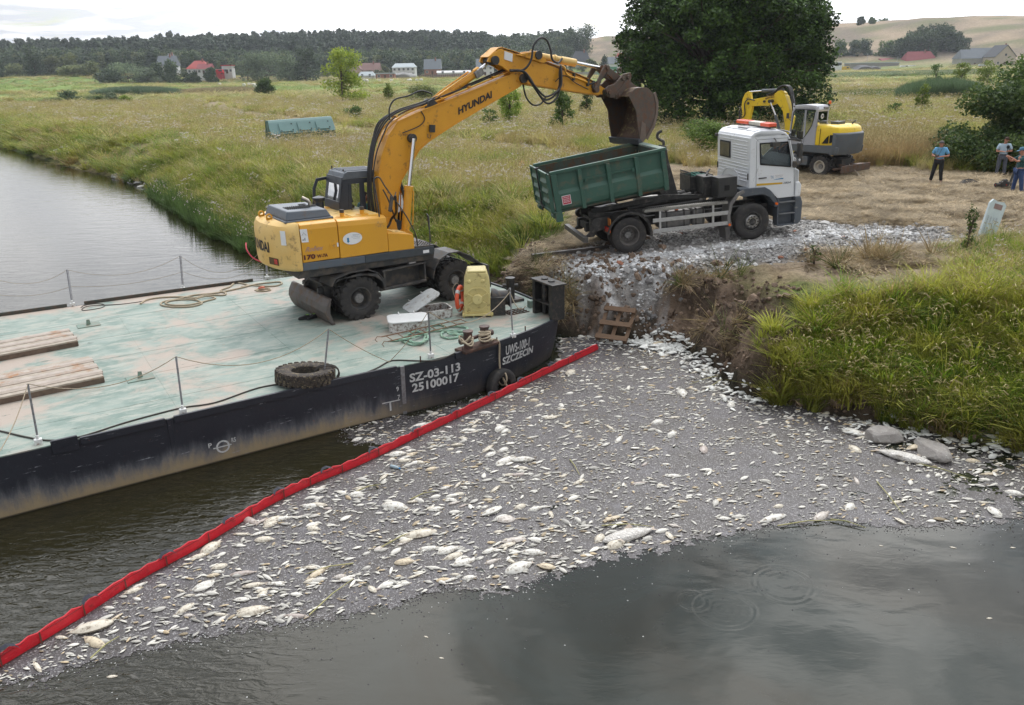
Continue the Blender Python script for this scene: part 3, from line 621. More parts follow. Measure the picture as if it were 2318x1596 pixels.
for i in range(6):
    a=rad(60*i+30);q.box((.01+.21*math.cos(a),-.32,.5+.21*math.sin(a)),(.16,.05,.03),ry=-a)
q.build('gear_cover',M_YELB,par)
q=MB()
for xx in(-.19,.17):q.lathe([(0,.045),(.03,.045),(.05,.02),(.06,0)],12,Matrix.Translation((xx,-.3,.98))@Matrix.Rotation(rad(90),4,'X'))
q.box((-.02,-.303,.92),(.17,.008,.14));q.build('plug',M_YELB,par)
q=MB();q.lathe([(.1,0),(.27,.02),(.25,.12),(.2,.2),(.2,.45),(.26,.5),(.26,.54),(.05,.55)],20,Matrix.Translation((.38,.05,.42))@Matrix.Rotation(rad(90),4,'Y'));q.bb(.36,.75,-.25,.3,.02,.5);q.build('rope_drum',M_BLACK,par,smooth=35)
# twin bollard
par=bpy.data.objects.new('bollard',None);COL.objects.link(par);par.parent=barge
pa,pb=at(*z8(1140,985),DZ+.07),at(*z8(1330,925),DZ+.07);cc=(pa+pb)/2;par.location=cc-B0;par.location.z=DZ;bz=math.atan2((pb-pa).y,(pb-pa).x);par.rotation_euler=(0,0,bz);hd=(pb-pa).length/2
M_BOLL=shade('rusty_black_paint',(.03,.025,.025),.6,0,(.12,.06,.045),7,.6,.3,40)
for s_ in(-1,1):
    q=MB();q.lathe([(.105,0),(.105,.38),(.125,.39),(.125,.42),(.0,.425)],20,Matrix.Translation((s_*hd,0,.06)));q.build('bollard_post',M_BOLL,par,smooth=35)
q=MB();q.cyl((-hd-.2,0,.27),(hd+.2,0,.27),.045,n=12);q.cyl((-hd-.24,0,.27),(-hd-.17,0,.27),.075,n=12);q.cyl((hd+.17,0,.27),(hd+.24,0,.27),.075,n=12);q.build('bollard_bar',M_BOLL,par,smooth=35)
q=MB();q.bb(-hd-.26,hd+.3,-.2,.2,0,.065);q.build('bollard_base',M_RUST,par,bevel=.01)
# round bollard behind and the fairlead box at the bow
c=at(*z8(1630,445),DZ)-B0;q=MB();q.box((0,0,.04),(.6,.5,.08),rz=rad(32));q.lathe([(.12,.08),(.12,.62),(.14,.63),(.14,.68),(0,.7)],18);q.cyl((-.22,0,.45),(.22,.0,.45),.05,n=10);q.build('bollard',M_BLACK,barge,smooth=30,loc=c)
fl,fr,fb=at(*z8(1890,580),DZ),at(*z8(2120,680),DZ),at(*z8(2010,680),DZ)
par=bpy.data.objects.new('fairlead_post',None);COL.objects.link(par);par.parent=barge;pc=(fl+fr)/2;par.location=pc-B0;ua=math.atan2((fr-fl).y,(fr-fl).x);par.rotation_euler=(0,0,ua);Lf=(fr-fl).length
q=MB();q.bb(-Lf/2,-Lf/2+.12,-.02,.36,0,.92);q.bb(Lf/2-.14,Lf/2+.02,-.02,.36,0,.92);q.bb(-Lf/2-.04,Lf/2+.06,-.06,.4,.92,.97);q.bb(-Lf/2,Lf/2,.32,.36,0,.92);q.bb(-Lf/2+.12,Lf/2-.14,.0,.34,.36,.4);q.build('frame_box',M_BLACK,par,bevel=.012)
for xx in(-.16,.16):q=MB();q.cyl((xx,.17,.04),(xx,.17,.93),.075,n=14);q.cyl((xx,.17,.97),(xx,.17,1.0),.09,n=14);q.build('roller',M_BLACK,par,smooth=35)
c=at(*z8(1868,520),DZ)-B0;q=MB();q.bb(-.08,.08,-.08,.08,0,.2);q.build('mounting_block',M_DECKG,barge,bevel=.01,loc=c,rot=(0,0,rad(32)))
c=at(*z8(1690,575),DZ)-B0;q=MB()
for i in range(6):q.box((-.28+.11*i,0,.012),(.02,.42,.02));
for i in range(4):q.box((0,-.2+.13*i,.02),(.62,.015,.02))
q.build('grating',M_RUST,barge,loc=c,rot=(0,0,rad(32)))
# small pins on the near edge
for p_ in(z8(588,1155),z8(1075,1050),z8(1472,930),z8(1800,800),z4(1125,770)):
    c=at(*p_,DZ)-B0;q=MB();q.cyl((0,0,0),(0,0,.14),.015,n=6);q.build('deck_pin',M_RUST,barge,loc=c)

# ------------- loose things on and beside the deck
def tyre(mb,R_,w_,ri,lug=16,M=None,n=40,ring=True):
    """a tyre with open hole turned about local y: rounded section and cut lugs"""
    sec=[(ri,-w_*.42),(ri+.03,-w_*.5),(R_*.80,-w_*.53),(R_*.93,-w_*.49),(R_*.985,-w_*.40),(R_,-w_*.2),(R_,w_*.2),(R_*.985,w_*.4),(R_*.93,w_*.49),(R_*.80,w_*.53),(ri+.03,w_*.5),(ri,w_*.42)]
    T=(M or Matrix.Identity(4))@Matrix.Rotation(rad(90),4,'X');k=len(sec)
    vs=[(r*math.cos(2*math.pi*j/n),r*math.sin(2*math.pi*j/n),h)for r,h in sec for j in range(n)]
    mb.add(vs,[(i*n+j,i*n+(j+1)%n,((i+1)%k)*n+(j+1)%n,((i+1)%k)*n+j)for i in range(k)for j in range(n)],T)
def lugs(mb,R_,w_,cnt,M=None,h=.03,slant=.35,both=True):
    M=M or Matrix.Identity(4)
    for i in range(cnt):
        for sd_ in(-1,1):
            a=2*math.pi*(i+(.5 if sd_>0 else 0))/cnt
            Lm=M@Matrix.Rotation(-a,4,'Y')@Matrix.Translation((R_+h*.25,sd_*w_*.25,0))@Matrix.Rotation(sd_*slant,4,'X')
            tw=2*math.pi*R_/cnt*.56
            mb.add([(x,y,z)for x in(-h,h*.7)for y in(-w_*.27,w_*.27)for z in(-tw/2,tw/2)],[(0,1,3,2),(4,6,7,5),(0,4,5,1),(2,3,7,6),(0,2,6,4),(1,5,7,3)],Lm)
            Lm2=M@Matrix.Rotation(-a,4,'Y')@Matrix.Translation((R_*.955,sd_*w_*.5,0));
            mb.add([(x,y,z)for x in(-h*1.8,h*1.2)for y in(-.012,.014)for z in(-tw/2,tw/2)],[(0,1,3,2),(4,6,7,5),(0,4,5,1),(2,3,7,6),(0,2,6,4),(1,5,7,3)],Lm2)
M_RUB=shade('black_rubber',(.018,.017,.018),.7,0,(.035,.032,.03),7,.6,.2,50,dirt=(.085,.075,.062),dirt_amt=.28,dirt_scale=5)
M_RUBD=shade('crusted_rubber',(.025,.022,.02),.85,0,(.07,.055,.045),9,.6,.6,40,dirt=(.26,.21,.12),dirt_amt=.28,dirt_scale=17)
c=at(693,864,DZ);q=MB();Tm=Matrix.Rotation(rad(90),4,'X');tyre(q,.56,.28,.27,M=Tm);lugs(q,.56,.28,26,Tm,.014)
o=q.build('tyre',M_RUBD,None,smooth=40,loc=c+Vector((0,0,.16)),rot=(rad(2),rad(5),rad(20)));o.scale=(1.1,.82,.9);tag(o,'old mud-crusted tyre lying flat on the deck edge by a guard post','tyre')
q=MB()
for k_ in range(3):
    q.tube([Vector((.41+.24*math.cos(t),-.04+.06*k_+.02*math.sin(3*t),.21*math.sin(t)))for t in[i*math.pi/8 for i in range(17)]],.014,5)
o=q.build('rope_lashing',M_CABLE,o,smooth=80)
cs=s_of(at(1130,777,DZ));pf=hullpt(cs,.08,.17);_,nn=outl(cs);q=MB();ang=math.atan2(nn.y,nn.x)+rad(90);tyre(q,.42,.25,.22)
o=q.build('tyre',M_RUB,None,smooth=40,loc=pf,rot=(rad(-6),rad(0),ang));tag(o,'smooth black tyre hung by a rope as a fender at the bow waterline','tyre')
q=MB();p0=hullpt(cs,DZ+.06,.0);bp_=at(*z8(1370,850),DZ+.33)
pts=[bp_,at(*z8(1400,900),DZ+.2),hullpt(cs-.05,DZ+.08,-.08),hullpt(cs,DZ+.02,.06),hullpt(cs+.02,.75,.05),hullpt(cs+.02,.5,.08),hullpt(cs+.03,.36,.12),hullpt(cs+.03,.1,.33)]
q.tube(catmull(pts,5),.026,6);q.tube([hullpt(cs+.03+.02*math.sin(t),.25+.17*math.sin(t),.17+.15*math.cos(t))for t in[i*math.pi/7 for i in range(15)]],.022,6)
for k_ in range(4):q.tube([at(*z8(1330,880-k_*9),DZ+.3)+Vector((.135*math.cos(t),.135*math.sin(t),.03*math.sin(t+k_)+k_*.035))for t in[i*math.pi/8 for i in range(17)]],.02,6)
o=q.build('fender_rope',M_ROPE,None,smooth=80);tag(o,'thick beige rope wound on the twin bollard and holding the fender tyre','rope')
q=MB()
for k_ in range(3):q.tube([at(*z8(1130,930-k_*12),DZ+.28)+Vector((.13*math.cos(t)-.06*(k_==2),.13*math.sin(t),.05*math.sin(2*t+k_)+k_*.03))for t in[i*math.pi/8 for i in range(17)]],.02,6)
o=q.build('rope_turns',M_ROPE,None,smooth=80);tag(o,'short beige rope wound round the left post of the twin bollard','rope')
# ladder
la,lb,lc,ld=at(*z8(135,862),DZ+.16),at(*z8(1060,657),DZ+.14),at(*z8(215,915),DZ+.12),at(*z8(1135,692),DZ+.12)
M_RUSTL=shade('ladder_rust',(.24,.14,.08),.8,.1,(.15,.08,.05),9,.6);lad=thing('ladder','rusty iron ladder with hooked ends lying across the green ropes','ladder',la)
for p0,p1 in((la,lb),(lc,ld)):
    q=MB();q.tube([p0-la,p1-la],.017,4);q.tube([p0-la+(p0-p1).normalized()*.01,p0-la+(p0-p1).normalized()*.12+Vector((0,0,.03)),p0-la+(p0-p1).normalized()*.18+Vector((0,0,-.04)),p0-la+(p0-p1).normalized()*.13+Vector((0,0,-.10))],.01,5);q.build('side_rail',M_RUSTL,lad)
for i in range(8):
    t_=.05+.94*i/7.;q=MB();q.cyl(la.lerp(lb,t_)-la,lc.lerp(ld,t_)-la,.011,n=5);q.build('rung',M_RUSTL,lad)
# green ropes
def coil(name,ctrl,r,mat,label,cat='rope',zf=z8,z=DZ,twist=True,seg=6):
    pts=catmull([tuple(at(*zf(x,y),z+r+hh))for(x,y,hh)in[(p+(0,))[:3]if len(p)==2 else p for p in ctrl]],seg);q=MB()
    if twist:
        q.tube(pts,r*.72,5)
        for s3 in range(3):
            o3=[];acc=0.
            for i,p in enumerate(pts):
                if i:acc+=(p-pts[i-1]).length
                t=(pts[min(i+1,len(pts)-1)]-pts[max(i-1,0)]).normalized();a=t.orthogonal();a=Vector((-t.y,t.x,0));a=a.normalized()if a.length>.01 else Vector((1,0,0));b=t.cross(a)
                an=acc/(r*3.2)+s3*2.094;o3.append(p+(a*math.cos(an)+b*math.sin(an))*r*.5)
            q.tube(o3,r*.55,5)
    else:q.tube(pts,r,6)
    o=q.build(name,mat,smooth=80,fixn=False);return tag(o,label,cat)
coil('green_rope',[(240,905),(330,900),(420,850),(520,800),(600,815),(640,850),(600,935),(520,955),(430,935),(370,900),(380,880),(430,895),(520,930,.04),(600,925,.05),(670,880,.03),(660,820),(700,750),(800,720),(870,745),(820,790),(700,800),(560,850,.05),(450,880,.06),(330,900,.06)],.032,M_ROPEG,'coarse green rope in loose loops under the left end of the ladder',seg=14)
coil('green_rope',[(730,780),(830,770),(960,740),(1100,750),(1130,770),(1060,800),(950,790),(860,800),(825,830),(850,865),(930,880),(1010,865),(1030,840),(980,815,.03),(900,815,.05),(950,830,.05),(1060,835,.03),(1110,800,.04)],.032,M_ROPEG,'coarse green rope coiled in a ring beside the bollard and under the ladder top',seg=14)
coil('beige_rope',[(815,312),(850,290),(930,276),(1050,272),(1130,278),(1190,262),(1250,262),(1300,262),(1310,250),(1280,235),(1330,215),(1370,190),(1440,205),(1390,222),(1250,250),(1130,262),(1030,285),(950,300),(935,318),(1000,330),(1110,328),(1172,308),(1120,288),(1010,292),(960,308),(1010,320),(1100,318,.03),(1200,295),(1250,280),(1200,268,.03),(1130,285,.03)],.027,M_ROPE,'long beige rope in tangled loops on the far side of the deck',zf=z3,twist=False,seg=8)
coil('beige_rope',[(1420,215),(1480,200),(1560,190),(1620,185),(1635,195),(1590,210),(1500,208),(1450,205),(1400,215)],.025,M_ROPE,'narrow loop of beige rope along the far deck edge near the dozer blade',zf=z3,twist=False,seg=8)
coil('beige_rope',[(1480,235),(1500,225),(1550,220),(1570,232),(1530,240),(1490,238),(1510,228,.02),(1560,228,.03)],.022,M_ROPE,'small beige rope coil around an orange float near the blade',zf=z3,twist=False,seg=8)
coil('thin_line',[(470,335),(490,322),(560,312),(605,318),(590,335),(500,350),(475,345),(520,325,.02),(700,315),(830,298)],.013,M_CABLE,'thin dark line with a hook lying by the far guard post',zf=z3,twist=False,seg=8)
c=at(*z3(1518,222),DZ+.06);q=MB();q.lathe([(0,-.11),(.045,-.09),(.06,-.02),(.06,.03),(.04,.09),(0,.11)],12);tag(q.build('float',shade('orange_float',(.55,.14,.07),.5),None,smooth=60,loc=c,rot=(0,rad(85),.3)),'small orange float lying in a beige rope coil','float')
# life buoy hung on the windlass
M_ORANGE=shade('orange_plastic',(.75,.09,.03),.45,0,(.65,.10,.05),6,.4)
pbuoy=at(*z8(1058,560),DZ+.12);lb_=thing('life_buoy','orange life buoy with silver bands leaning on the yellow windlass','life buoy',pbuoy+Vector((-.03,.1,.32)),(0,0,rad(-12)))
q=MB();T9=Matrix.Rotation(rad(90),4,'Y');q.lathe([(.30+.065*math.cos(a),.055*math.sin(a))for a in[i*math.pi/6 for i in range(13)]],28,T9);q.build('ring',M_ORANGE,lb_,smooth=60)
for i in range(4):
    q=MB();a0=rad(45+90*i);nseg=4
    vs=[T9@Matrix.Rotation(a0+(j-2)*.07,4,'Z')@Vector((.30+.069*math.cos(a),0,.059*math.sin(a)))for j in range(nseg+1)for a in[k_*math.pi/6 for k_ in range(12)]]
    q.add(vs,[(j*12+k_,j*12+(k_+1)%12,(j+1)*12+(k_+1)%12,(j+1)*12+k_)for j in range(nseg)for k_ in range(12)]);q.build('reflective_band',shade('silver_tape',(.6,.6,.6),.35),lb_,smooth=60)
q=MB();q.tube(catmull([(0,.0,.36),(-.05,-.1,.44),(-.12,-.22,.3),(-.02,-.3,.0),(.0,-.2,-.22)],5),.008,5);q.build('grab_line',M_ROPE,lb_)
# pair of shoes
M_SHOE=shade('black_fabric',(.02,.02,.022),.8);M_SHOEG=shade('green_lining',(.2,.4,.05),.7)
for i,p_ in enumerate(((462,1445),(527,1440))):
    c=at(*((1000+p_[0]/2.128)*.5659,(600+p_[1]/2.128)*.5659),DZ);sh=thing('shoe',['left of two black shoes with green lining standing before the dozer blade','right of two black shoes with green lining tucked against the dozer blade'][i],'shoe',c+Vector((0,0,.01)),(0,0,rad(200+25*i)),'pair of shoes on the deck')
    q=MB();q.prism([(-.15,0),(.15,0),(.16,.03),(.12,.07),(.02,.09),(-.04,.12),(-.15,.12),(-.165,.05)],-.05,.05);q.build('upper',M_SHOE,sh,bevel=.02,seg=3)
    q=MB();q.prismz([(-.13,-.03),(-.05,-.035),(-.05,.035),(-.13,.03)],.119,.126);q.build('lining',M_SHOEG,sh)
# ---------------------------------------------------------------- the big wheeled excavator on the barge
M_YB=shade('digger_orange',(.70,.335,.02),.42,0,(.60,.27,.02),1.6,.5,.05,40,dirt=(.22,.10,.035),dirt_amt=.16,dirt_scale=4)
M_YP=shade('digger_yellow',(.70,.35,.025),.38,0,(.62,.30,.03),.9,.5,.03,20,dirt=(.35,.2,.08),dirt_amt=.08,dirt_scale=3)
M_YC=shade('faded_yellow',(.74,.52,.20),.5,0,(.68,.42,.11),1.2,.6,.05,30,dirt=(.30,.18,.08),dirt_amt=.2,dirt_scale=4)
M_DG=shade('dark_grey_paint',(.10,.12,.145),.42,0,(.075,.09,.11),2,.5,.06,30,dirt=(.12,.10,.085),dirt_amt=.15,dirt_scale=5)
M_NAVY=shade('cab_paint',(.018,.023,.035),.4,0,(.03,.036,.048),3,.5,.05,30)
M_FR=shade('chassis_black',(.025,.026,.028),.55,0,(.05,.047,.045),4,.5,.25,40,dirt=(.10,.085,.07),dirt_amt=.45,dirt_scale=4)
M_STEEL=shade('worn_steel',(.075,.062,.055),.5,.35,(.12,.09,.07),3,.6,.3,40,dirt=(.16,.09,.06),dirt_amt=.5,dirt_scale=5)
M_SHELL=shade('bucket_inside',(.14,.085,.055),.6,.2,(.06,.04,.035),4,.6,.4,30,dirt=(.30,.24,.12),dirt_amt=.35,dirt_scale=8)
M_CHROME=shade('chrome_rod',(.7,.7,.72),.12,1.0,(.6,.6,.62),3,.2)
M_HOSE=shade('black_hose',(.018,.018,.02),.5,0,(.03,.03,.03),30,.4,.5,120,bdist=.004)
M_GLASS=bpy.data.materials.new('cab_glass');M_GLASS.use_nodes=True
_b=M_GLASS.node_tree.nodes['Principled BSDF'];_t=M_GLASS.node_tree;_tr=_t.nodes.new('ShaderNodeBsdfTransparent');_tr.inputs[0].default_value=(.62,.7,.7,1);_gl=_t.nodes.new('ShaderNodeBsdfGlossy');_gl.inputs['Roughness'].default_value=.03
_fr=_t.nodes.new('ShaderNodeFresnel');_fr.inputs[0].default_value=1.5;_ms=_t.nodes.new('ShaderNodeMixShader');_t.links.new(_fr.outputs[0],_ms.inputs[0]);_t.links.new(_tr.outputs[0],_ms.inputs[1]);_t.links.new(_gl.outputs[0],_ms.inputs[2]);_t.links.new(_ms.outputs[0],_t.nodes['Material Output'].inputs[0])
M_RED=shade('red_lens',(.5,.03,.02),.25);M_AMBER=shade('amber_lens',(.85,.16,.01),.22,0,(.7,.1,.01),20)
M_DECAL=shade('white_decal',(.78,.79,.8),.45,0,(.7,.7,.72),4);M_INK=shade('black_print',(.02,.018,.02),.5);M_INKR=shade('brown_print',(.12,.02,.015),.5);M_INKB=shade('blue_print',(.03,.22,.42),.5);M_GREYINK=shade('grey_print',(.25,.27,.3),.5)
dig=thing('wheeled_excavator','large orange-yellow wheeled excavator on the barge reaching its raised arm over the truck','excavator',(-3.5,22.61,DZ),(0,0,rad(33)))
R3=Matrix.Rotation(rad(3),4,'Z')
def wheel(parent,c,R_,w_,hubside,M0=None,dish=.12,rimr=None,rimmat=None,hub=.13,hubout=.06,lug=20,lugh=.035,name='wheel',nuts=0,tmat=None,slant=.35):
    """tyre with lugs, dished rim and hub; hubside -1 or +1 is the outward side"""
    rimr=rimr or R_*.56;e=bpy.data.objects.new(name,None);COL.objects.link(e);e.parent=parent;e.matrix_local=(M0 or Matrix.Identity(4))@Matrix.Translation(c)
    q=MB();tyre(q,R_,w_,rimr);
    if lug:lugs(q,R_,w_,lug,None,lugh,slant)
    q.build('tyre',tmat or M_RUB,e,smooth=38)
    s=hubside;T=Matrix.Rotation(rad(-90*s),4,'X')
    q=MB();q.lathe([(rimr+.012,w_*.45),(rimr-.02,w_*.47),(rimr-.035,w_*.40),(rimr-.06,w_*.40-dish*.4),(rimr*.72,w_*.40-dish),(rimr*.42,w_*.40-dish*1.1),(.0,w_*.40-dish*1.1)],28,T);q.lathe([(rimr+.012,-w_*.45),(rimr-.03,-w_*.4),(rimr-.05,w_*.2)],28,T)
    q.build('rim',rimmat or M_FR,e,smooth=35)
    q=MB();hb=w_*.40-dish*1.1;q.lathe([(hub,hb),(hub,hb+hubout*.6),(hub*.8,hb+hubout),(0,hb+hubout)],18,T)
    if nuts:
        for i in range(nuts):
            a=2*math.pi*i/nuts;q.cyl(T@Vector((rimr*.5*math.cos(a),rimr*.5*math.sin(a),hb-.01)),T@Vector((rimr*.5*math.cos(a),rimr*.5*math.sin(a),hb+.035)),.018,n=6)
    q.build('hub',M_HUB,e,smooth=35);return e
M_HUB=shade('worn_hub',(.13,.13,.13),.5,.4,(.3,.29,.28),14,.7)
# undercarriage
for xx in(-1.48,1.53):
    for yy,sd_ in((-1.09,-1),(-.74,-1),(.74,1),(1.09,1)):
        wheel(dig,(xx,yy,.565),.565,.30,sd_,R3,dish=.16,rimr=.31,hub=.15,hubout=.13)
q=MB();q.bb(-2.2,2.2,-.42,.42,.5,.95,R3);q.bb(-1.2,1.2,-.75,.75,.62,1.0,R3);q.bb(-1.6,-1.35,-1.0,1.0,.48,.68,R3);q.bb(1.4,1.65,-1.0,1.0,.48,.68,R3);q.cyl(R3@Vector((0,0,.95)),R3@Vector((0,0,1.3)),.62,n=28);q.build('chassis',M_FR,dig,bevel=.02)
def fend(x0,name):
    for s_ in(-1,1):
        q=MB();pr=[(x0-.78,1.02),(x0-.66,1.20),(x0-.25,1.30),(x0+.25,1.30),(x0+.55,1.17),(x0+.68,.98),(x0+.7,.7)]
        q.ribbon(pr,s_*.45,s_*1.28,.03,R3);q.prism([(x0-.72,1.1),(x0-.6,1.2),(x0+.5,1.2),(x0+.68,.98),(x0+.7,.72),(x0+.64,.95),(x0+.45,1.1),(x0,1.24),(x0-.5,1.18)],s_*1.25,s_*1.28,R3);q.build(name,M_FR,dig,bevel=.01)
fend(-1.48,'fender')
for s_ in(-1,1):
    q=MB();q.ribbon([(.75,.75),(.82,1.02),(.98,1.24),(1.28,1.38),(1.62,1.38),(1.98,1.2),(2.3,.95),(2.62,.80)],s_*.5,s_*1.3,.04,R3);q.build('fender',M_FR,dig,bevel=.01)
    q=MB();q.prism([(2.25,.9),(2.65,.86),(2.72,.2),(2.55,.08),(2.35,.12)],s_*.85,s_*1.25,R3);q.build('stabiliser',M_FR,dig,bevel=.02)
    q=MB();q.box((-.13,s_*1.2,1.22),(1.35,.12,.05),R3,ry=rad(-2));q.box((-.15,s_*1.27,.74),(1.3,.14,.05),R3,ry=rad(-2));q.bb(-.78,-.72,s_*.9,s_*1.28,.7,1.2,R3);q.bb(.48,.54,s_*.8,s_*1.25,.76,1.26,R3);q.bb(-.75,.5,s_*.62,s_*.95,.58,1.12,R3);q.build('side_step',M_FR,dig,bevel=.008)
# dozer blade
q=MB();bp=[(-2.36,.02),(-2.44,.16),(-2.50,.35),(-2.47,.52),(-2.37,.70),(-2.31,.72),(-2.36,.52),(-2.38,.35),(-2.33,.16),(-2.26,.02)]
q.prism([(x,z)for x,z in bp],-1.27,1.27,R3);q.build('dozer_blade',M_STEEL2 if 'M_STEEL2' in globals()else shade('blade_steel',(.085,.075,.072),.5,.3,(.13,.11,.10),2.5,.6,.3,40,dirt=(.17,.12,.09),dirt_amt=.4,dirt_scale=4),dig,bevel=.008)
q=MB()
for yy in(-.45,.45):q.prism([(-2.36,.55),(-2.33,.85),(-2.15,.88),(-1.9,.62),(-1.9,.35),(-2.36,.2)],yy-.05,yy+.05,R3);q.cyl(R3@Vector((-2.3,yy,.75)),R3@Vector((-1.9,yy*.7,1.0)),.05,n=10)
q.bb(-2.2,-1.9,-.6,.6,.5,.9,R3);q.build('blade_arm',M_FR,dig,bevel=.01)
# upper body
SIDE=lambda x0,x1,z0,z1:[(x0,z0),(x1,z0),(x1,z1),(x0,z1)]
q=MB();q.prism([(-3.0,1.32),(.85,1.30),(.9,1.48),(.9,1.52),(-2.9,1.55)],-1.22,1.28);q.build('slewing_frame',M_FR,dig,bevel=.02)
q=MB();q.prism([(-2.88,1.53),(-1.2,1.50),(-1.2,1.70),(-2.86,1.725)],-1.31,-1.2);q.build('skirt',M_DG,dig,bevel=.015)
q=MB();q.prism([(-1.195,1.50),(.80,1.47),(.86,1.55),(.84,1.69),(-1.195,1.70)],-1.31,-1.15);q.build('skirt',shade('skirt_dark',(.05,.06,.072),.45),dig,bevel=.015)
q=MB();q.prism([(-2.88,1.45),(.84,1.45),(.84,1.69),(-2.88,1.72)],1.2,1.31);q.build('skirt',M_DG,dig,bevel=.015)
def panel(name,x0,x1,z0,z1a,z1b,s_=-1,mat=M_YP):
    q=MB();Mx=None
    sec=[(s_*1.30,z0),(s_*1.30,z1a-.17),(s_*1.27,z1a-.05),(s_*1.16,z1a),(s_*.85,z1a),(s_*.85,z0)]
    sec2=[(s_*1.30,z0),(s_*1.30,z1b-.17),(s_*1.27,z1b-.05),(s_*1.16,z1b),(s_*.85,z1b),(s_*.85,z0)]
    n=6;q.add([(x0,y,z)for y,z in sec]+[(x1,y,z)for y,z in sec2],[tuple(range(n)),tuple(reversed(range(n,2*n)))]+[(i,n+i,n+(i+1)%n,(i+1)%n)for i in range(n)])
    return q.build(name,mat,dig,bevel=.02,seg=3)
panel('side_panel',-2.85,-1.88,1.73,2.72,2.71);panel('side_panel',-1.86,-.51,1.71,2.70,2.66);panel('side_panel',-2.85,-.6,1.73,2.72,2.68,1)
q=MB();q.bb(-2.86,-.52,-.86,.86,1.6,2.67);q.bb(-1.3,-.9,-.9,.15,2.6,2.69);q.build('engine_deck',M_YC,dig,bevel=.01)
q=MB();q.prism([(-.5,1.7),(.26,1.68),(.26,1.98),(.22,2.07),(.15,2.10),(-.42,2.2),(-.5,2.2)],-1.29,-.55);q.build('tool_box',M_YP,dig,bevel=.02,seg=3)
q=MB();q.prism([(-.3,2.17),(.1,2.10),(.1,2.13),(-.3,2.2)],-1.15,-.7);q.build('tool_box_lid',M_YC,dig,bevel=.01)
q=MB();q.prism([(.26,1.68),(.85,1.68),(.85,1.72),(.26,1.74)],-1.29,-.5)
for i in range(6):
    for j in range(6):q.box((.32+.09*i,-1.2+.12*j,1.735),(.05,.03,.02),rz=.7)
q.build('tread_plate',M_FR,dig)
# counterweight: swept in plan, tucked under at the back
q=MB();plan=[(-1.31,-2.87),(-1.31,-3.02),(-1.2,-3.18),(-.9,-3.36),(-.45,-3.48),(0,-3.52),(.45,-3.48),(.9,-3.36),(1.2,-3.18),(1.31,-3.02),(1.31,-2.87)]
lev=[(1.52,-.10,.0),(1.58,-.02,0),(1.75,0,0),(2.35,0,0),(2.52,-.02,0),(2.64,-.08,0),(2.72,-.22,0)];n=len(plan);vs=[]
for z,ins,_ in lev:
    for y,x in plan:vs.append((min(-2.87,x-ins)if ins else x,y*(1+ins*.12),z if z>1.6 else z-.0+.12*0))
fs=[(i*n+j,i*n+j+1,(i+1)*n+j+1,(i+1)*n+j)for i in range(len(lev)-1)for j in range(n-1)]+[tuple(range(n)),tuple((len(lev)-1)*n+j for j in range(n))]+[tuple(i*n for i in range(len(lev)))+tuple(i*n+n-1 for i in reversed(range(len(lev))))]
q.add(vs,fs);q.build('counterweight',M_YC,dig,bevel=.025,seg=3,smooth=30)
def rearpt(y,z,o=.0):
    x=float(np.interp(y,[a for a,_ in plan[1:-1]],[b_ for _,b_ in plan[1:-1]]));x2=float(np.interp(y+.02,[a for a,_ in plan[1:-1]],[b_ for _,b_ in plan[1:-1]]));nrm=Vector((-.02,(x-x2)*-1,0)).normalized()if True else None
    return Vector((x,y,z))+Vector((-1,0,0))*o
lettering('lettering','HYUNDAI',lambda a,b:rearpt(.72-1.3*a,1.95+.27*b,.012),M_INK,.03,dig)
for yy in(-.72,.72):
    q=MB();q.add([rearpt(yy+a,z,.008)for a,z in((-.2,1.66),(.2,1.66),(.2,1.84),(-.2,1.84))],[(0,1,2,3)]);q.build('recess_shade_patch',shade('recess_shadow',(.12,.07,.02),.8),dig,fixn=False)  # flat dark patch: the shade of a lamp recess put into the colour
    q=MB();q.add([rearpt(yy+a*1.0-.1,z,.016)for a,z in((-.07,1.69),(.07,1.69),(.07,1.82),(-.07,1.82))],[(0,1,2,3)]);q.build('rear_lamp',M_RED,dig,fixn=False)
q=MB();q.add([rearpt(-1.12+a*.7,z,.01)for a,z in((-.1,2.2),(.1,2.2),(.1,2.56),(-.1,2.56))],[(0,1,2,3)]);q.build('warning_decal',M_DECAL,dig,fixn=False)
for yy in(-.2,.45):
    q=MB();q.lathe([(.045,-.015),(.085,-.015),(.085,.015),(.045,.015),(.045,-.015)],14,Matrix.Translation((-3.25,yy,2.79))@Matrix.Rotation(rad(90),4,'X'));q.box((-3.25,yy,2.74),(.16,.03,.06));q.build('lifting_eye',M_YP,dig)
# engine hood
def loft(lower,upper):
    q=MB();n=len(lower);q.add(list(lower)+list(upper),[tuple(reversed(range(n))),tuple(range(n,2*n))]+[(i,(i+1)%n,n+(i+1)%n,n+i)for i in range(n)]);return q
hb_=[(-3.12,-1.02),(-1.84,-1.02),(-1.84,.72),(-3.12,.72)]
q=loft([(x,y,2.7)for x,y in hb_],[(x,y,2.76)for x,y in hb_]);ht=[(-3.0,-.9,2.98),(-1.98,-.9,2.95),(-1.98,.62,2.95),(-3.0,.62,2.98)]
q2=loft([(x,y,2.76)for x,y in[(-3.08,-.98),(-1.88,-.98),(-1.88,.68),(-3.08,.68)]],ht);q.add(q2.v,q2.f);hood=q.build('engine_hood',M_DG,dig,bevel=.03,seg=3)
q=MB()
for i in range(11):q.bb(-2.86+.055*i,-2.83+.055*i,-.55,-.15,2.974,2.988)
for i in range(4):q.bb(-2.35+.05*i,-2.32+.05*i,.0,.18,2.97,2.978)
q.build('vent_slots',M_DARK,dig)['kind']='stuff'
q=MB();q.bb(-2.32,-2.02,-.35,-.1,2.965,2.974);q.build('exhaust_opening',M_DARK,dig)
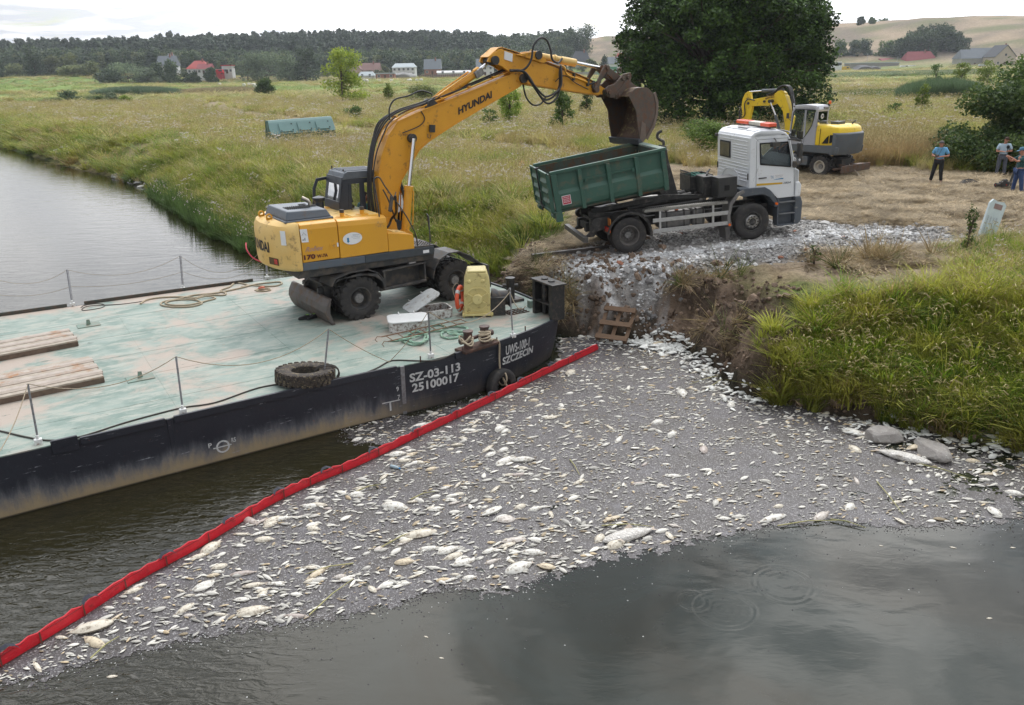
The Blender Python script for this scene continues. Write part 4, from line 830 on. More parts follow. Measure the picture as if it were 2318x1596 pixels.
q=MB();q.tube([(-2.16,-.22,2.9),(-2.16,-.22,3.05),(-2.2,-.2,3.1),(-2.32,-.12,3.17)],[.045,.045,.05,.055],10);q.build('exhaust_pipe',shade('bare_steel',(.4,.37,.32),.35,.9,(.25,.2,.15),6),dig,smooth=40)
q=MB();q.lathe([(.12,0),(.12,.22),(.14,.24),(.17,.3),(.17,.34),(.05,.38),(0,.38)],18,Matrix.Translation((-1.62,.55,2.7)));q.build('air_cleaner',M_NAVY,dig,smooth=35)
for x,y in((-1.55,-.85),(-.95,-.75)):
    q=MB();q.cyl((x,y,2.66),(x,y,2.70),.17,n=18);q.cyl((x,y,2.7),(x,y,2.8),.055,n=12);q.build('filler_neck',M_YP,dig);q=MB();q.cyl((x,y,2.8),(x,y,2.88),.06,n=12);q.build('filler_cap',M_FR,dig)
# cab
cabx=[(-1.2,2.58),(-1.2,2.9),(-1.08,3.5),(-1.0,3.66),(-.9,3.70),(.35,3.68),(.52,3.62),(.75,3.0),(.78,2.4),(.70,1.55),(-1.1,1.55)]
q=MB();q.prism([(-1.08,3.5),(-1.0,3.66),(-.9,3.705),(.35,3.68),(.52,3.62),(.56,3.52)],.12,1.24)
for i in range(5):q.prism([(-.95,3.70),(-.9,3.725),(.0,3.71),(.02,3.69)],.25+.2*i,.33+.2*i)
q.build('cab_roof',M_DG2 if 'M_DG2' in globals()else shade('cab_roof_paint',(.11,.13,.155),.45),dig,bevel=.03,seg=3)
def frame_face(mb,outer,holes,y,th):
    """side wall with window openings: outline minus rectangles, in strips"""
    pass
q=MB();yR=.15
for y0,y1 in((.13,.18),(1.19,1.24)):
    q.prism([(-1.22,2.6),(-1.2,2.9),(-1.08,3.5),(.56,3.5),(.6,3.37),(-.9,3.37),(-.97,2.6)],y0,y1)
    q.prism([(-.97,2.6),(-.90,3.37),(-.82,3.37),(-.86,2.6)],y0,y1)
    q.prism([(-.62,2.4),(-.58,3.38),(-.45,3.38),(-.43,2.4)],y0,y1)
    q.prism([(.60,3.5),(.66,3.4),(.80,2.9),(.80,1.6),(.72,1.6),(.72,2.85),(.58,3.37)],y0,y1)
    q.prism([(-1.2,1.55),(.8,1.55),(.8,2.1),(.4,2.3),(-.43,2.55),(-1.2,2.62)],y0,y1)
q.bb(-1.22,-1.17,.13,1.24,2.3,2.92);q.prism([(-1.2,2.9),(-1.08,3.5),(-1.04,3.5),(-1.16,2.9)],.13,.3);q.prism([(-1.2,2.9),(-1.08,3.5),(-1.04,3.5),(-1.16,2.9)],1.08,1.24);q.prism([(-1.12,3.36),(-1.08,3.56),(-1.04,3.56),(-1.08,3.36)],.13,1.24)
q.bb(.72,.8,.13,1.24,1.55,1.7)
q.build('cab_shell',M_NAVY,dig,bevel=.012)
q=MB();q.add([(-1.185,.3,2.92),(-1.185,1.08,2.92),(-1.09,1.08,3.38),(-1.09,.3,3.38)],[(0,1,2,3)]);q.build('rear_window',M_GLASS,dig)
q=MB();q.add([(-.87,.155,2.6),(-.61,.155,2.6),(-.57,.155,3.38),(-.83,.155,3.38)],[(0,1,2,3)]);q.build('side_window',M_GLASS,dig)
q=MB();q.add([(.74,.18,1.7),(.74,1.2,1.7),(.74,1.2,2.9),(.60,1.2,3.45),(.60,.18,3.45),(.74,.18,2.9)],[(0,1,2,5),(5,2,3,4)]);q.build('windscreen',M_GLASS,dig)
q=MB();q.bb(-.55,-.05,.5,.95,2.0,2.15);q.prism([(-.6,2.1),(-.5,2.1),(-.62,2.75),(-.72,2.75)],.52,.93);q.prism([(-.68,2.8),(-.6,2.8),(-.64,2.98),(-.71,2.98)],.6,.85);q.build('seat',M_FR,dig,bevel=.03)
q=MB();q.bb(-.2,.3,.25,.42,2.0,2.35);q.cyl((.25,.33,2.35),(.3,.33,2.6),.02);q.cyl((.4,.72,2.0),(.3,.72,2.45),.03);q.lathe([(.16,0),(.18,.01),(.16,.02)],18,Matrix.Translation((.28,.72,2.45))@Matrix.Rotation(rad(-25),4,'Y'));q.build('console',M_FR,dig)
# open cab door folded back, as a frame
dfr=[(-1.55,2.75),(-1.50,3.2),(-1.38,3.46),(-.75,3.52),(-.75,3.44),(-1.33,3.38),(-1.42,3.18),(-1.47,2.75)]
q=MB();q.prism(dfr,1.27,1.31);q.prism([(-1.55,2.75),(-1.47,2.75),(-1.55,1.9),(-1.62,1.9)],1.27,1.31);q.build('cab_door',M_NAVY,dig,bevel=.008)
# beacon, aerials
q=MB();q.cyl((-.12,.35,3.69),(-.12,.35,3.76),.06,n=14);q.build('beacon_base',M_FR,dig);q=MB();q.lathe([(.065,0),(.068,.06),(.06,.13),(.035,.16),(0,.165)],16,Matrix.Translation((-.12,.35,3.76)));q.build('beacon',M_AMBER,dig,smooth=50)
q=MB();q.tube([(-1.0,1.0,3.7),(-1.0,1.0,3.80)],.02,6);q.tube([(-1.05,.95,3.78),(-1.12,.5,3.45),(-1.16,.3,3.2)],.005,4);q.tube([(-.95,.3,3.7),(-.95,.3,3.76)],.02,6);q.build('aerial',M_FR,dig)
# handrails and mirror
q=MB();q.tube(catmull([(-.66,-1.2,2.62),(-.68,-1.2,3.0),(-.74,-1.2,3.5),(-.70,-1.2,3.64),(-.58,-1.2,3.64),(-.45,-1.2,3.42),(-.25,-1.2,3.12),(.05,-1.2,2.68),(.3,-1.2,2.2),(.38,-1.2,1.95),(.40,-1.2,1.70)],4),.02,6);q.build('handrail',M_FR,dig,smooth=60)
q=MB();q.tube([(.78,-1.2,1.7),(.84,-1.1,2.45),(.86,-.95,2.52),(.95,-.8,2.45),(1.02,-.8,1.7)],.016,6);q.build('handrail',M_FR,dig,smooth=60)
q=MB();q.box((-.33,-1.25,2.95),(.06,.14,.42),ry=rad(12));q.build('mirror',M_FR,dig,bevel=.02);q=MB();q.tube([(-.33,-1.22,3.0),(-.2,-1.2,3.05)],.015,6);q.tube([(-.2,-1.2,3.08),(-.05,-1.0,3.2)],.012,6);q.build('mirror_arm',M_FR,dig)
# decals and lettering on the side
q=MB();nE=32;q.add([(-1.50+.265*math.cos(2*math.pi*i/nE),-1.312,2.19+.155*math.sin(2*math.pi*i/nE))for i in range(nE)],[tuple(range(nE))]);q.build('oval_decal',M_DECAL,dig,fixn=False)
def sidetext(body,x0,x1,z0,z1,mat,y=-1.314,bold=.02,sh=0.,par=None):return lettering('lettering',body,lambda a,b:Vector((x0+(x1-x0)*a+sh*b,y,z0+(z1-z0)*b)),mat,bold,par or dig)
sidetext('170',-2.83,-2.53,1.80,1.93,M_INKR,bold=.05);sidetext('W-7A',-2.49,-2.2,1.81,1.90,M_INKR,bold=.04);sidetext('Robex',-2.78,-2.33,2.0,2.12,shade('pink_grey_print',(.5,.3,.25),.5),bold=.01,sh=.06)
sidetext('Zaklad Robot',-1.49,-1.30,2.26,2.29,M_GREYINK,-1.316,.0);sidetext('Hydrotechnicznych',-1.53,-1.27,2.215,2.24,M_GREYINK,-1.316,.0);sidetext('i Podwodnych',-1.49,-1.30,2.17,2.195,M_GREYINK,-1.316,.0)
q=MB();q.add([(-1.66,-1.316,2.12),(-1.62,-1.316,2.09),(-1.58,-1.316,2.13),(-1.6,-1.316,2.14),(-1.6,-1.316,2.22),(-1.65,-1.316,2.22),(-1.65,-1.316,2.14)],[tuple(range(7))]);q.build('logo',M_INKB,dig,fixn=False)
q=MB();q.prism([(-2.84,2.25),(-2.66,2.24),(-2.68,2.57),(-2.86,2.58)],-1.309,-1.303);q.build('warning_decal',M_DECAL,dig)
q=MB();q.bb(-2.76,-2.745,-1.313,-1.31,2.29,2.36);q.bb(-2.82,-2.77,-1.313,-1.31,2.30,2.32);q.tube([(-2.82,-1.311,2.42),(-2.77,-1.311,2.49),(-2.71,-1.311,2.42)],.004,4);q.build('decal_figure',M_INK,dig)
q=MB();q.bb(-2.12,-1.95,-1.312,-1.303,2.0,2.12);q.build('latch',M_YB,dig);q=MB();q.bb(-2.03,-2.0,-1.318,-1.31,2.05,2.07);q.build('lock',M_GREY,dig);q=MB();q.bb(-1.93,-1.89,-1.311,-1.303,2.03,2.13);q.build('label_plate',M_DECAL,dig)
q=MB();q.bb(.5,.68,-1.318,-1.3,1.53,1.61);q.build('label_plate',M_DECAL,dig)
# boom: box girder from the traced side profile
boomp=[(-.16,2.05),(-.19,3.52),(-.06,4.07),(.19,4.6),(.5,4.95),(1.0,5.12),(1.43,5.26),(2.28,5.50),(3.21,5.78),(4.21,6.09),(4.52,6.15),(4.66,6.02),(4.62,5.86),(4.4,5.72),(3.43,5.31),(2.2,4.77),(1.38,4.37),(1.11,4.18),(.83,3.82),(.5,3.39),(.17,2.46),(.12,2.05)]
YB=-.02;HB=.22
q=MB();q.prism(boomp,YB-HB,YB+HB);q.build('boom',M_YB,dig,bevel=.012)
q=MB();q.ribbon([(x,z+.012)for x,z in boomp[1:11]],YB-HB-.025,YB+HB+.025,-.02);q.ribbon([(x,z-.012)for x,z in boomp[12:21]],YB-HB-.025,YB+HB+.025,-.02);q.build('boom_flange',M_YB,dig)
sidetext('HYUNDAI',2.38,3.5,5.04,5.24,M_INK,y=YB-HB-.012,bold=.04)
for o in[x for x in dig.children if x.name.startswith('lettering')][-1:]:
    for v in o.data.vertices:v.co.z+=(v.co.x-2.38)*.378
def pin(mb,x,z,r,y0,y1,n=16):mb.cyl((x,y0,z),(x,y1,z),r,n=n)
q=MB();pin(q,.86,4.5,.12,YB-HB-.14,YB+HB+.14);pin(q,.86,4.5,.07,YB-HB-.18,YB+HB+.18);q.build('boom_pin',M_FR,dig,smooth=35)
q=MB();pin(q,4.56,5.97,.13,-.36,.32);q.build('boom_pin',M_FR,dig,smooth=35)
q=MB();q.box((1.5,YB-HB-.06,4.72),(.16,.07,.2),ry=.1);q.tube([(1.38,YB-HB-.02,4.58),(1.35,YB-HB-.06,4.50),(1.42,YB-HB-.06,4.46),(1.45,YB-HB-.06,4.56)],.012,5);q.build('work_lamp',M_FR,dig,bevel=.02)
# boom cylinders either side
for s_ in(-1,1):
    y=YB+s_*.40
    q=MB();q.cyl((.42,y,1.95),(.62,y,3.20),.115,n=18);q.cyl((.605,y,3.12),(.625,y,3.25),.13,n=18);q.cyl((.4,y,1.9),(.42,y,2.05),.13,n=18);q.tube([(.53,y-.0,2.1),(.64,y-.08*1,2.2),(.72,y-.08,3.1),(.66,y,3.15)],.018,6);q.build('boom_cylinder',M_YP,dig,smooth=40)
    q=MB();q.cyl((.62,y,3.2),(.86,y,4.5),.055,n=14);q.build('cylinder_rod',M_CHROME,dig,smooth=40)
q=MB();q.prism([(.2,1.5),(.62,1.5),(.6,1.95),(.42,2.1),(.25,1.95)],-.56,-.48);q.prism([(.2,1.5),(.62,1.5),(.6,1.95),(.42,2.1),(.25,1.95)],.40,.48);q.prism([(-.35,1.5),(.3,1.5),(.2,2.35),(-.05,2.45),(-.3,2.3)],-.36,-.28);q.prism([(-.35,1.5),(.3,1.5),(.2,2.35),(-.05,2.45),(-.3,2.3)],.22,.30);q.build('boom_bracket',M_YB,dig,bevel=.01)
# stick (dipper arm)
stickp=[(3.41,6.47),(3.79,6.76),(3.88,6.78),(4.38,6.68),(4.92,6.68),(5.12,6.66),(5.42,6.43),(6.68,6.01),(7.56,5.70),(7.80,5.58),(7.78,5.44),(7.45,5.42),(6.68,5.53),(5.57,5.69),(4.64,5.83),(4.50,5.90),(4.12,6.14),(3.87,6.33)]
q=MB();q.prism([(3.9,6.35),(3.88,6.78),(4.38,6.65),(4.8,6.55),(5.42,6.36),(6.68,5.99),(7.56,5.68),(7.80,5.56),(7.78,5.44),(7.45,5.42),(6.68,5.53),(5.57,5.69),(4.64,5.83),(4.48,5.90),(4.12,6.14)],-.19,.15);q.build('stick',M_YB,dig,bevel=.012)
q=MB()
for y0,y1 in((-.27,-.2),(.16,.23)):q.prism([(3.38,6.44),(3.46,6.60),(3.79,6.77),(3.9,6.78),(3.93,6.4),(4.15,6.12),(3.87,6.3),(3.6,6.40)],y0,y1);q.prism([(4.35,6.62),(4.92,6.70),(5.14,6.72),(5.22,6.62),(5.45,6.42),(5.3,6.38)],y0,y1);q.prism([(4.35,5.9),(4.5,6.12),(4.75,6.08),(4.8,5.86),(4.6,5.82)],y0,y1)
q.ribbon([(3.42,6.55),(3.79,6.80),(3.9,6.81)],-.24,.2,.02);q.ribbon([(3.9,6.81),(4.38,6.69),(5.42,6.43),(6.68,6.03),(7.5,5.74)],-.215,.175,.015);q.ribbon([(4.64,5.80),(5.57,5.67),(6.68,5.51),(7.45,5.4)],-.215,.175,.015);q.build('stick_bracket',M_YB,dig,bevel=.006)
q=MB();q.prism([(3.97,6.50),(4.25,6.42),(4.27,6.64),(3.99,6.72)],-.205,-.192);q.build('warning_decal',M_DECAL,dig)
q=MB();pin(q,3.6,6.47,.12,-.36,.32);pin(q,5.12,6.6,.12,-.32,.28);pin(q,7.70,5.5,.09,-.3,.26);q.build('stick_pin',M_FR,dig,smooth=35)
# stick cylinder
q=MB();q.cyl((1.6,YB,5.33),(3.18,YB,6.16),.105,n=18);q.cyl((3.1,YB,6.12),(3.24,YB,6.2),.13,n=18);q.tube([(1.75,YB-.1,5.5),(2.0,YB-.12,5.66),(2.95,YB-.12,6.18),(3.1,YB-.1,6.24)],.022,6);q.tube([(1.75,YB+.1,5.5),(2.0,YB+.12,5.66),(2.95,YB+.12,6.18)],.022,6);q.build('stick_cylinder',M_YB,dig,smooth=40)
q=MB();q.cyl((3.2,YB,6.18),(3.62,YB,6.47),.055,n=14);q.build('cylinder_rod',M_CHROME,dig,smooth=40)
q=MB();q.box((3.15,YB-.14,6.14),(.28,.08,.2),ry=rad(-30));q.build('valve_block',M_HUB,dig,bevel=.01)
q=MB();q.prism([(1.35,5.2),(1.85,5.3),(1.62,5.5),(1.5,5.45)],YB-.18,YB-.1);q.prism([(1.35,5.2),(1.85,5.3),(1.62,5.5),(1.5,5.45)],YB+.1,YB+.18);pin(q,1.6,5.34,.09,YB-.2,YB+.2);q.build('cylinder_lug',M_FR,dig)
# bucket cylinder
q=MB();q.cyl((5.2,-.02,6.6),(6.62,-.02,6.38),.10,n=18);q.cyl((6.1,-.02,6.46),(6.66,-.02,6.375),.115,n=18);q.cyl((5.85,-.02,6.5),(5.93,-.02,6.49),.12,n=18);q.tube([(5.2,-.02,6.68),(5.05,-.02,6.75),(4.98,-.02,6.7)],.02,6);q.build('bucket_cylinder',M_YC,dig,smooth=40)
q=MB();q.cyl((6.64,-.02,6.38),(7.6,-.02,6.22),.05,n=14);q.build('cylinder_rod',M_CHROME,dig,smooth=40)
# linkage and bucket
for y0,y1 in((-.34,-.28),(.24,.30)):
    q=MB();q.prism([(7.16,5.60),(7.22,5.50),(7.36,5.52),(7.38,5.66),(7.48,5.9),(7.76,6.2),(7.72,6.30),(7.6,6.32),(7.46,6.12),(7.3,5.84)],y0,y1);q.build('link_bar',M_STEEL,dig,bevel=.012)
q=MB();q.prism([(7.58,6.30),(7.76,6.28),(8.3,5.98),(8.45,5.90),(8.3,5.75),(8.05,5.85),(7.62,6.14)],-.2,-.12);q.prism([(7.58,6.30),(7.76,6.28),(8.3,5.98),(8.45,5.90),(8.3,5.75),(8.05,5.85),(7.62,6.14)],.08,.16);pin(q,7.68,6.22,.07,-.38,.34);pin(q,7.28,5.58,.09,-.36,.32);q.build('link_bar',M_STEEL,dig,bevel=.01)
q=MB()
for y0,y1 in((-.36,-.29),(.25,.32)):q.prism([(7.62,5.58),(7.72,5.68),(7.98,5.74),(8.16,5.88),(8.32,6.02),(8.60,6.06),(8.66,5.98),(8.62,5.78),(8.36,5.66),(8.2,5.5),(8.0,5.32),(7.8,5.32),(7.68,5.42)],y0,y1)
pin(q,8.3,5.88,.06,-.4,.36);pin(q,7.78,5.48,.08,-.4,.36);pin(q,8.5,5.92,.06,-.4,.36);q.lathe([(.05,-.02),(.09,-.02),(.09,.02),(.05,.02),(.05,-.02)],14,Matrix.Translation((8.36,-.1,6.12))@Matrix.Rotation(rad(90),4,'X'));q.build('quick_coupler',M_STEEL,dig,bevel=.012)
back=[(8.20,5.36),(8.32,5.50),(8.48,5.60),(8.75,5.62),(9.0,5.58),(9.21,5.42),(9.34,5.13),(9.34,4.78),(9.21,4.42),(8.95,4.06),(8.78,3.88)]
plate=back+[(8.70,4.03),(8.60,4.45),(8.52,4.9),(8.30,5.22)]
yb0,yb1=-.76,.62
M_WEAR=shade('wear_steel',(.20,.15,.11),.6,.3,(.13,.10,.09),5);bk=bpy.data.objects.new('bucket',None);COL.objects.link(bk);bk.parent=dig
q=MB();q.ribbon(back,yb0,yb1,-.03);q.build('bucket_shell',M_SHELL,bk,smooth=25)
for y0,y1 in((yb0-.02,yb0+.02),(yb1-.02,yb1+.02)):q=MB();q.prism(plate,y0,y1);q.build('side_plate',M_STEEL,bk,bevel=.006)
q=MB()
for y0 in(yb0-.035,yb1+.005):
    q=MB();q.prism([(8.78,3.88),(8.95,4.06),(8.92,4.5),(8.74,4.6),(8.70,4.03)],y0,y0+.03);q.ribbon([(9.21,5.42),(9.34,5.13),(9.34,4.78),(9.21,4.42),(8.95,4.06)],y0,y0+.03,.10);q.build('wear_plate',M_WEAR,bk)
q=MB();q.prism([(8.60,4.04),(8.66,3.86),(8.84,3.80),(8.86,3.90),(8.70,4.06)],yb0-.04,yb1+.04);q.build('cutting_edge',shade('edge_steel',(.09,.095,.11),.5,.5),bk,bevel=.01)
q=MB()
for y0 in(-.38,-.27,.22,.32):q.prism([(8.0,5.42),(8.06,5.28),(8.2,5.30),(8.5,5.45),(9.0,5.58),(8.75,5.70),(8.5,5.86),(8.36,5.80),(8.2,5.6)],y0,y0+.05)
pin(q,8.14,5.40,.06,-.42,.4);q.build('bucket_ear',M_STEEL,bk,bevel=.01)
# hoses along the boom and stick
H_=[]
def hose(pts,r=.022,par=dig,mat=M_HOSE):q=MB();q.tube(catmull(pts,6),r,7);return q.build('hose',mat,par,smooth=80)
for k_,(y,o)in enumerate(((-.12,.10),(-.05,.13),(.05,.11),(.12,.09))):
    hose([(-.3-.03*k_,y,2.3),(-.36,y,3.2),(-.28,y,3.9),(-.08-o*.3,y,4.5),(.2-.03*k_,y,4.9+o*.5),(.6,y,5.1+o),(1.3,y,5.27+o),(2.2,y,5.52+o),(3.2,y,5.82+o),(4.1,y,6.12+o)],.024)
hose([(-.27,-.2,2.2),(-.33,-.22,3.4),(-.2,-.22,4.1),(.05,-.2,4.6),(.3,-.18,4.95),(.75,-.18,5.2),(1.4,-.2,5.4)],.018)
hose([(.3,-.16,5.0),(.32,-.16,5.3),(.5,-.16,5.52),(.9,-.16,5.6),(1.3,-.14,5.72),(1.65,-.12,5.62)],.022)
hose([(1.2,YB-.24,5.2),(1.3,YB-.25,4.98),(1.1,YB-.26,4.8),(.6,YB-.26,4.65)],.014)
for y in(-.17,.13):hose([(.0,y,4.45),(.25,y,4.8),(.7,y,5.1),(1.5,y,5.36),(2.4,y,5.62),(3.3,y,5.9),(4.3,y,6.2)],.022,mat=M_YB)
for k_,(z_,yy)in enumerate(((5.25,-.42),(5.35,-.36),(5.45,-.45))):
    hose([(4.15,yy+.15,6.2),(4.5,yy,6.15),(4.75,yy-.03,5.9-.03*k_),(5.0+.05*k_,yy-.05,5.5),(5.3,yy-.03,z_),(5.65,yy,z_+.12),(5.85,yy+.04,5.75),(5.9,yy+.1,6.1),(5.95,-.26,6.3)],.03)
hose([(4.65,-.15,5.8),(4.75,-.15,5.45),(5.0,-.12,5.22),(5.3,-.1,5.22),(5.5,-.08,5.4)],.026)
hose([(4.1,-.3,6.18),(4.5,-.38,6.2),(4.75,-.42,6.45),(4.85,-.42,6.85),(5.1,-.4,7.06),(5.35,-.38,7.0),(5.5,-.35,6.75),(5.6,-.3,6.48),(5.85,-.25,6.38),(6.05,-.18,6.5)],.032)
hose([(5.95,-.25,6.3),(6.05,-.3,6.25),(6.1,-.3,6.1),(6.25,-.28,6.0),(6.6,-.25,5.92),(7.05,-.24,5.78)],.028,mat=M_YP)
hose([(5.75,-.25,5.85),(5.95,-.28,6.0),(6.2,-.28,5.98),(6.5,-.26,5.8),(7.0,-.25,5.6)],.015)
hose([(7.05,-.25,5.75),(7.3,-.3,5.82),(7.6,-.3,5.95),(7.7,-.3,6.1)],.02)
for x,z in((6.45,5.98),(7.0,5.80),(7.2,5.74)):q=MB();q.box((x,-.24,z),(.06,.08,.22),ry=.1);q.build('hose_clamp',M_FR,dig)
q=MB()
for x,z in((.5,5.08),(1.9,5.5),(2.8,5.78),(3.6,6.02)):q.box((x,-.02,z),(.06,.42,.05),ry=-.3)
q.build('hose_clamp',M_YB,dig)
hose([(-.18,-1.22,3.15),(-.12,-1.1,2.9),(.05,-.7,2.6),(.05,-.4,2.4),(-.05,-.36,2.2),(-.3,-.36,2.1)],.035);hose([(-.1,-.3,3.2),(.0,-.4,2.9),(.2,-.36,2.3)],.02)
o=MB();o.tube(catmull([(-3.5,1.35,1.9),(-3.62,.9,1.8),(-3.55,.6,1.62),(-3.4,.1,1.55)],4),.02,5);o.build('red_strap',shade('red_fabric',(.5,.03,.06),.7),dig)
# ---------------------------------------------------------------- the hook-loader truck
M_CAB=shade('truck_white',(.74,.76,.79),.28,0,(.68,.70,.73),1.2,.4,0,dirt=(.42,.40,.38),dirt_amt=.10,dirt_scale=2,coat=.3)
M_TG=shade('truck_grey',(.085,.10,.12),.5,0,(.065,.075,.09),3,.5,.05,30,dirt=(.25,.24,.22),dirt_amt=.12,dirt_scale=5)
M_ALU=shade('aluminium',(.62,.62,.63),.35,.6,(.45,.45,.46),9,.5,.05,30)
M_BIN=shade('bin_green',(.030,.088,.062),.5,0,(.045,.115,.085),1.4,.5,.08,20,dirt=(.11,.12,.085),dirt_amt=.28,dirt_scale=3.2)
M_BINI=shade('bin_inside',(.035,.07,.055),.7,0,(.07,.06,.045),2.5,.7,.2,20,dirt=(.10,.055,.03),dirt_amt=.5,dirt_scale=3)
M_CH=shade('dirty_black',(.018,.018,.019),.6,0,(.05,.047,.043),5,.6,.3,40,dirt=(.12,.11,.10),dirt_amt=.3,dirt_scale=5)
TA=Vector((3.67,24.58,1.93));trk=thing('hook_loader_truck','white-cabbed hook-loader truck standing on the rubble with its rear tipped towards the water','truck',TA,(0,rad(-3.2),rad(9.9)))
WB=4.04
for x,dual in((.04,True),(WB,False)):
    for s_,y in((-1,.0),(1,2.55)):
        yy=y+(.15 if s_<0 else-.15)
        if dual:
            wheel(trk,(x,yy+.02*s_*-1,.56),.56,.29,s_,dish=.20,rimr=.31,hub=.12,hubout=.10,lug=0,nuts=10,rimmat=M_RIMD if 'M_RIMD' in globals()else shade('dirty_rim',(.16,.15,.14),.6,.3,(.08,.07,.065),7,.7));wheel(trk,(x,yy-s_*.33,.56),.56,.29,s_,lug=0,rimr=.31)
        else:wheel(trk,(x,yy,.57),.57,.31,s_,dish=.08,rimr=.31,hub=.10,hubout=.03,lug=0,rimmat=M_CH)
q=MB();q.bb(-1.15,4.9,.72,.92,.68,.95);q.bb(-1.15,4.9,1.63,1.83,.68,.95);q.bb(-.2,.3,.35,2.2,.45,.68);q.bb(WB-.1,WB+.1,.3,2.25,.4,.58)
for x in(-1.1,-.4,.9,1.8,2.7):q.bb(x,x+.1,.9,1.7,.72,.9)
q.build('chassis_rail',M_CH,trk)
M_SLV=shade('silver_disc',(.42,.42,.42),.35,.8,(.28,.27,.26),9,.6)
for y_,s_ in((.04,-1),(2.51,1)):
    T=Matrix.Translation((WB,y_,.57))@Matrix.Rotation(rad(-90*s_),4,'X');q=MB();q.lathe([(.245,-.03),(.235,.0),(.19,.05),(.115,.05),(.11,.02)],28,T);q.build('wheel_disc',M_SLV,trk,smooth=35)
    q=MB()
    for i in range(10):a=2*math.pi*i/10;q.cyl(T@Vector((.165*math.cos(a),.165*math.sin(a),.045)),T@Vector((.165*math.cos(a),.165*math.sin(a),.085)),.02,n=6)
    q.cyl(T@Vector((0,0,.0)),T@Vector((0,0,.06)),.09,n=16);q.build('wheel_nuts',M_CH,trk)
# hook-lift frame and arm
q=MB()
for y in(.72,1.72):q.prism([(-1.0,1.0),(3.0,1.12),(3.0,1.26),(-.3,1.20),(-1.05,1.28)],y,y+.1);q.prism([(-.9,1.2),(1.4,1.42),(3.1,1.30),(3.1,1.40),(1.5,1.56),(-.9,1.34)],y+.12,y+.2)
q.box((2.2,1.27,1.33),(2.0,.5,.07));q.cyl((.3,1.0,1.2),(2.4,1.0,1.45),.08,n=12);q.cyl((.3,1.5,1.2),(2.4,1.5,1.45),.08,n=12)
for k_ in range(7):q.box((1.6+.22*k_,1.2+.05*((k_*3)%5),1.43+.02*(k_%2)),(.28,.05,.05),rz=.5*(k_%3)-.4)
q.build('hook_frame',M_CH,trk)
q=MB();q.prism([(1.45,1.45),(2.05,1.45),(2.0,1.6),(1.72,2.6),(1.66,3.0),(1.50,3.05),(1.52,2.6),(1.42,1.7)],1.12,1.42);q.build('hook_arm',M_CH,trk,bevel=.02)
q=MB();q.tube(catmull([(1.6,1.27,2.95),(1.62,1.27,3.12),(1.5,1.27,3.2),(1.42,1.27,3.28),(1.44,1.27,3.4),(1.56,1.27,3.46)],4),[.05]*12+[.045,.04,.035,.03,.03,.025,.02,.02,.02],7)if False else q.tube(catmull([(1.6,1.27,2.95),(1.62,1.27,3.12),(1.5,1.27,3.2),(1.42,1.27,3.28),(1.44,1.27,3.4),(1.56,1.27,3.46)],4),.045,7);q.build('hook',M_CH,trk,smooth=50)
q=MB();q.cyl((-.93,.25,1.02),(-.93,.40,1.02),.15,n=20);q.cyl((-.93,2.15,1.02),(-.93,2.3,1.02),.15,n=20);q.cyl((-.93,.3,1.02),(-.93,2.3,1.02),.05,n=10);q.build('bin_roller',M_CH,trk,smooth=40)
q=MB();q.prism([(-1.1,1.15),(-.5,1.15),(-.5,.78),(-1.1,.72)],.35,.45);q.prism([(-1.25,.55),(-.95,.55),(-.6,.95),(-.75,1.0)],.5,.56);q.prism([(-1.25,.55),(-.95,.55),(-.6,.95),(-.75,1.0)],1.9,1.96);q.build('rear_bracket',M_CH,trk)
q=MB();q.bb(-1.42,-1.28,-.02,2.45,.50,.66);q.build('underrun_bar',shade('bar_dark',(.09,.085,.075),.6),trk,bevel=.01)
for y in(.18,2.2):
    q=MB();q.box((-.62,y,.80),(.05,.38,.15));q.build('rear_lamp',M_RED,trk,bevel=.01);q=MB();q.box((-.6,y-.16,.79),(.07,.06,.14));q.build('indicator',M_AMBER,trk,bevel=.01);q=MB();q.box((-.55,y-.02,1.02),(.02,.26,.22));q.build('marking_plate',shade('yellow_plate',(.6,.32,.05),.5,0,(.45,.06,.03),5,.9),trk)
# wheel arches
q=MB();arc=[(.04+.68*math.cos(rad(a)),.56+.68*math.sin(rad(a)))for a in range(-8,176,12)];
for y0,y1 in((-.02,.62),(1.93,2.57)):q.ribbon(arc,y0,y1,.02)
for y0 in(-.03,2.56):q.ribbon(arc,y0,y0+.03,-.05)
q.build('mudguard',M_CH,trk,bevel=.006)
q=MB()
for y0,y1 in((.0,.55),(2.0,2.55)):q.ribbon([(3.30,.50),(3.26,.8),(3.32,1.15),(3.5,1.42),(3.75,1.55)],y0,y1,.03);q.ribbon([(3.22,.52),(3.20,.85),(3.28,1.22),(3.5,1.5),(3.72,1.6)],y0-.01,y0+.05,-.10)
q.build('mudguard',shade('grey_mudguard',(.14,.135,.13),.6,0,(.2,.19,.18),4),trk,bevel=.006)
q=MB();q.prism([(3.18,.1),(3.3,.1),(3.3,.5),(3.14,.5)],.02,.5);q.build('mud_flap',shade('flap',(.1,.095,.09),.8),trk)
for x,z in((3.27,.56),(4.82,1.06)):q=MB();q.cyl((x,-.04,z),(x,.02,z),.04,n=12);q.build('side_marker',M_AMBER,trk,smooth=40)
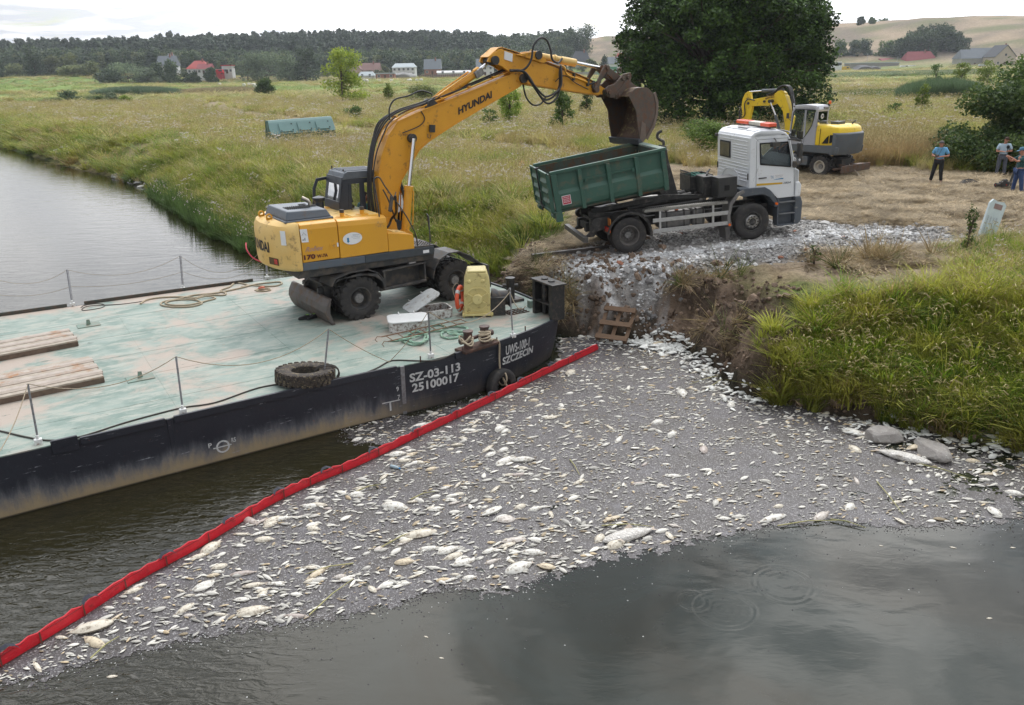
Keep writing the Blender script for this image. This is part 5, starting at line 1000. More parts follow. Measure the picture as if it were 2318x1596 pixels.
# side guards, catwalk, tanks
for y in(.0,2.5):
    for z in(.62,.945):
        q=MB();q.prism([(.79,z-.06),(3.27,z-.06),(3.27,z+.055),(.79,z+.055)],y,y+.03)
        for k_ in(-.03,.0,.03):q.bb(.79,3.27,y-.008,y+.002,z+k_-.006,z+k_+.006)
        q.build('side_guard',M_ALU,trk)
    q=MB()
    for x in(1.0,2.72):q.bb(x,x+.06,y+.03,y+.08,.5,1.25)
    q.build('guard_bracket',M_ALU,trk)
q=MB();q.bb(.53,3.22,.02,.22,1.22,1.29)
for k_ in range(40):q.bb(.56+.066*k_,.59+.066*k_,.03,.21,1.29,1.305)
q.bb(1.0,3.2,2.3,2.5,1.22,1.3);q.build('catwalk',shade('step_aluminium',(.34,.33,.31),.5,.5,(.2,.19,.17),8),trk)
for x0,x1 in((1.05,2.08),(2.12,2.55)):
    q=MB();q.prism([(a,b)for a,b in((x0,.62),(x0,1.16),(x1,1.16),(x1,.62))],.14,.62);q.build('fuel_tank' if x0<2 else 'air_tank',shade('tank_metal',(.10,.10,.10),.5,.5,(.2,.19,.18),5,.7),trk,bevel=.09,seg=4,smooth=40)
    q=MB()
    for t_ in(.2,.75):q.bb(x0+(x1-x0)*t_,x0+(x1-x0)*t_+.04,.13,.63,.615,1.168)
    q.build('tank_strap',M_CH,trk)
q=MB();q.cyl((1.35,.3,1.15),(1.35,.3,1.22),.05,n=12);q.build('filler_cap',M_CH,trk);q=MB();q.box((1.62,.2,1.18),(.1,.06,.04));q.build('side_marker',M_AMBER,trk)
# boxes behind the cab
q=MB();q.bb(2.93,3.53,.06,.62,1.42,2.02)
for k_ in range(5):q.bb(2.925,2.935,.1,.58,1.5+.1*k_,1.53+.1*k_)
q.build('storage_box',shade('black_plastic',(.02,.02,.023),.4,0,(.035,.035,.035),5),trk,bevel=.05,seg=3)
q=MB();q.bb(3.12,3.28,.05,.06,1.62,1.78);q.build('box_latch',M_DARK,trk)
q=MB();q.bb(2.72,3.1,.72,1.35,1.45,2.0);q.build('storage_box',M_CH,trk,bevel=.02)
q=MB();
for a_ in((2.55,2.57,1.4,2.3),(3.3,3.32,1.4,2.3)):q.bb(a_[0],a_[1],a_[2],a_[3],1.45,1.95)
q.bb(2.55,3.32,1.4,1.42,1.45,1.95);q.bb(2.55,3.32,2.28,2.3,1.45,1.95);q.bb(2.55,3.32,1.4,2.3,1.43,1.46)
for k_ in range(9):q.bb(2.55,2.57,1.42+.1*k_,1.44+.1*k_,1.95,2.06)
q.bb(2.55,2.57,1.4,2.3,2.05,2.08);q.build('mesh_basket',M_CH,trk)
q=MB();lp=[tuple((2.93+.28*math.cos(a*2.4)*(.6+.4*math.sin(a)),1.85+.35*math.sin(a*1.9),1.9+.06*math.sin(a*3.1)))for a in[i*.35 for i in range(40)]];q.tube(lp,.03,5);o=q.build('green_net',shade('net_green',(.02,.12,.09),.8),trk);
q=MB();q.bb(2.7,3.4,.95,1.02,1.38,1.45);q.tube([(2.9,.9,2.02),(3.0,1.1,2.1),(3.1,1.3,2.05),(3.25,1.5,2.1)],.03,6);q.tube([(2.2,1.6,1.5),(2.6,1.4,1.55),(2.9,1.2,1.5)],.02,5);q.build('air_line',M_CH,trk)
# cab
y0c,y1c=.10,2.50
side=[(3.97,1.60),(3.97,3.08),(4.03,3.20),(4.25,3.27),(4.95,3.22),(5.15,3.12),(5.26,2.98),(5.50,2.06),(5.58,2.0),(5.60,1.2),(4.9,1.2),(4.7,1.42),(4.45,1.60)]
def wallwithhole(mb,outer,hole,ya,yb):
    """side wall as strips around one four-sided opening"""
    (hx0,hz0),(hx1,hz1),(hx2,hz2),(hx3,hz3)=hole
q=MB()
win=[(4.30,2.30),(4.27,2.93),(5.18,2.90),(5.29,2.40),(5.30,2.14)]
for ya,yb in((y0c,y0c+.05),(y1c-.05,y1c)):
    q.prism([(3.97,1.60),(3.97,3.08),(4.03,3.18),(4.27,2.93),(4.30,2.30)],ya,yb)
    q.prism([(4.03,3.18),(4.25,3.25),(4.95,3.20),(5.15,3.10),(5.18,2.90),(4.27,2.93)],ya,yb)
    q.prism([(5.15,3.10),(5.26,2.98),(5.50,2.06),(5.30,2.14),(5.29,2.40),(5.18,2.90)],ya,yb)
    q.prism([(3.97,1.60),(4.30,2.30),(5.30,2.14),(5.50,2.06),(5.58,2.0),(5.60,1.62),(5.55,1.2),(4.9,1.2),(4.7,1.42),(4.45,1.60)],ya,yb)
q.bb(3.95,4.0,y0c+.002,y1c-.002,1.60,2.42);q.bb(3.95,4.0,y0c+.002,1.5,2.42,3.12);q.bb(3.95,4.0,2.25,y1c-.002,2.42,3.12);q.bb(3.95,4.0,1.5,2.25,2.90,3.12)
q.prism([(5.44,1.2),(5.60,1.2),(5.60,2.0),(5.50,2.06),(5.42,2.06)],y0c,y1c);q.prism([(5.14,3.1),(5.20,2.9),(5.25,2.95),(5.2,3.1)],y0c,y1c);q.bb(4.0,5.5,y0c,y1c,1.58,1.62)
q.build('cab_shell',M_CAB,trk,bevel=.025,seg=3)
q=MB();q.prism([(3.95,3.06),(3.99,3.18),(4.1,3.27),(4.3,3.31),(4.9,3.27),(5.12,3.18),(5.28,2.99),(5.2,3.0),(5.0,3.1),(4.1,3.1)],y0c+.0,y1c);q.prism([(4.15,3.30),(4.35,3.345),(4.85,3.31),(5.0,3.24)],y0c+.15,y1c-.15);q.build('cab_roof',M_CAB,trk,bevel=.05,seg=4)
q=MB()
for(z,a,b_)in((2.86,.3,1.35),(2.78,.3,1.35),(2.7,.3,1.35),(2.62,.3,1.35),(2.54,.3,1.35),(2.46,.3,1.35),(2.3,.25,2.4),(2.2,.25,2.4),(2.1,.25,2.4),(2.0,.25,1.0),(2.0,2.0,2.4),(1.9,.25,.9),(1.9,2.1,2.4),(1.8,.25,.8),(3.0,.3,2.4)):q.box((3.945,(a+b_)/2,z),(.018,b_-a,.02))
q.tube([(3.945,.75,1.62),(3.945,.95,1.98),(3.945,1.15,2.06),(3.945,1.75,2.06),(3.945,2.0,1.9),(3.945,2.2,1.62)],.014,4);q.build('pressed_rib',M_CAB,trk,bevel=.006)
q=MB();q.box((3.94,1.875,2.66),(.03,.79,.52));q.build('window_seal',M_DARK,trk,bevel=.05,seg=3);q=MB();q.box((3.925,1.875,2.66),(.01,.70,.43));q.build('rear_window',shade('smoked_glass',(.05,.055,.05),.06,0,(.12,.11,.08),3),trk,bevel=.003)
for yw in(y0c+.02,y1c-.02):q=MB();q.add([(x_,yw,z_)for x_,z_ in win],[(0,1,2,3,4)]);q.build('door_window',M_GLASS,trk,fixn=False)
q=MB();w5=win
for i in range(5):a_,b_=w5[i],w5[(i+1)%5];q.tube([(a_[0],y0c-.005,a_[1]),(b_[0],y0c-.005,b_[1])],.02,5)
q.build('window_seal',M_DARK,trk)
q=MB();q.add([(5.46,y0c+.05,2.06),(5.46,y1c-.05,2.06),(5.2,y1c-.05,3.0),(5.2,y0c+.05,3.0)],[(0,1,2,3)]);q.build('windscreen',M_GLASS,trk,fixn=False)
q=MB();q.bb(5.0,5.46,.2,2.4,1.8,2.15);q.tube([(4.95,1.75+.2*math.sin(t),2.2+.2*math.cos(t)*.8+0*t)for t in[i*math.pi/8 for i in range(17)]],.018,5);q.bb(4.2,4.7,1.5,2.0,1.7,2.1);q.bb(4.15,4.3,1.5,2.0,2.1,2.75);q.bb(4.2,4.7,.5,1.0,1.7,2.1);q.bb(4.15,4.3,.5,1.0,2.1,2.7);q.build('cab_interior',M_TG,trk,bevel=.04,seg=3)
# door outline, handle, decals
q=MB();q.tube([(4.17,y0c-.002,1.62),(4.16,y0c-.002,3.0),(4.2,y0c-.002,3.05),(5.2,y0c-.002,3.02),(5.42,y0c-.002,2.1),(5.46,y0c-.002,1.25)],.007,4);q.build('door_gap',shade('gap_grey',(.2,.21,.22),.6),trk)
q=MB();q.box((4.38,y0c-.02,1.88),(.26,.04,.035));q.build('door_handle',M_FR,trk,bevel=.012)
q=MB();q.prism([(4.19,1.655),(5.05,1.635),(5.05,1.685),(4.19,1.72)],y0c-.006,y0c-.001);q.build('yellow_stripe',shade('stripe_yellow',(.70,.42,.02),.4),trk)
q=MB();q.prism([(4.60,1.79),(5.08,1.77),(5.09,1.95),(4.60,1.97)],y0c-.006,y0c-.001);q.build('door_decal',M_DECAL,trk)
def ttext(body,x0,x1,z0,z1,mat,y=y0c-.008,bold=.02,sh=0.):return lettering('lettering',body,lambda a,b:Vector((x0+(x1-x0)*a+sh*b,y,z0+(z1-z0)*b)),mat,bold,trk)
ttext('1824',5.08,5.32,1.63,1.69,M_GREYINK,bold=.05,sh=.02);ttext('TK',4.64,4.76,1.83,1.92,M_INKB,bold=.0);
for i,w_ in enumerate((.26,.24,.22)):ttext(('PRZEDSIEBIORSTWO','GOSPODARKI KOMUNALNEJ','TECHNICZNE')[i],4.80,4.80+w_,1.905-.03*i,1.923-.03*i,M_GREYINK,bold=0)
q=MB();q.prism([(4.72,1.79),(5.07,1.785),(5.07,1.82),(4.85,1.81)],y0c-.009,y0c-.006);q.build('logo',M_INKB,trk)
q=MB();q.box((5.02,y0c+.02,3.13),(.14,.04,.05));q.build('side_marker',M_FR,trk,bevel=.01)
for z in(2.98,):q=MB();q.box((3.93,2.52,3.06),(.1,.12,.1));q.build('work_lamp',M_FR,trk,bevel=.01)
for y,z in((.2,1.95),(2.45,2.1)):q=MB();q.box((3.94,y,z),(.03,.05,.2));q.build('cab_catch',M_FR,trk,bevel=.01)
q=MB();q.box((4.5,1.3,3.345),(.55,.7,.02));q.build('roof_hatch',shade('hatch_grey',(.35,.36,.37),.4),trk,bevel=.01)
# light bar with brackets
lbr=MB();
q=MB();q.box((4.72,.50,3.43),(.26,.60,.12));q.build('beacon_lens',shade('orange_lens',(.80,.12,.05),.25,0,(.7,.08,.03),15),trk,bevel=.03,seg=3)
q=MB();q.box((4.72,2.05,3.43),(.26,.9,.12));q.build('beacon_lens',bpy.data.materials['orange_lens'],trk,bevel=.03,seg=3)
q=MB();q.box((4.72,1.2,3.43),(.25,.8,.11));q.build('beacon_centre',shade('beacon_cream',(.65,.6,.5),.4),trk,bevel=.02)
q=MB();q.bb(4.6,4.84,.2,2.5,3.35,3.375);q.bb(4.66,4.78,.45,.55,3.3,3.36);q.bb(4.66,4.78,2.0,2.1,3.3,3.36);q.build('beacon_rack',M_FR,trk)
q=MB();q.tube(catmull([(5.2,.2,3.05),(5.35,.3,3.15),(5.5,1.3,3.15),(5.35,2.3,3.15),(5.2,2.4,3.05)],5),.03,6);q.prism([(5.15,3.10),(5.45,3.02),(5.62,2.90),(5.6,2.86),(5.2,3.02)],.12,2.48);q.build('sun_visor',shade('visor_dark',(.03,.033,.036),.4),trk,bevel=.01)
# mirrors
q=MB();q.tube([(5.2,y0c,2.97),(5.3,y0c-.22,2.98),(5.45,y0c-.3,2.96)],.02,6);q.tube([(5.45,y0c-.3,2.96),(5.5,y0c-.3,2.3),(5.45,y0c-.1,2.1)],.015,6);q.build('mirror_arm',M_FR,trk)
q=MB();q.box((5.43,y0c-.28,2.65),(.12,.2,.46));q.build('mirror',M_FR,trk,bevel=.04,seg=3);q=MB();q.box((5.37,y0c-.12,2.22),(.12,.14,.2));q.build('mirror',M_FR,trk,bevel=.04,seg=3)
q=MB();q.box((4.67,y0c-.18,2.89),(.26,.16,.13));q.tube([(4.72,y0c,3.05),(4.72,y0c-.12,3.0),(4.7,y0c-.18,2.92)],.018,6);q.build('kerb_mirror',M_FR,trk,bevel=.04,seg=3)
# lower trim: wing, steps, bumper
q=MB();wing=[(3.62,1.62),(4.45,1.60),(4.62,1.5),(4.75,1.35),(4.86,1.15),(4.90,.95),(4.80,.95),(4.75,1.1),(4.6,1.28),(4.40,1.38),(4.0,1.38),(3.75,1.36),(3.60,1.45)]
for ya,yb in((.03,.5),(2.1,2.56)):q.prism(wing,ya,yb)
q.build('cab_wing',M_TG,trk,bevel=.02)
for ya,yb in((.05,.4),(2.2,2.55)):
    q=MB();q.prism([(4.9,1.18),(5.48,1.18),(5.48,.36),(4.92,.36)],ya+.16,yb);
    for z in(1.08,.72,.38):q.prism([(4.9,z-.05),(5.48,z-.05),(5.48,z),(4.9,z)],ya-.02,ya+.2)
    q.prism([(4.88,.34),(4.93,.34),(4.93,1.18),(4.88,1.18)],ya-.02,ya+.2);q.build('cab_step',M_TG,trk,bevel=.01)
q=MB()
for z in(1.035,.675):
    for k_ in range(14):q.box((4.95+.037*k_,.045,z+.045),(.02,.12,.012))
q.build('step_grip',M_ALU,trk)['kind']='stuff'
q=MB();q.prism([(5.46,1.2),(5.66,1.2),(5.72,1.0),(5.70,.45),(5.62,.34),(5.46,.34)],.02,2.58);q.build('bumper',M_TG,trk,bevel=.04,seg=3)
q=MB();q.prism([(5.46,1.2),(5.64,1.2),(5.67,1.55),(5.60,1.66),(5.48,1.66)],.04,2.56);q.build('front_panel',M_CAB,trk,bevel=.03,seg=3)

# ---------------------------------------------------------------- the open bin on the truck
TM=Matrix.Translation(TA)@Euler((0,rad(-3.2),rad(9.9))).to_matrix().to_4x4()
BM=TM@Matrix.Translation((-2.20,.0,1.50))@Matrix.Rotation(rad(-6.3),4,'Y')
bn_=thing('skip_container','open green steel roll-off container tipped slightly on the back of the truck','container');bn_.matrix_world=BM;bn_.location=BM.translation;bn_.rotation_euler=BM.to_euler()
LB,WBN,HB_=3.55,2.45,1.20
def bwall(parent,y,s_):
    """pressed side wall: flat upper band, bulging lower band, tapering to the floor"""
    sec=[(0.10,.0),(.02,.10),(.0,.22),(.0,.52),(.075,.62),(.085,1.12),(.11,1.12),(.10,.64),(.03,.54),(.03,.2),(.06,.1),(.14,.02)]
    q=MB();n=len(sec);q.add([(.0,y+s_*a,z)for a,z in sec]+[(LB,y+s_*a,z)for a,z in sec],[tuple(range(n)),tuple(range(2*n-1,n-1,-1))]+[(i,n+i,n+(i+1)%n,(i+1)%n)for i in range(n)]);o=q.build('side_wall',M_BIN,parent,bevel=.012)
    q=MB();q.box((LB/2,y+s_*.06,HB_-.03),(LB+.04,.13,.09));q.build('top_rail',M_BIN,parent,bevel=.012)
    for x,w_ in((.07,.16),(.86,.12),(1.74,.12),(2.62,.12),(3.46,.14)):
        q=MB();q.prism([(x-w_/2,-.04),(x+w_/2,-.04),(x+w_/2,HB_-.08),(x-w_/2,HB_-.08)],y-s_*.03,y+s_*.09);q.build('wall_rib',M_BIN,parent,bevel=.01)
    for x0,x1 in((.92,1.68),(1.80,2.56)):
        q=MB();q.box(((x0+x1)/2,y+s_*.05,.80),(x1-x0,.06,.05));q.cyl((x0+.1 if x0<1.5 else x1-.08,y-s_*.06,.77),(x0+.1 if x0<1.5 else x1-.08,y+s_*.05,.77),.045,n=10);q.build('cover_rail',M_BIN,parent)
bwall(bn_,0,1);bwall(bn_,WBN,-1)
q=MB();q.prism([(.02,.02),(LB-.02,.02),(LB-.02,.06),(.02,.06)],.1,WBN-.1);q.build('floor_plate',M_BINI,bn_)
q=MB();
for s_,y in((1,.112),(-1,WBN-.112)):q.add([(.05,y+.035*s_,.06),(LB-.05,y+.035*s_,.06),(LB-.05,y+.004*s_,1.12),(.05,y+.004*s_,1.12)],[(0,1,2,3)])
q.add([(LB-.105,.1,.06),(LB-.105,WBN-.1,.06),(LB-.105,WBN-.1,1.12),(LB-.105,.1,1.12)],[(0,1,2,3)]);q.build('inner_lining',M_BINI,bn_)
q=MB();q.bb(LB-.1,LB,.05,WBN-.05,0,1.1);q.build('front_wall',M_BIN,bn_);q=MB();q.box((LB-.06,WBN/2,HB_-.02),(.2,WBN,.06));q.build('top_rail',shade('scuffed_green',(.12,.2,.17),.6,0,(.3,.32,.28),6,.8),bn_,bevel=.01)
q=MB();q.tube([(LB+.05,1.0,1.0),(LB+.12,1.23,1.02),(LB+.05,1.46,1.0)],.03,6);q.bb(LB,LB+.06,.95,1.05,.1,1.1);q.bb(LB,LB+.06,1.4,1.5,.1,1.1);q.build('hook_bar',M_BIN,bn_)
for k_ in(0,1):
    y0_,y1_=(.03,1.20)if k_==0 else(1.25,WBN-.03)
    d_=bpy.data.objects.new('rear_door',None);COL.objects.link(d_);d_.parent=bn_
    q=MB();q.bb(-.10,-.04,y0_,y1_,.02,1.16);q.build('door_plate',M_BIN,d_)
    q=MB()
    for a_ in((y0_,y0_+.07),(y1_-.07,y1_)):q.bb(-.15,-.09,a_[0],a_[1],.0,1.2)
    for z in(1.13,.0):q.bb(-.148,-.09,y0_,y1_,z,z+.07)
    q.build('door_frame',M_BIN,d_,bevel=.008)
    q=MB()
    for z in(.28,.58,.88):
        zz=z;vs=[]
        q.add([(-.10,y0_+.1,zz-.1),(-.10,y1_-.1,zz-.1),(-.155,y1_-.2,zz),(-.155,y0_+.2,zz),(-.10,y1_-.1,zz+.1),(-.10,y0_+.1,zz+.1)],[(0,1,2,3),(3,2,4,5),(0,3,5),(1,4,2)])
    q.build('pressing',M_BIN,d_)
q=MB();q.cyl((-.17,1.22,-.08),(-.17,1.22,1.24),.025,n=8);q.box((-.16,1.22,1.22),(.12,.1,.06));q.box((-.16,1.22,.1),(.1,.35,.05),rx=.4);q.build('locking_bar',M_CH,bn_)
q=MB();q.bb(-.05,.16,-.04,.12,-.28,.02);q.cyl((-.05,.08,-.1),(-.05,.35,-.1),.08,n=12);q.build('bin_foot',M_BIN,bn_,bevel=.01);q=MB();q.bb(-.05,.16,WBN-.12,WBN+.04,-.2,.02);q.cyl((-.05,2.0,-.12),(-.05,2.3,-.12),.09,n=12);q.build('bin_foot',M_BIN,bn_,bevel=.01)
q=MB();q.prism([(.1,-.13),(LB-.3,-.13),(LB,.02),(.05,.02)],.78,.88);q.prism([(.1,-.13),(LB-.3,-.13),(LB,.02),(.05,.02)],1.58,1.68)
q.bb(.05,LB-.02,.06,WBN-.06,-.03,.02);q.build('floor_frame',M_BINI,bn_)
q=MB();q.bb(.23,.47,-.014,-.004,.20,.44);q.build('notice',shade('red_sticker',(.55,.03,.06),.5),bn_)
q=MB()
for a_ in((.215,.485,.185,.2),(.215,.485,.44,.455),(.215,.23,.2,.44),(.47,.485,.2,.44)):q.bb(a_[0],a_[1],-.012,-.002,a_[2],a_[3])
q.build('notice_border',M_DECAL,bn_)
for i,(tx_,z_)in enumerate((('UWAGA',.385),('NIE WCHODZIC',.335),('NIE PALIC',.29),('NIE PRZECIAZAC',.245))):lettering('lettering',tx_,lambda a,b:Vector((.25+.2*a,-.017,z_+.028*b)),M_DECAL,.02,bn_)
# water and bits dropping from the bucket
q=MB();rr=random.Random(3)
for k_ in range(34):
    x=rr.uniform(8.62,8.9);y=rr.uniform(-.7,.6);z=rr.uniform(3.25,3.8);q.tube([(x,y,z),(x+rr.uniform(-.01,.01),y,z-rr.uniform(.03,.16))],.007,3)
dm=dig.matrix_basis
o=q.build('dripping_slime',shade('slime',(.35,.28,.14),.3),None);o.location=dig.location;o.rotation_euler=dig.rotation_euler;tag(o,'strings of slime and water dripping from the bucket lip into the green container','slime',kind='stuff')
# steel beam under the rear wheel
pa,pb=at(*((2080+155/3.2565)*.5659,(560+1500/3.2565)*.5659),1.9)if False else at((2080+155/3.2565)*.5659,(560+1500/3.2565)*.5659,1.95),at((2080+1150/3.2565)*.5659,(560+1385/3.2565)*.5659,1.98)
q=MB();q.box((0,0,0),((pb-pa).length,.13,.10));tag(q.build('steel_beam',shade('beam_steel',(.12,.115,.11),.5,.4,(.07,.05,.04),5),None,loc=(pa+pb)/2+Vector((0,0,-.02)),rot=(0,-math.asin((pb-pa).z/(pb-pa).length),math.atan2((pb-pa).y,(pb-pa).x))),'long steel beam lying on the rubble under the rear wheel of the truck','beam')
# ---------------------------------------------------------------- the smaller yellow and grey excavator
M_Y2=shade('sun_yellow',(.80,.56,.01),.4,0,(.72,.48,.02),2,.5,.03,20,dirt=(.2,.13,.05),dirt_amt=.15,dirt_scale=4)
M_G2=shade('silver_grey',(.36,.37,.41),.4,0,(.32,.33,.36),2,.5);M_D2=shade('slate_grey',(.10,.115,.13),.5,0,(.08,.09,.10),3,.5,.05,20,dirt=(.2,.16,.12),dirt_amt=.2)
sm=thing('wheeled_excavator','smaller yellow and grey wheeled excavator parked on the straw behind the truck cab','excavator',(15.43,42.0,2.1),(0,0,rad(127)))
for x in(1.15,-1.15):
    for s_ in(-1,1):
        wheel(sm,(x,s_*1.0,.5),.5,.27,s_,dish=.12,rimr=.29,hub=.12,hubout=.05,lug=16,rimmat=shade('pale_rim',(.5,.47,.4),.5,.2,(.4,.36,.3),6));wheel(sm,(x,s_*.68,.5),.5,.27,s_,rimr=.29,lug=16)
q=MB();q.bb(-1.9,1.7,-.4,.4,.45,.85);q.bb(-1.25,-1.05,-.95,.95,.42,.6);q.bb(1.05,1.25,-.95,.95,.42,.6);q.bb(-.6,.6,-.6,.6,.6,.95);q.cyl((0,0,.9),(0,0,1.2),.5,n=24);q.build('chassis',M_FR,sm,bevel=.02)
q=MB();q.bb(-.45,.55,.62,1.1,.5,.95);q.build('tool_chest',M_D2,sm,bevel=.03)
q=MB();q.add([(.30+.13*math.cos(t),1.106,.73+.13*math.sin(t))for t in[i*math.pi/10 for i in range(20)]],[tuple(range(20))]);q.build('speed_disc',M_DECAL,sm,fixn=False);lettering('lettering','30',lambda a,b:Vector((.38-.16*a,1.112,.67+.12*b)),M_INK,.04,sm)
q=MB();q.add([(.05,1.106,.75),(-.02,1.106,.68),(-.09,1.106,.75),(-.02,1.106,.82)],[(0,1,2,3)]);q.build('sign_plate',M_DECAL,sm,fixn=False)
q=MB();q.bb(-2.45,-2.38,-1.25,1.25,.28,.62);q.prism([(-2.4,.4),(-1.8,.5),(-1.8,.62),(-2.4,.58)],-.5,-.35);q.prism([(-2.4,.4),(-1.8,.5),(-1.8,.62),(-2.4,.58)],.35,.5);q.build('dozer_blade',M_STEEL,sm,bevel=.02)
q=MB();q.box((-1.95,.05,.42),(.16,2.1,.10),rz=.0);q.prism([(-2.1,.3),(-1.7,.3),(-1.6,.5),(-2.0,.52)],-1.75,-1.1);q.build('stabiliser',M_STEEL,sm,bevel=.02)
# upper body
q=MB();q.prism([(-2.0,1.12),(1.25,1.18),(1.25,1.48),(-.74,1.5),(-1.1,1.5),(-1.7,1.55),(-2.05,1.45)],-1.15,1.16);q.build('lower_body',M_D2,sm,bevel=.04,seg=3)
plan2=[(-1.12,-.76),(-1.12,-1.75),(-1.0,-2.0),(-.6,-2.16),(0,-2.2),(.6,-2.16),(1.0,-2.0),(1.14,-1.75),(1.14,-.76)]
def swept(lev,name,mat,bev=.04):
    q=MB();n=len(plan2);q.add([(x*(1-k_)if x<-1 else x,y*(1-k_*.6),z)for z,k_ in lev for y,x in plan2],[(i*n+j,i*n+(j+1)%n,(i+1)*n+(j+1)%n,(i+1)*n+j)for i in range(len(lev)-1)for j in range(n)]+[tuple(reversed(range(n))),tuple((len(lev)-1)*n+j for j in range(n))]);return q.build(name,mat,sm,bevel=bev,smooth=35)
swept([(1.5,.03),(1.7,.01),(2.15,.02),(2.35,.06),(2.45,.16)],'engine_cover',M_Y2)
q=MB();n=len(plan2);P9=[(-1.16,-1.62),(-1.16,-1.8),(-1.02,-2.06),(-.6,-2.22),(0,-2.26),(.6,-2.22),(1.02,-2.06),(1.17,-1.9),(1.17,-1.72)]
q.add([(x+(.10 if z<1.3 else 0),y,z)for z in(1.08,1.5,2.06)for y,x in P9]+[(x*.97,y*.98,2.12)for y,x in P9],[(i*9+j,i*9+(j+1)%9,(i+1)*9+(j+1)%9,(i+1)*9+j)for i in range(3)for j in range(9)]+[tuple(range(9)),tuple(27+j for j in range(9))]);q.build('counterweight',M_D2,sm,bevel=.03,smooth=35)
q=MB();q.prism([(-1.18,1.60),(-1.52,1.62),(-1.52,2.0),(-1.38,1.86)],1.15,1.165);q.prism([(-1.58,1.63),(-1.80,1.70),(-1.86,2.03),(-1.58,2.02)],1.15,1.165);q.build('cooling_grille',M_DARK,sm)
q=MB();q.bb(-1.05,-1.03,1.14,1.15,1.5,2.3);q.build('panel_gap',M_DARK,sm)
q=MB();q.bb(-1.3,-.9,-.5,.1,2.45,2.58);q.tube([(-1.7,-.5,2.4),(-1.7,-.5,2.52),(-1.85,-.5,2.62)],.04,8);q.build('exhaust_box',M_D2,sm)
# cab
q=MB()
for y0,y1 in((1.12,1.16),(.2,.24)):
    q.prism([(.72,1.5),(.62,3.05),(.52,3.22),(.42,3.22),(.52,2.95),(.62,1.5)],y0,y1);q.prism([(-.22,1.5),(-.12,1.5),(-.10,3.2),(-.18,3.2)],y0,y1)
    q.prism([(.52,3.18),(.46,3.34),(-.72,3.34),(-.80,3.1),(-.68,3.16)],y0,y1)
    q.prism([(-.78,3.32),(-.66,3.0),(-.64,2.75),(-.55,2.4),(-.35,2.05),(-.12,1.75),(.6,1.72),(.72,1.5),(-.78,1.5)],y0,y1)
q.bb(-.80,-.74,.2,1.16,1.5,2.45);q.bb(-.80,-.76,.2,.3,2.4,3.3);q.bb(-.80,-.76,1.06,1.16,2.4,3.3);q.build('cab_frame',M_G2,sm,bevel=.012)
q=MB();q.prism([(.5,3.2),(.42,3.36),(-.1,3.4),(-.7,3.36),(-.82,3.18),(-.8,3.06),(-.74,3.1),(-.6,3.24),(.4,3.22)],.18,1.18);q.build('cab_roof',shade('roof_silver',(.55,.56,.6),.35),sm,bevel=.03,seg=3)
q=MB();q.add([(.62,1.13,1.72),(-.12,1.13,1.75),(-.35,1.13,2.05),(-.55,1.13,2.4),(-.64,1.13,2.75),(-.66,1.13,3.14),(.46,1.13,3.18)],[tuple(range(7))]);q.add([(-.79,.3,2.45),(-.79,1.06,2.45),(-.79,1.06,3.1),(-.79,.3,3.1)],[(0,1,2,3)]);q.add([(.66,.25,1.6),(.66,1.1,1.6),(.5,1.1,3.15),(.5,.25,3.15)],[(0,1,2,3)]);q.build('cab_window',M_GLASS,sm,fixn=False)
q=MB();q.tube([(.62,1.165,1.75),(-.12,1.165,1.78),(-.35,1.165,2.08),(-.55,1.165,2.43),(-.62,1.165,2.78),(-.64,1.165,3.1),(-.55,1.165,3.16),(.42,1.165,3.16),(.52,1.165,3.0)],.018,5,closed=True);q.build('window_seal',M_DARK,sm)
q=MB();q.add([(-.80,.72+.12*math.cos(t),2.85+.12*math.sin(t))for t in[i*math.pi/10 for i in range(20)]],[tuple(range(20))]);q.build('speed_disc',M_DECAL,sm,fixn=False);lettering('lettering','30',lambda a,b:Vector((-.806,.80-.16*a,2.79+.12*b)),M_INK,.04,sm)
q=MB();q.bb(-.5,-.1,.45,.9,1.6,1.8);q.bb(-.58,-.46,.45,.9,1.8,2.5);q.bb(.3,.5,.5,.8,1.6,2.1);q.build('seat',M_FR,sm,bevel=.03)
q=MB();q.cyl((-.8,.2,3.3),(-.8,.2,3.42),.03,n=8);q.build('beacon_post',M_FR,sm);q=MB();q.lathe([(.06,0),(.065,.1),(.03,.16),(0,.165)],12,Matrix.Translation((-.8,.2,3.4)));q.build('beacon',M_AMBER,sm,smooth=50)
for(x,y,z)in((-.82,.6,3.24),(-.82,.42,3.22),(.55,1.05,3.3),(.55,.35,3.3)):q=MB();q.box((x,y,z),(.09,.14,.1));q.build('work_lamp',M_HUB,sm,bevel=.015)
q=MB();q.tube([(.62,1.16,2.6),(.78,1.25,2.75),(.78,1.25,2.9)],.012,5);q.box((.78,1.26,2.85),(.06,.16,.26));q.tube([(-.8,1.16,2.35),(-.86,1.2,2.4),(-.86,1.2,2.75)],.012,5);q.build('mirror',M_FR,sm,bevel=.01)
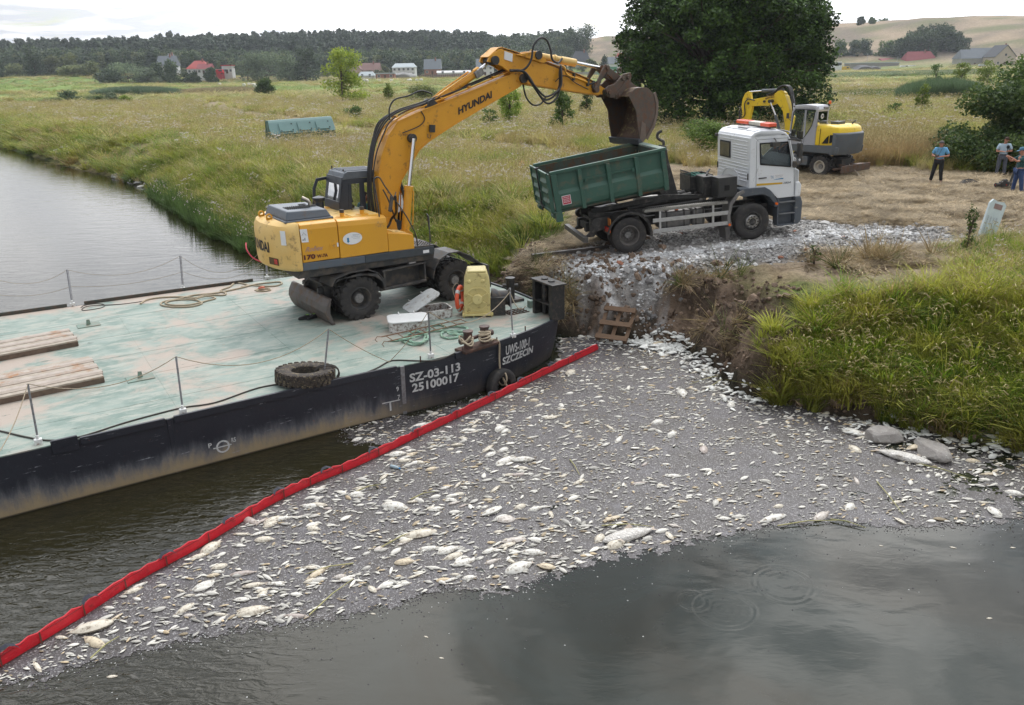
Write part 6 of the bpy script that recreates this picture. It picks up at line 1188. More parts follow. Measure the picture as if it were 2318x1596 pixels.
# boom and stick
q=MB();q.prism([(1.18,1.45),(1.22,2.4),(1.42,3.1),(1.72,3.74),(1.98,3.98),(2.21,3.97),(2.4,3.74),(2.2,3.42),(1.8,3.0),(1.6,2.3),(1.55,1.45)],-.08,.26);q.prism([(1.8,3.9),(2.0,4.02),(2.22,3.99),(2.58,3.74),(3.94,3.52),(4.2,3.46),(4.24,3.36),(4.1,3.24),(3.93,3.2),(2.54,3.26),(2.05,3.42),(1.75,3.6)],-.02,.20);q.build('boom',M_Y2,sm,bevel=.012)
q=MB();q.prism([(4.12,3.95),(3.97,3.94),(3.86,3.5),(3.76,3.2),(3.95,2.1),(3.95,1.6),(4.2,1.6),(4.42,2.1),(4.35,2.8),(4.46,3.16),(4.42,3.56),(4.28,3.85)],-.0,.18);q.build('stick',M_Y2,sm,bevel=.012)
lettering('lettering','WACKER',lambda a,b:Vector((2.95-.75*a,.21,3.66+.12*a+.07*b)),M_INKR,.04,sm);lettering('lettering','NEUSON',lambda a,b:Vector((2.95-.7*a,.21,3.57+.12*a+.07*b)),M_INKR,.04,sm)
q=MB();q.cyl((1.95,.1,4.03),(3.25,.1,3.98),.085,n=14);q.cyl((1.75,.42,2.0),(2.1,.42,2.8),.075,n=14);q.cyl((1.75,-.25,2.0),(2.1,-.25,2.8),.075,n=14);q.build('boom_cylinder',M_D2,sm,smooth=40)
q=MB();q.cyl((3.25,.1,3.98),(4.05,.1,3.92),.04,n=10);q.cyl((2.1,.42,2.8),(2.5,.42,3.5),.04,n=10);q.build('cylinder_rod',M_CHROME,sm,smooth=40)
q=MB();pin(q,2.5,3.48,.09,-.1,.48);pin(q,4.0,3.34,.07,-.06,.24);pin(q,2.98,3.46,.06,.2,.28);q.build('boom_pin',M_FR,sm)
for k_ in range(5):hose([(1.0,.0+.06*k_,2.2),(1.2,.0+.06*k_,3.0),(1.45,.0+.06*k_,3.9),(1.7,.0+.06*k_,4.22),(2.1,.0+.06*k_,4.2),(2.4,.02+.05*k_,3.95),(2.9,.04+.04*k_,3.78)],.035,sm,M_HOSE if k_%2 else M_CH)
for k_ in range(4):hose([(.95-.04*k_,.3+.05*k_,1.9),(.98,.32+.05*k_,2.6),(1.15,.3,3.4),(1.3,.25,3.8)],.022,sm,M_CHROME if k_%2 else M_HOSE)
hose([(3.6,.22,3.5),(4.0,.26,3.55),(4.2,.26,3.3),(4.15,.24,2.8),(4.3,.22,2.6)],.03,sm);hose([(4.5,.1,3.1),(4.62,.1,2.9),(4.6,.1,2.4),(4.7,.1,2.0)],.04,sm,M_CH);hose([(4.45,.12,3.0),(4.55,.12,2.5),(4.55,.1,1.8)],.025,sm)
q=MB();q.bb(4.44,4.62,.0,.18,1.2,2.5);q.prism([(3.9,1.7),(4.3,1.7),(4.5,1.2),(4.4,.6),(4.0,.45),(3.7,.7),(3.9,1.1)],-.4,.5);q.build('bucket',M_STEEL,sm,bevel=.02)
q=MB();pl=[W_ for W_ in((-.35,1.35,.95),(-1.0,1.7,.5),(-1.7,2.6,-.0))]
a_,b_=at((2900+1785/3.863)*.5659,(330+1118/3.863)*.5659,3.0),at((2900+2150/3.863)*.5659,(330+1510/3.863)*.5659,2.12)
q=MB();q.cyl((0,0,0),b_-a_,.02,.014,n=6);tag(q.build('wooden_stick',M_PLANK[0],None,loc=a_),'long thin stick leaning from the straw against the small excavator chassis','stick')

# ---------------------------------------------------------------- covered green container lying in the meadow
gc=thing('covered_container','green covered steel container with three lid hatches half sunk in the meadow grass','container',(-18.15,64.6,2.15),(rad(0),rad(-1.5),rad(27)))
M_BINL=shade('pale_green_paint',(.10,.20,.19),.5,0,(.08,.165,.155),1.5,.5);
prof=[(0,.0),(0,.95),(.75,1.75),(1.0,1.9),(1.25,1.75),(2.0,.95),(2.0,0)]
q=MB();MS=Matrix.Rotation(rad(90),4,'Z')
pv=[(x,y,z)for x in(0,5.0)for y,z in[(0,0),(0,.25),(-.08,.3),(-.08,.42),(0,.5),(0,.85),(2.2,.85),(2.2,0)]]
q.add(pv,[tuple(range(8)),tuple(range(15,7,-1))]+[(i,8+i,8+(i+1)%8,(i+1)%8)for i in range(8)]);q.build('container_body',M_BIN,gc,bevel=.01)
q=MB();rf=[(-.06,.85),(.72,1.70),(.92,1.86),(1.28,1.86),(1.48,1.70),(2.26,.85)]
q.add([(x,y,z)for x in(-.05,5.05)for y,z in rf],[tuple(range(6)),tuple(range(11,5,-1))]+[(i,6+i,6+(i+1)%6,(i+1)%6)for i in range(6)]);q.build('roof_cover',M_BINL,gc,bevel=.02)
for i in range(3):
    x0=.7+1.45*i;q=MB();sl=Vector((0,.78,.85)).normalized();nn=Vector((0,-.85,.78)).normalized();o0=Vector((x0,-.06,.85))+sl*.16
    q.add([tuple(o0+Vector((dx_,0,0))+sl*ds+nn*dn_)for dn_ in(.01,.08)for dx_,ds in((0,0),(1.0,0),(1.0,.82),(0,.82))],[(0,3,2,1),(4,5,6,7),(0,1,5,4),(1,2,6,5),(2,3,7,6),(3,0,4,7)]);q.build('lid_hatch',M_BINL,gc,bevel=.006)
    q=MB()
    for dx_,ds in((.12,.08),(1.0,.12),(1.0,.7)):c_=o0+Vector((dx_,0,0))+sl*ds+nn*.07;q.box(tuple(c_),(.09,.06,.09))
    q.build('hatch_fitting',M_CH,gc)
q=MB();q.prism([(-.07,0),(-.02,0),(-.02,1.05),(-.07,1.05)],.1,2.1);q.cyl((-.1,.3,0),(-.1,.3,1.9),.03,n=6);q.cyl((-.1,1.3,0),(-.1,1.3,1.9),.03,n=6);q.build('end_door',M_BIN,gc)
# leaning white board
pa=at((3500+1270/2.9)*.5659,(500+1385/2.9)*.5659,2.0);bd=thing('white_board','white insulation board with faded print stuck upright in the bank, leaning right','board',pa,(rad(-8),rad(17),rad(6)))
q=MB();q.add([(x,y,z)for y in(0,.08)for x,z in((-.28,-.1),(.28,-.1),(.27,.9),(.28,1.28),(.18,1.36),(-.05,1.33),(-.2,1.37),(-.28,1.25))],[tuple(range(8)),tuple(range(15,7,-1))]+[(i,8+i,8+(i+1)%8,(i+1)%8)for i in range(8)]);q.build('board_panel',shade('board_white',(.58,.65,.66),.6,0,(.46,.55,.57),4,.6),bd)
q=MB();q.bb(-.12,.16,-.006,.0,1.1,1.26);q.build('torn_patch',shade('torn_brown',(.32,.22,.2),.8),bd)
for i in range(4):lettering('lettering',('STYROPIAN','EPS 100','IZOLACJA','1000x500')[i],lambda a,b:Vector((-.22+.10*i+.045*b,-.008,.25+.6*a)),M_GREYINK,0,bd)

# ---------------------------------------------------------------- people
M_SKIN=shade('skin',(.50,.24,.16),.55,0,(.42,.19,.13),12,.4);M_HAIRG=shade('grey_hair',(.12,.11,.11),.8);M_HAIRB=shade('brown_hair',(.06,.03,.018),.8)
def cloth(n_,c):return shade(n_,c,.85,0,tuple(x*.75 for x in c),9,.5,.3,30)
def skin_obj(name,J,E,mat,parent,sub=2):
    ks=list(J);me=bpy.data.meshes.new(name);me.from_pydata([J[k][0]for k in ks],[(ks.index(a),ks.index(b))for a,b in E],[]);me.materials.append(mat)
    o=bpy.data.objects.new(name,me);COL.objects.link(o);o.parent=parent
    o.modifiers.new('skin','SKIN');me.skin_vertices or None
    if not me.skin_vertices:pass
    sv=me.skin_vertices[0].data
    for i,k in enumerate(ks):r=J[k][1];sv[i].radius=r if isinstance(r,tuple)else(r,r);sv[i].use_root=(i==0)
    s=o.modifiers.new('sub','SUBSURF');s.levels=sub;s.render_levels=sub;o.modifiers['skin'].use_smooth_shade=True
    return o
def person(label,loc,rz,P_,shirt,trousers,hair,shoe,k=1.06,seated=False,cap=None,beard=False,sleeves=True):
    """P_ gives elbow, hand, knee, ankle points; the figure faces local -y"""
    e=thing('person',label,'person',loc,(0,0,rz));e.scale=(k,k,k)
    D=dict(pelvis=(0,0,.96),waist=(0,0,1.10),chest=(0,-.01,1.32),neck=(0,.01,1.50),hl=(-.10,0,.92),hr=(.10,0,.92),kl=(-.13,-.03,.50),kr=(.13,-.03,.50),al=(-.15,.02,.09),ar=(.15,.02,.09),sl=(-.20,.01,1.43),sr=(.20,.01,1.43),el=(-.27,-.02,1.15),er=(.27,-.02,1.15),wl=(-.20,-.2,1.1),wr=(.2,-.2,1.1),head=(0,-.02,1.66),chin=(0,-.02,1.58),crown=(0,-.02,1.73))
    D.update(P_);V={a:Vector(b)for a,b in D.items()}
    tl=V['al']+Vector((-.02,-.17,-.05));tr_=V['ar']+Vector((.02,-.17,-.05))
    J=dict(pelvis=(V['pelvis'],(.15,.11)),waist=(V['waist'],(.14,.10)),chest=(V['chest'],(.17,.12)),nb=((V['chest']+V['neck'])/2+Vector((0,0,.04)),(.11,.08)),neck=(V['neck'],.055),chin=(V['chin'],(.068,.078)),head=(V['head'],(.078,.095)),crown=(V['crown'],(.070,.085)),
             hl=(V['hl'],.10),kl=(V['kl'],.062),al=(V['al'],.042),tl=(tl,(.045,.03)),hr=(V['hr'],.10),kr=(V['kr'],.062),ar=(V['ar'],.042),tr=(tr_,(.045,.03)),
             sl=(V['sl'],.062),el=(V['el'],.043),wl=(V['wl'],.029),sr=(V['sr'],.062),er=(V['er'],.043),wr=(V['wr'],.029))
    for h_,s_ in(('wl','el'),('wr','er')):d_=(V[h_]-V[s_]).normalized();J['p'+h_]=(V[h_]+d_*.07,(.038,.018))
    E=[('pelvis','waist'),('waist','chest'),('chest','nb'),('nb','neck'),('neck','chin'),('chin','head'),('head','crown'),('pelvis','hl'),('hl','kl'),('kl','al'),('al','tl'),('pelvis','hr'),('hr','kr'),('kr','ar'),('ar','tr'),('chest','sl'),('sl','el'),('el','wl'),('wl','pwl'),('chest','sr'),('sr','er'),('er','wr'),('wr','pwr')]
    skin_obj('body',J,E,M_SKIN,e)
    q=MB()
    for h_,s_,sg in(('pwl','wl',-1),('pwr','wr',1)):
        p=J[h_][0];d_=(p-J[s_][0]).normalized();sd_=d_.cross(Vector((0,0,1))).normalized()
        for i,ln in enumerate((.075,.085,.08,.065)):
            b_=p+d_*.02+sd_*(.022*(i-1.5));q.tube([b_,b_+d_*ln*.5+Vector((0,0,-.008)),b_+d_*ln*.85+Vector((0,0,-.035))],[.010,.009,.007],5)
        b_=p-d_*.03-sd_*.035*sg;q.tube([b_,b_+d_*.03-sd_*.02*sg,b_+d_*.06-sd_*.01*sg],[.012,.010,.008],5)
    q.build('fingers',M_SKIN,e,smooth=60)
    S={a:(J[a][0],tuple(r+.022 for r in J[a][1])if isinstance(J[a][1],tuple)else J[a][1]+.022)for a in('waist','chest','nb')}
    S=dict(hem=(V['pelvis']+Vector((0,0,.02)),(.175,.135)),**S)
    for s_ in 'lr':S['s'+s_]=(V['s'+s_],.085);S['m'+s_]=(V['s'+s_].lerp(V['e'+s_],.45),.075);S['c'+s_]=(V['s'+s_].lerp(V['e'+s_],.8),.072)
    skin_obj('shirt',S,[('hem','waist'),('waist','chest'),('chest','nb'),('chest','sl'),('sl','ml'),('ml','cl'),('chest','sr'),('sr','mr'),('mr','cr')],shirt,e)
    T=dict(p=(V['pelvis'],(.165,.125)),hl=(V['hl'],.115),kl=(V['kl'],.085),al=(V['al']+Vector((0,0,.03)),.072),hr=(V['hr'],.115),kr=(V['kr'],.085),ar=(V['ar']+Vector((0,0,.03)),.072));T['ml']=(V['hl'].lerp(V['kl'],.5),.10);T['mr']=(V['hr'].lerp(V['kr'],.5),.10);T['bl']=(V['kl'].lerp(V['al'],.5),.076);T['br']=(V['kr'].lerp(V['ar'],.5),.076)
    skin_obj('trousers',T,[('p','hl'),('hl','ml'),('ml','kl'),('kl','bl'),('bl','al'),('p','hr'),('hr','mr'),('mr','kr'),('kr','br'),('br','ar')],trousers,e)
    for a,t_ in(('al',tl),('ar',tr_)):
        q=MB();p=V[a];q.prism([(-.13,0),(.18,0),(.19,.03),(.12,.07),(.03,.11),(-.06,.12),(-.13,.1)],-.05,.05,Matrix.Translation((p.x,p.y,p.z-.09))@Matrix.Rotation(rad(-90),4,'Z'));q.build('shoe',shoe,e,bevel=.02,seg=3)
    hc=V['head'];dr=(V['head']-V['chin']).normalized();q=MB()
    fwd=Vector((0,-1,0));fwd=(fwd-dr*fwd.dot(dr)).normalized();sd_=fwd.cross(dr)
    HM=Matrix(((*sd_,),)).transposed()if False else Matrix([[sd_.x,fwd.x,dr.x,hc.x],[sd_.y,fwd.y,dr.y,hc.y],[sd_.z,fwd.z,dr.z,hc.z],[0,0,0,1]])
    vs=[];nn=14
    for i in range(6):
        ph=rad(8+i*19);
        for j in range(nn):t=2*math.pi*j/nn;low=.0 if math.sin(t)<.25 or i<4 else.055;vs.append((.098*math.sin(ph)*math.cos(t),.112*math.sin(ph)*math.sin(t)-.012,.035+.105*math.cos(ph)+low))
    q.add(vs,[(i*nn+j,i*nn+(j+1)%nn,(i+1)*nn+(j+1)%nn,(i+1)*nn+j)for i in range(5)for j in range(nn)]+[tuple(range(nn))],HM);o=q.build('hair',hair,e,smooth=70)
    q=MB();q.add([(0,.125,-.02),(-.014,.098,-.035),(.014,.098,-.035),(0,.098,.02)],[(0,1,2),(0,2,3),(0,3,1)],HM)
    for s_ in(-1,1):q.lathe([(0,-.03),(.018,-.015),(.02,.01),(0,.03)],6,HM@Matrix.Translation((s_*.088,.0,-.01)))
    q.build('nose_and_ears',M_SKIN,e);q=MB()
    for s_ in(-1,1):q.box((s_*.032,.098,.018),(.022,.008,.010),HM)
    q.box((0,.094,-.062),(.045,.008,.008),HM);q.build('eyes_and_mouth',shade('dark_feature',(.07,.03,.025),.5),e)
    if beard:q=MB();q.add([(-.07,.03,-.02),(-.05,.09,-.05),(0,.115,-.045),(.05,.09,-.05),(.07,.03,-.02),(.05,.05,-.11),(0,.10,-.13),(-.05,.05,-.11)],[(0,1,7),(1,2,6,7),(2,3,5,6),(3,4,5)],HM);q.build('beard',M_HAIRB,e)
    if cap:q=MB();q.lathe([(.11,.0),(.108,.05),(.08,.1),(0,.12)],16,HM@Matrix.Translation((0,-.005,.045)));q.add([(-.08,.09,.05),(.08,.09,.05),(.06,.2,.03),(-.06,.2,.03)],[(0,1,2,3)],HM);q.build('cap',cap,e,smooth=50)
    return e
def gp(u,v,z=2.1):p=at(u,v,z);p.z=gz(p.x,p.y);return p
# man in blue T-shirt with the camera
pl=gp(2118,420);az=math.atan2(pl.x,pl.y)
e=person('man in bright blue T-shirt and black trousers looking down at a camera in his hands',pl,-az+rad(-8),dict(head=(.0,-.08,1.64),chin=(0,-.05,1.56),crown=(0,-.08,1.72),el=(-.30,-.02,1.16),er=(.33,.0,1.16),wl=(-.15,-.25,1.16),wr=(.08,-.28,1.15),kl=(-.17,-.03,.5),al=(-.24,.04,.09),kr=(.12,-.02,.5),ar=(.17,.0,.09),hl=(-.11,0,.92),hr=(.1,0,.92)),cloth('blue_shirt',(.16,.42,.68)),cloth('black_trousers',(.014,.015,.018)),M_HAIRG,M_SHOE)
q=MB();q.tube([(-.07,.02,1.52),(-.09,-.14,1.42),(-.1,-.27,1.2)],.008,4);q.tube([(.07,.02,1.52),(.04,-.14,1.42),(-.02,-.28,1.2)],.008,4);q.build('neck_strap',M_FR,e)
q=MB();q.box((0,0,0),(.15,.07,.1));q.cyl((0,-.03,0),(0,-.13,0),.035,n=12);c=e.matrix_basis@Vector((-.07,-.33,1.18));o=q.build('camera',M_FR,None,bevel=.01,loc=c,rot=(0,0,e.rotation_euler.z));tag(o,'small black camera held by the man in the bright blue T-shirt','camera')
pl=gp(2262,402);az=math.atan2(pl.x,pl.y)
e=person('man in pale blue shirt and grey trousers holding a microphone before the bush',pl,-az+rad(6),dict(head=(.03,-.07,1.65),chin=(.02,-.04,1.57),crown=(.04,-.07,1.73),el=(-.28,-.02,1.16),er=(.30,.0,1.17),wl=(-.10,-.25,1.18),wr=(.14,-.27,1.2)),cloth('pale_shirt',(.48,.62,.74)),cloth('grey_trousers',(.10,.11,.14)),M_HAIRB,M_SHOE)
c=e.matrix_basis@Vector((.10,-.34,1.27));mic=thing('microphone','microphone with round black windshield in the hand of the man in the pale shirt','microphone',c,(rad(8),0,e.rotation_euler.z));q=MB();q.lathe([(.02,-.12),(.018,.05)],8);q.build('handle',M_FR,mic);q=MB();q.lathe([(0,.03),(.05,.05),(.075,.12),(.06,.18),(0,.21)],14);q.build('windshield',shade('foam_black',(.015,.018,.02),.95),mic,smooth=70)
q=MB();q.tube([(-.14+.0,-.11,1.03),(0,-.15,1.03),(.14,-.11,1.03)],.02,5);q.build('belt',M_FR,e)
pl=gp(2298,440);az=math.atan2(pl.x,pl.y)
e=person('man in dark green T-shirt, jeans and blue cap raising his hands beside a film camera',pl,-az+rad(-62),dict(head=(0,-.03,1.66),el=(-.27,-.24,1.26),er=(.27,-.28,1.3),wl=(-.13,-.44,1.42),wr=(.14,-.5,1.46),kl=(-.12,-.04,.5),kr=(.13,.08,.5),ar=(.14,.14,.09),al=(-.15,-.06,.09)),cloth('green_shirt',(.025,.085,.09)),cloth('blue_jeans',(.04,.075,.19)),M_HAIRB,M_SHOE,cap=cloth('blue_cap',(.08,.2,.3)))
pc=gp(2270,434,2.1);fc=thing('film_camera','black shoulder film camera on its side in the straw beside the man in jeans','film camera',pc+Vector((0,0,.02)),(0,0,rad(12)))
q=MB();q.bb(-.2,.2,-.1,.1,.08,.3);q.bb(.18,.32,-.07,.07,.04,.26);q.build('camera_body',M_FR,fc,bevel=.02);q=MB();q.cyl((-.2,0,.18),(-.42,0,.18),.07,.09,n=14);q.build('lens',M_FR,fc,smooth=40);q=MB();q.tube([(-.15,0,.3),(-.1,0,.38),(.1,0,.38),(.15,0,.3)],.02,6);q.box((-.08,-.1,.34),(.14,.05,.08));q.build('carry_handle',M_FR,fc)
q=MB();q.cyl((-.36,0,.18),(-.43,.0,.18),.02,n=8);q.bb(0,.05,-.105,-.10,.15,.2);q.build('red_button',M_RED,fc)
tp=gp(2281,431,2.1);tb=at((3700+1010/2.83)*.5659,(480+455/2.83)*.5659,3.55);tr=thing('tripod','dark folded tripod leaning up beside the man in jeans','tripod',tp);
for k_ in range(3):q=MB();q.cyl((.03*k_-.03,.03*(k_==1),.02),(.45+.02*k_,.3+.01*k_,1.35),.022,.028,n=7);q.build('tripod_leg',M_FR,tr)
q=MB();q.box((.48,.32,1.42),(.12,.12,.12));q.tube([(.48,.32,1.45),(.3,.28,1.55)],.014,5);q.build('tripod_head',M_FR,tr,bevel=.01)
bg_=gp(2192,420,2.1);q=MB();vs=[];rr=random.Random(9)
for i in range(6):
    for j in range(16):t=2*math.pi*j/16;r_=(.42,.44,.38,.28,.16,.02)[i]*(1+.18*math.sin(3*t+i)+.08*rr.random());vs.append((1.25*r_*math.cos(t),.8*r_*math.sin(t),(.0,.07,.16,.24,.3,.33)[i]+.03*math.sin(5*t)*(i>1)))
q.add(vs,[(i*16+j,i*16+(j+1)%16,(i+1)*16+(j+1)%16,(i+1)*16+j)for i in range(5)for j in range(16)]);tag(q.build('bag',cloth('black_cloth',(.014,.014,.018)),None,loc=bg_+Vector((0,0,.03)),smooth=30),'crumpled black bag lying in the straw between the standing men','bag')
# operator and driver, seated
sit=dict(pelvis=(0,0,.52),waist=(0,.02,.66),chest=(0,.0,.88),neck=(0,-.02,1.06),chin=(0,-.05,1.14),head=(0,-.05,1.22),crown=(0,-.05,1.29),hl=(-.10,-.05,.5),hr=(.10,-.05,.5),kl=(-.13,-.45,.5),kr=(.13,-.45,.5),al=(-.14,-.5,.1),ar=(.14,-.5,.1),sl=(-.20,.0,.99),sr=(.20,.0,.99),el=(-.25,-.12,.72),er=(.25,-.12,.72),wl=(-.18,-.38,.72),wr=(.18,-.38,.72))
op=dig.matrix_basis@Vector((-.30,.68,1.62));e=person('bearded operator in a teal T-shirt seated in the cab of the big excavator',op,rad(33+90),sit,cloth('teal_shirt',(.10,.30,.34)),cloth('dark_trousers',(.03,.03,.035)),M_HAIRB,M_SHOE,beard=True)
op=TM@Vector((4.45,1.75,1.62));e=person('driver in a blue work shirt sitting behind the wheel of the white truck',op,rad(9.9+90),sit,cloth('work_blue',(.10,.16,.28)),cloth('dark_blue_trousers',(.03,.04,.07)),M_HAIRB,M_SHOE)
# ---------------------------------------------------------------- the red floating barrier
BAR=[(-40,1533),(0,1509),(150,1418),(300,1322),(450,1240),(600,1150),(700,1100),(820,1050),(960,982),(1100,915),(1230,850),(1352,792)]
bpts=catmull([tuple(at(u,v,0))for u,v in BAR],8)
M_REDF=shade('red_barrier_fabric',(.62,.012,.026),.42,0,(.44,.01,.018),5,.5,.25,12,dirt=(.30,.02,.02),dirt_amt=.2,dirt_scale=6,bdist=.03)
br=thing('floating_barrier','long red floating barrier with dark handle loops from the pallet to the lower left','barrier',bpts[0])
q=MB();vs=[];nb_=len(bpts)
for i,p in enumerate(bpts):
    t=(bpts[min(i+1,nb_-1)]-bpts[max(i-1,0)]).normalized();nrm=Vector((-t.y,t.x,0));wv=.012*math.sin(i*.9)+.006*math.sin(i*2.3);hh=.19+.02*math.sin(i*2.7)
    for(o_,z_)in((-.02,-.06),(-.03,.02),(-.035+wv*.7,.08),(-.012+wv,hh*.95),(.0+wv,hh),(.012+wv,hh*.95),(.025+wv*.7,.07),(.02,-.06)):vs.append(p-bpts[0]+nrm*o_+Vector((0,0,z_)))
q.add(vs,[(i*8+j,i*8+j+1,(i+1)*8+j+1,(i+1)*8+j)for i in range(nb_-1)for j in range(7)]+[tuple(range(8)),tuple((nb_-1)*8+j for j in reversed(range(8)))]);q.build('fabric',M_REDF,br,smooth=28)
q=MB();q.tube([p-bpts[0]+Vector((.01,-.02,.158))for p in bpts],.006,4);q.build('seam',shade('barrier_seam',(.25,.01,.015),.6),br)
acc=0;nxt=.35;q=MB()
for i in range(3,nb_-1,5):
    t=(bpts[i+1]-bpts[i-1]).normalized();nrm=Vector((-t.y,t.x,0));p=bpts[i]-bpts[0];q.add([p-nrm*.06+t*a_+Vector((0,0,z_))for a_ in(-.012,.012)for z_ in(-.0,.2)],[(0,1,3,2)])
M_SLIME=shade('slime_line',(.16,.02,.02),.6,0,(.10,.05,.03),12,.7)
q.build('panel_seam',M_SLIME,br,fixn=False);q=MB();q.tube([p-bpts[0]+Vector((.0,-.038,.008))for p in bpts],.016,4);q.build('water_line',M_SLIME,br)
M_STRAP=shade('navy_strap',(.012,.014,.03),.6)
for i in range(1,nb_):
    seg=(bpts[i]-bpts[i-1]).length
    while acc+seg>nxt:
        p=bpts[i-1].lerp(bpts[i],(nxt-acc)/seg)-bpts[0];t=(bpts[i]-bpts[i-1]).normalized();nrm=Vector((-t.y,t.x,0));q=MB()
        pts=[p-t*.13+nrm*.02+Vector((0,0,.15)),p-t*.06+nrm*.06+Vector((0,0,.19)),p+t*.02+nrm*.05+Vector((0,0,.205)),p+t*.09-nrm*.01+Vector((0,0,.18)),p+t*.12-nrm*.04+Vector((0,0,.12))]
        q.add([x-nrm*.075+Vector((0,0,.01))+o_ for x in pts for o_ in(Vector((0,0,.02)),nrm*.05+Vector((0,0,.045)))],[(2*k_,2*k_+1,2*k_+3,2*k_+2)for k_ in range(4)]);q.build('handle_loop',M_STRAP,br,fixn=False);nxt+=random.Random(i).uniform(1.05,1.35)
    acc+=seg
pe=bpts[-1]-bpts[0];q=MB();q.box(tuple(pe+Vector((0,0,.1))),(.06,.06,.26),rz=.5);q.build('end_cap',M_GREY,br)

# ---------------------------------------------------------------- scum and dead fish
LOW=[(-60,1560),(60,1545),(150,1522),(270,1490),(380,1462),(480,1440),(560,1425),(640,1416),(720,1410),(800,1392),(900,1372),(960,1348),(1010,1332),(1090,1346),(1180,1336),(1240,1312),(1300,1290),(1400,1262),(1500,1248),(1580,1226),(1650,1212),(1740,1196),(1820,1188),(1900,1176),(1960,1192),(2050,1198),(2200,1192),(2340,1176),(2500,1170)]
SCUM=[tuple(at(u,v,0).xy)for u,v in LOW]+[(11.5,12.4),(10.4,14.3),(9.5,15.0),(7.3,16.5),(5.6,17.9),(5.3,19.6),(5.1,20.9),(4.2,21.7),(3.3,22.3),(2.2,22.5),(1.3,22.3),(1.25,20.6),(.6,19.4),(-.1,18.6),(-1.2,17.6),(-2.4,16.8)]+[tuple(at(u,v,0).xy)for u,v in((905,935),(840,955),(782,970),(776,988),(800,1006),(840,1006),(870,1018))]
SCUM=SCUM[:len(LOW)]+SCUM[len(LOW):]+[tuple(at(u,v+4,0).xy)for u,v in[(820,1046),(700,1098),(600,1148),(450,1238),(300,1322),(150,1418),(0,1509),(-40,1533)]]
M_SCUM=bpy.data.materials.new('scum');M_SCUM.use_nodes=True;t=M_SCUM.node_tree;b=t.nodes['Principled BSDF'];L=t.links.new;N=t.nodes.new
g=N('ShaderNodeTexCoord')
def scn(s_,d_,ro=.6):
    n=N('ShaderNodeTexNoise');n.inputs['Scale'].default_value=s_;n.inputs['Detail'].default_value=d_;n.inputs['Roughness'].default_value=ro;L(g.outputs['Object'],n.inputs['Vector']);return n.outputs['Fac']
def scm(a,c2,v,lo,hi,mul=1.):
    r=N('ShaderNodeMapRange');r.inputs[1].default_value=lo;r.inputs[2].default_value=hi;r.inputs[4].default_value=mul;L(v,r.inputs[0]);q=N('ShaderNodeMix');q.data_type='RGBA'
    if isinstance(a,tuple):q.inputs[6].default_value=(*a,1)
    else:L(a,q.inputs[6])
    q.inputs[7].default_value=(*c2,1);L(r.outputs[0],q.inputs['Factor']);return q.outputs[2]
vor=N('ShaderNodeTexVoronoi');vor.inputs['Scale'].default_value=56;L(g.outputs['Object'],vor.inputs['Vector'])
sv_=N('ShaderNodeSeparateColor');L(vor.outputs['Color'],sv_.inputs[0])
c=scm((.070,.062,.068),(.045,.036,.031),scn(.7,5),.42,.62);c=scm(c,(.03,.026,.024),sv_.outputs[0],.45,.75,.8);c=scm(c,(.25,.24,.24),sv_.outputs[1],.82,.88,.8);c=scm(c,(.14,.135,.15),scn(1.6,7,.7),.56,.68,.6)
L(c,b.inputs['Base Color']);b.inputs['Roughness'].default_value=.45;b.inputs['Specular IOR Level'].default_value=.5
bp=N('ShaderNodeBump');bp.inputs['Strength'].default_value=.7;bp.inputs['Distance'].default_value=.012;L(scn(55,4),bp.inputs['Height']);L(bp.outputs[0],b.inputs['Normal'])
cs_=.024;xs=np.arange(-8.5,11.6,cs_);ys=np.arange(8,22.8,cs_);XX,YY=np.meshgrid(xs,ys)
sgn=np.where(inpoly(XX,YY,SCUM),1,-1);dd=pdist(XX,YY,SCUM,True)*sgn
f1=field(XX,YY,.5,51,4);f2=field(XX,YY,1.7,53,5);f3=field(XX,YY,.12,54,2)
near_b=pdist(XX,YY,[tuple(p.xy)for p in bpts])
mask=dd>np.where(near_b<.3,-.05,(f1-.5)*.4+(f3-.5)*.06)
gap=(sst(6.5,8.6,XX-.35*(YY-14)))*.33+.0
mask&=~((f2+f3*.12)<gap*1.15*(dd<3)+.05)
okc=mask[:-1,:-1]&mask[1:,1:]&mask[:-1,1:]&mask[1:,:-1]
ii=np.arange(XX.size).reshape(XX.shape);fq=np.stack([ii[:-1,:-1],ii[:-1,1:],ii[1:,1:],ii[1:,:-1]],-1)[okc]
used,inv=np.unique(fq,return_inverse=True);vv=np.stack([XX.ravel()[used],YY.ravel()[used],(.004+.002*f3.ravel()[used]+.002*f1.ravel()[used])],-1)
me=rawmesh('scum',vv,inv.reshape(-1,4),M_SCUM);o=bpy.data.objects.new('scum',me);COL.objects.link(o);tag(o,'grey speckled scum drifting on the water round the dead fish','scum',kind='stuff')
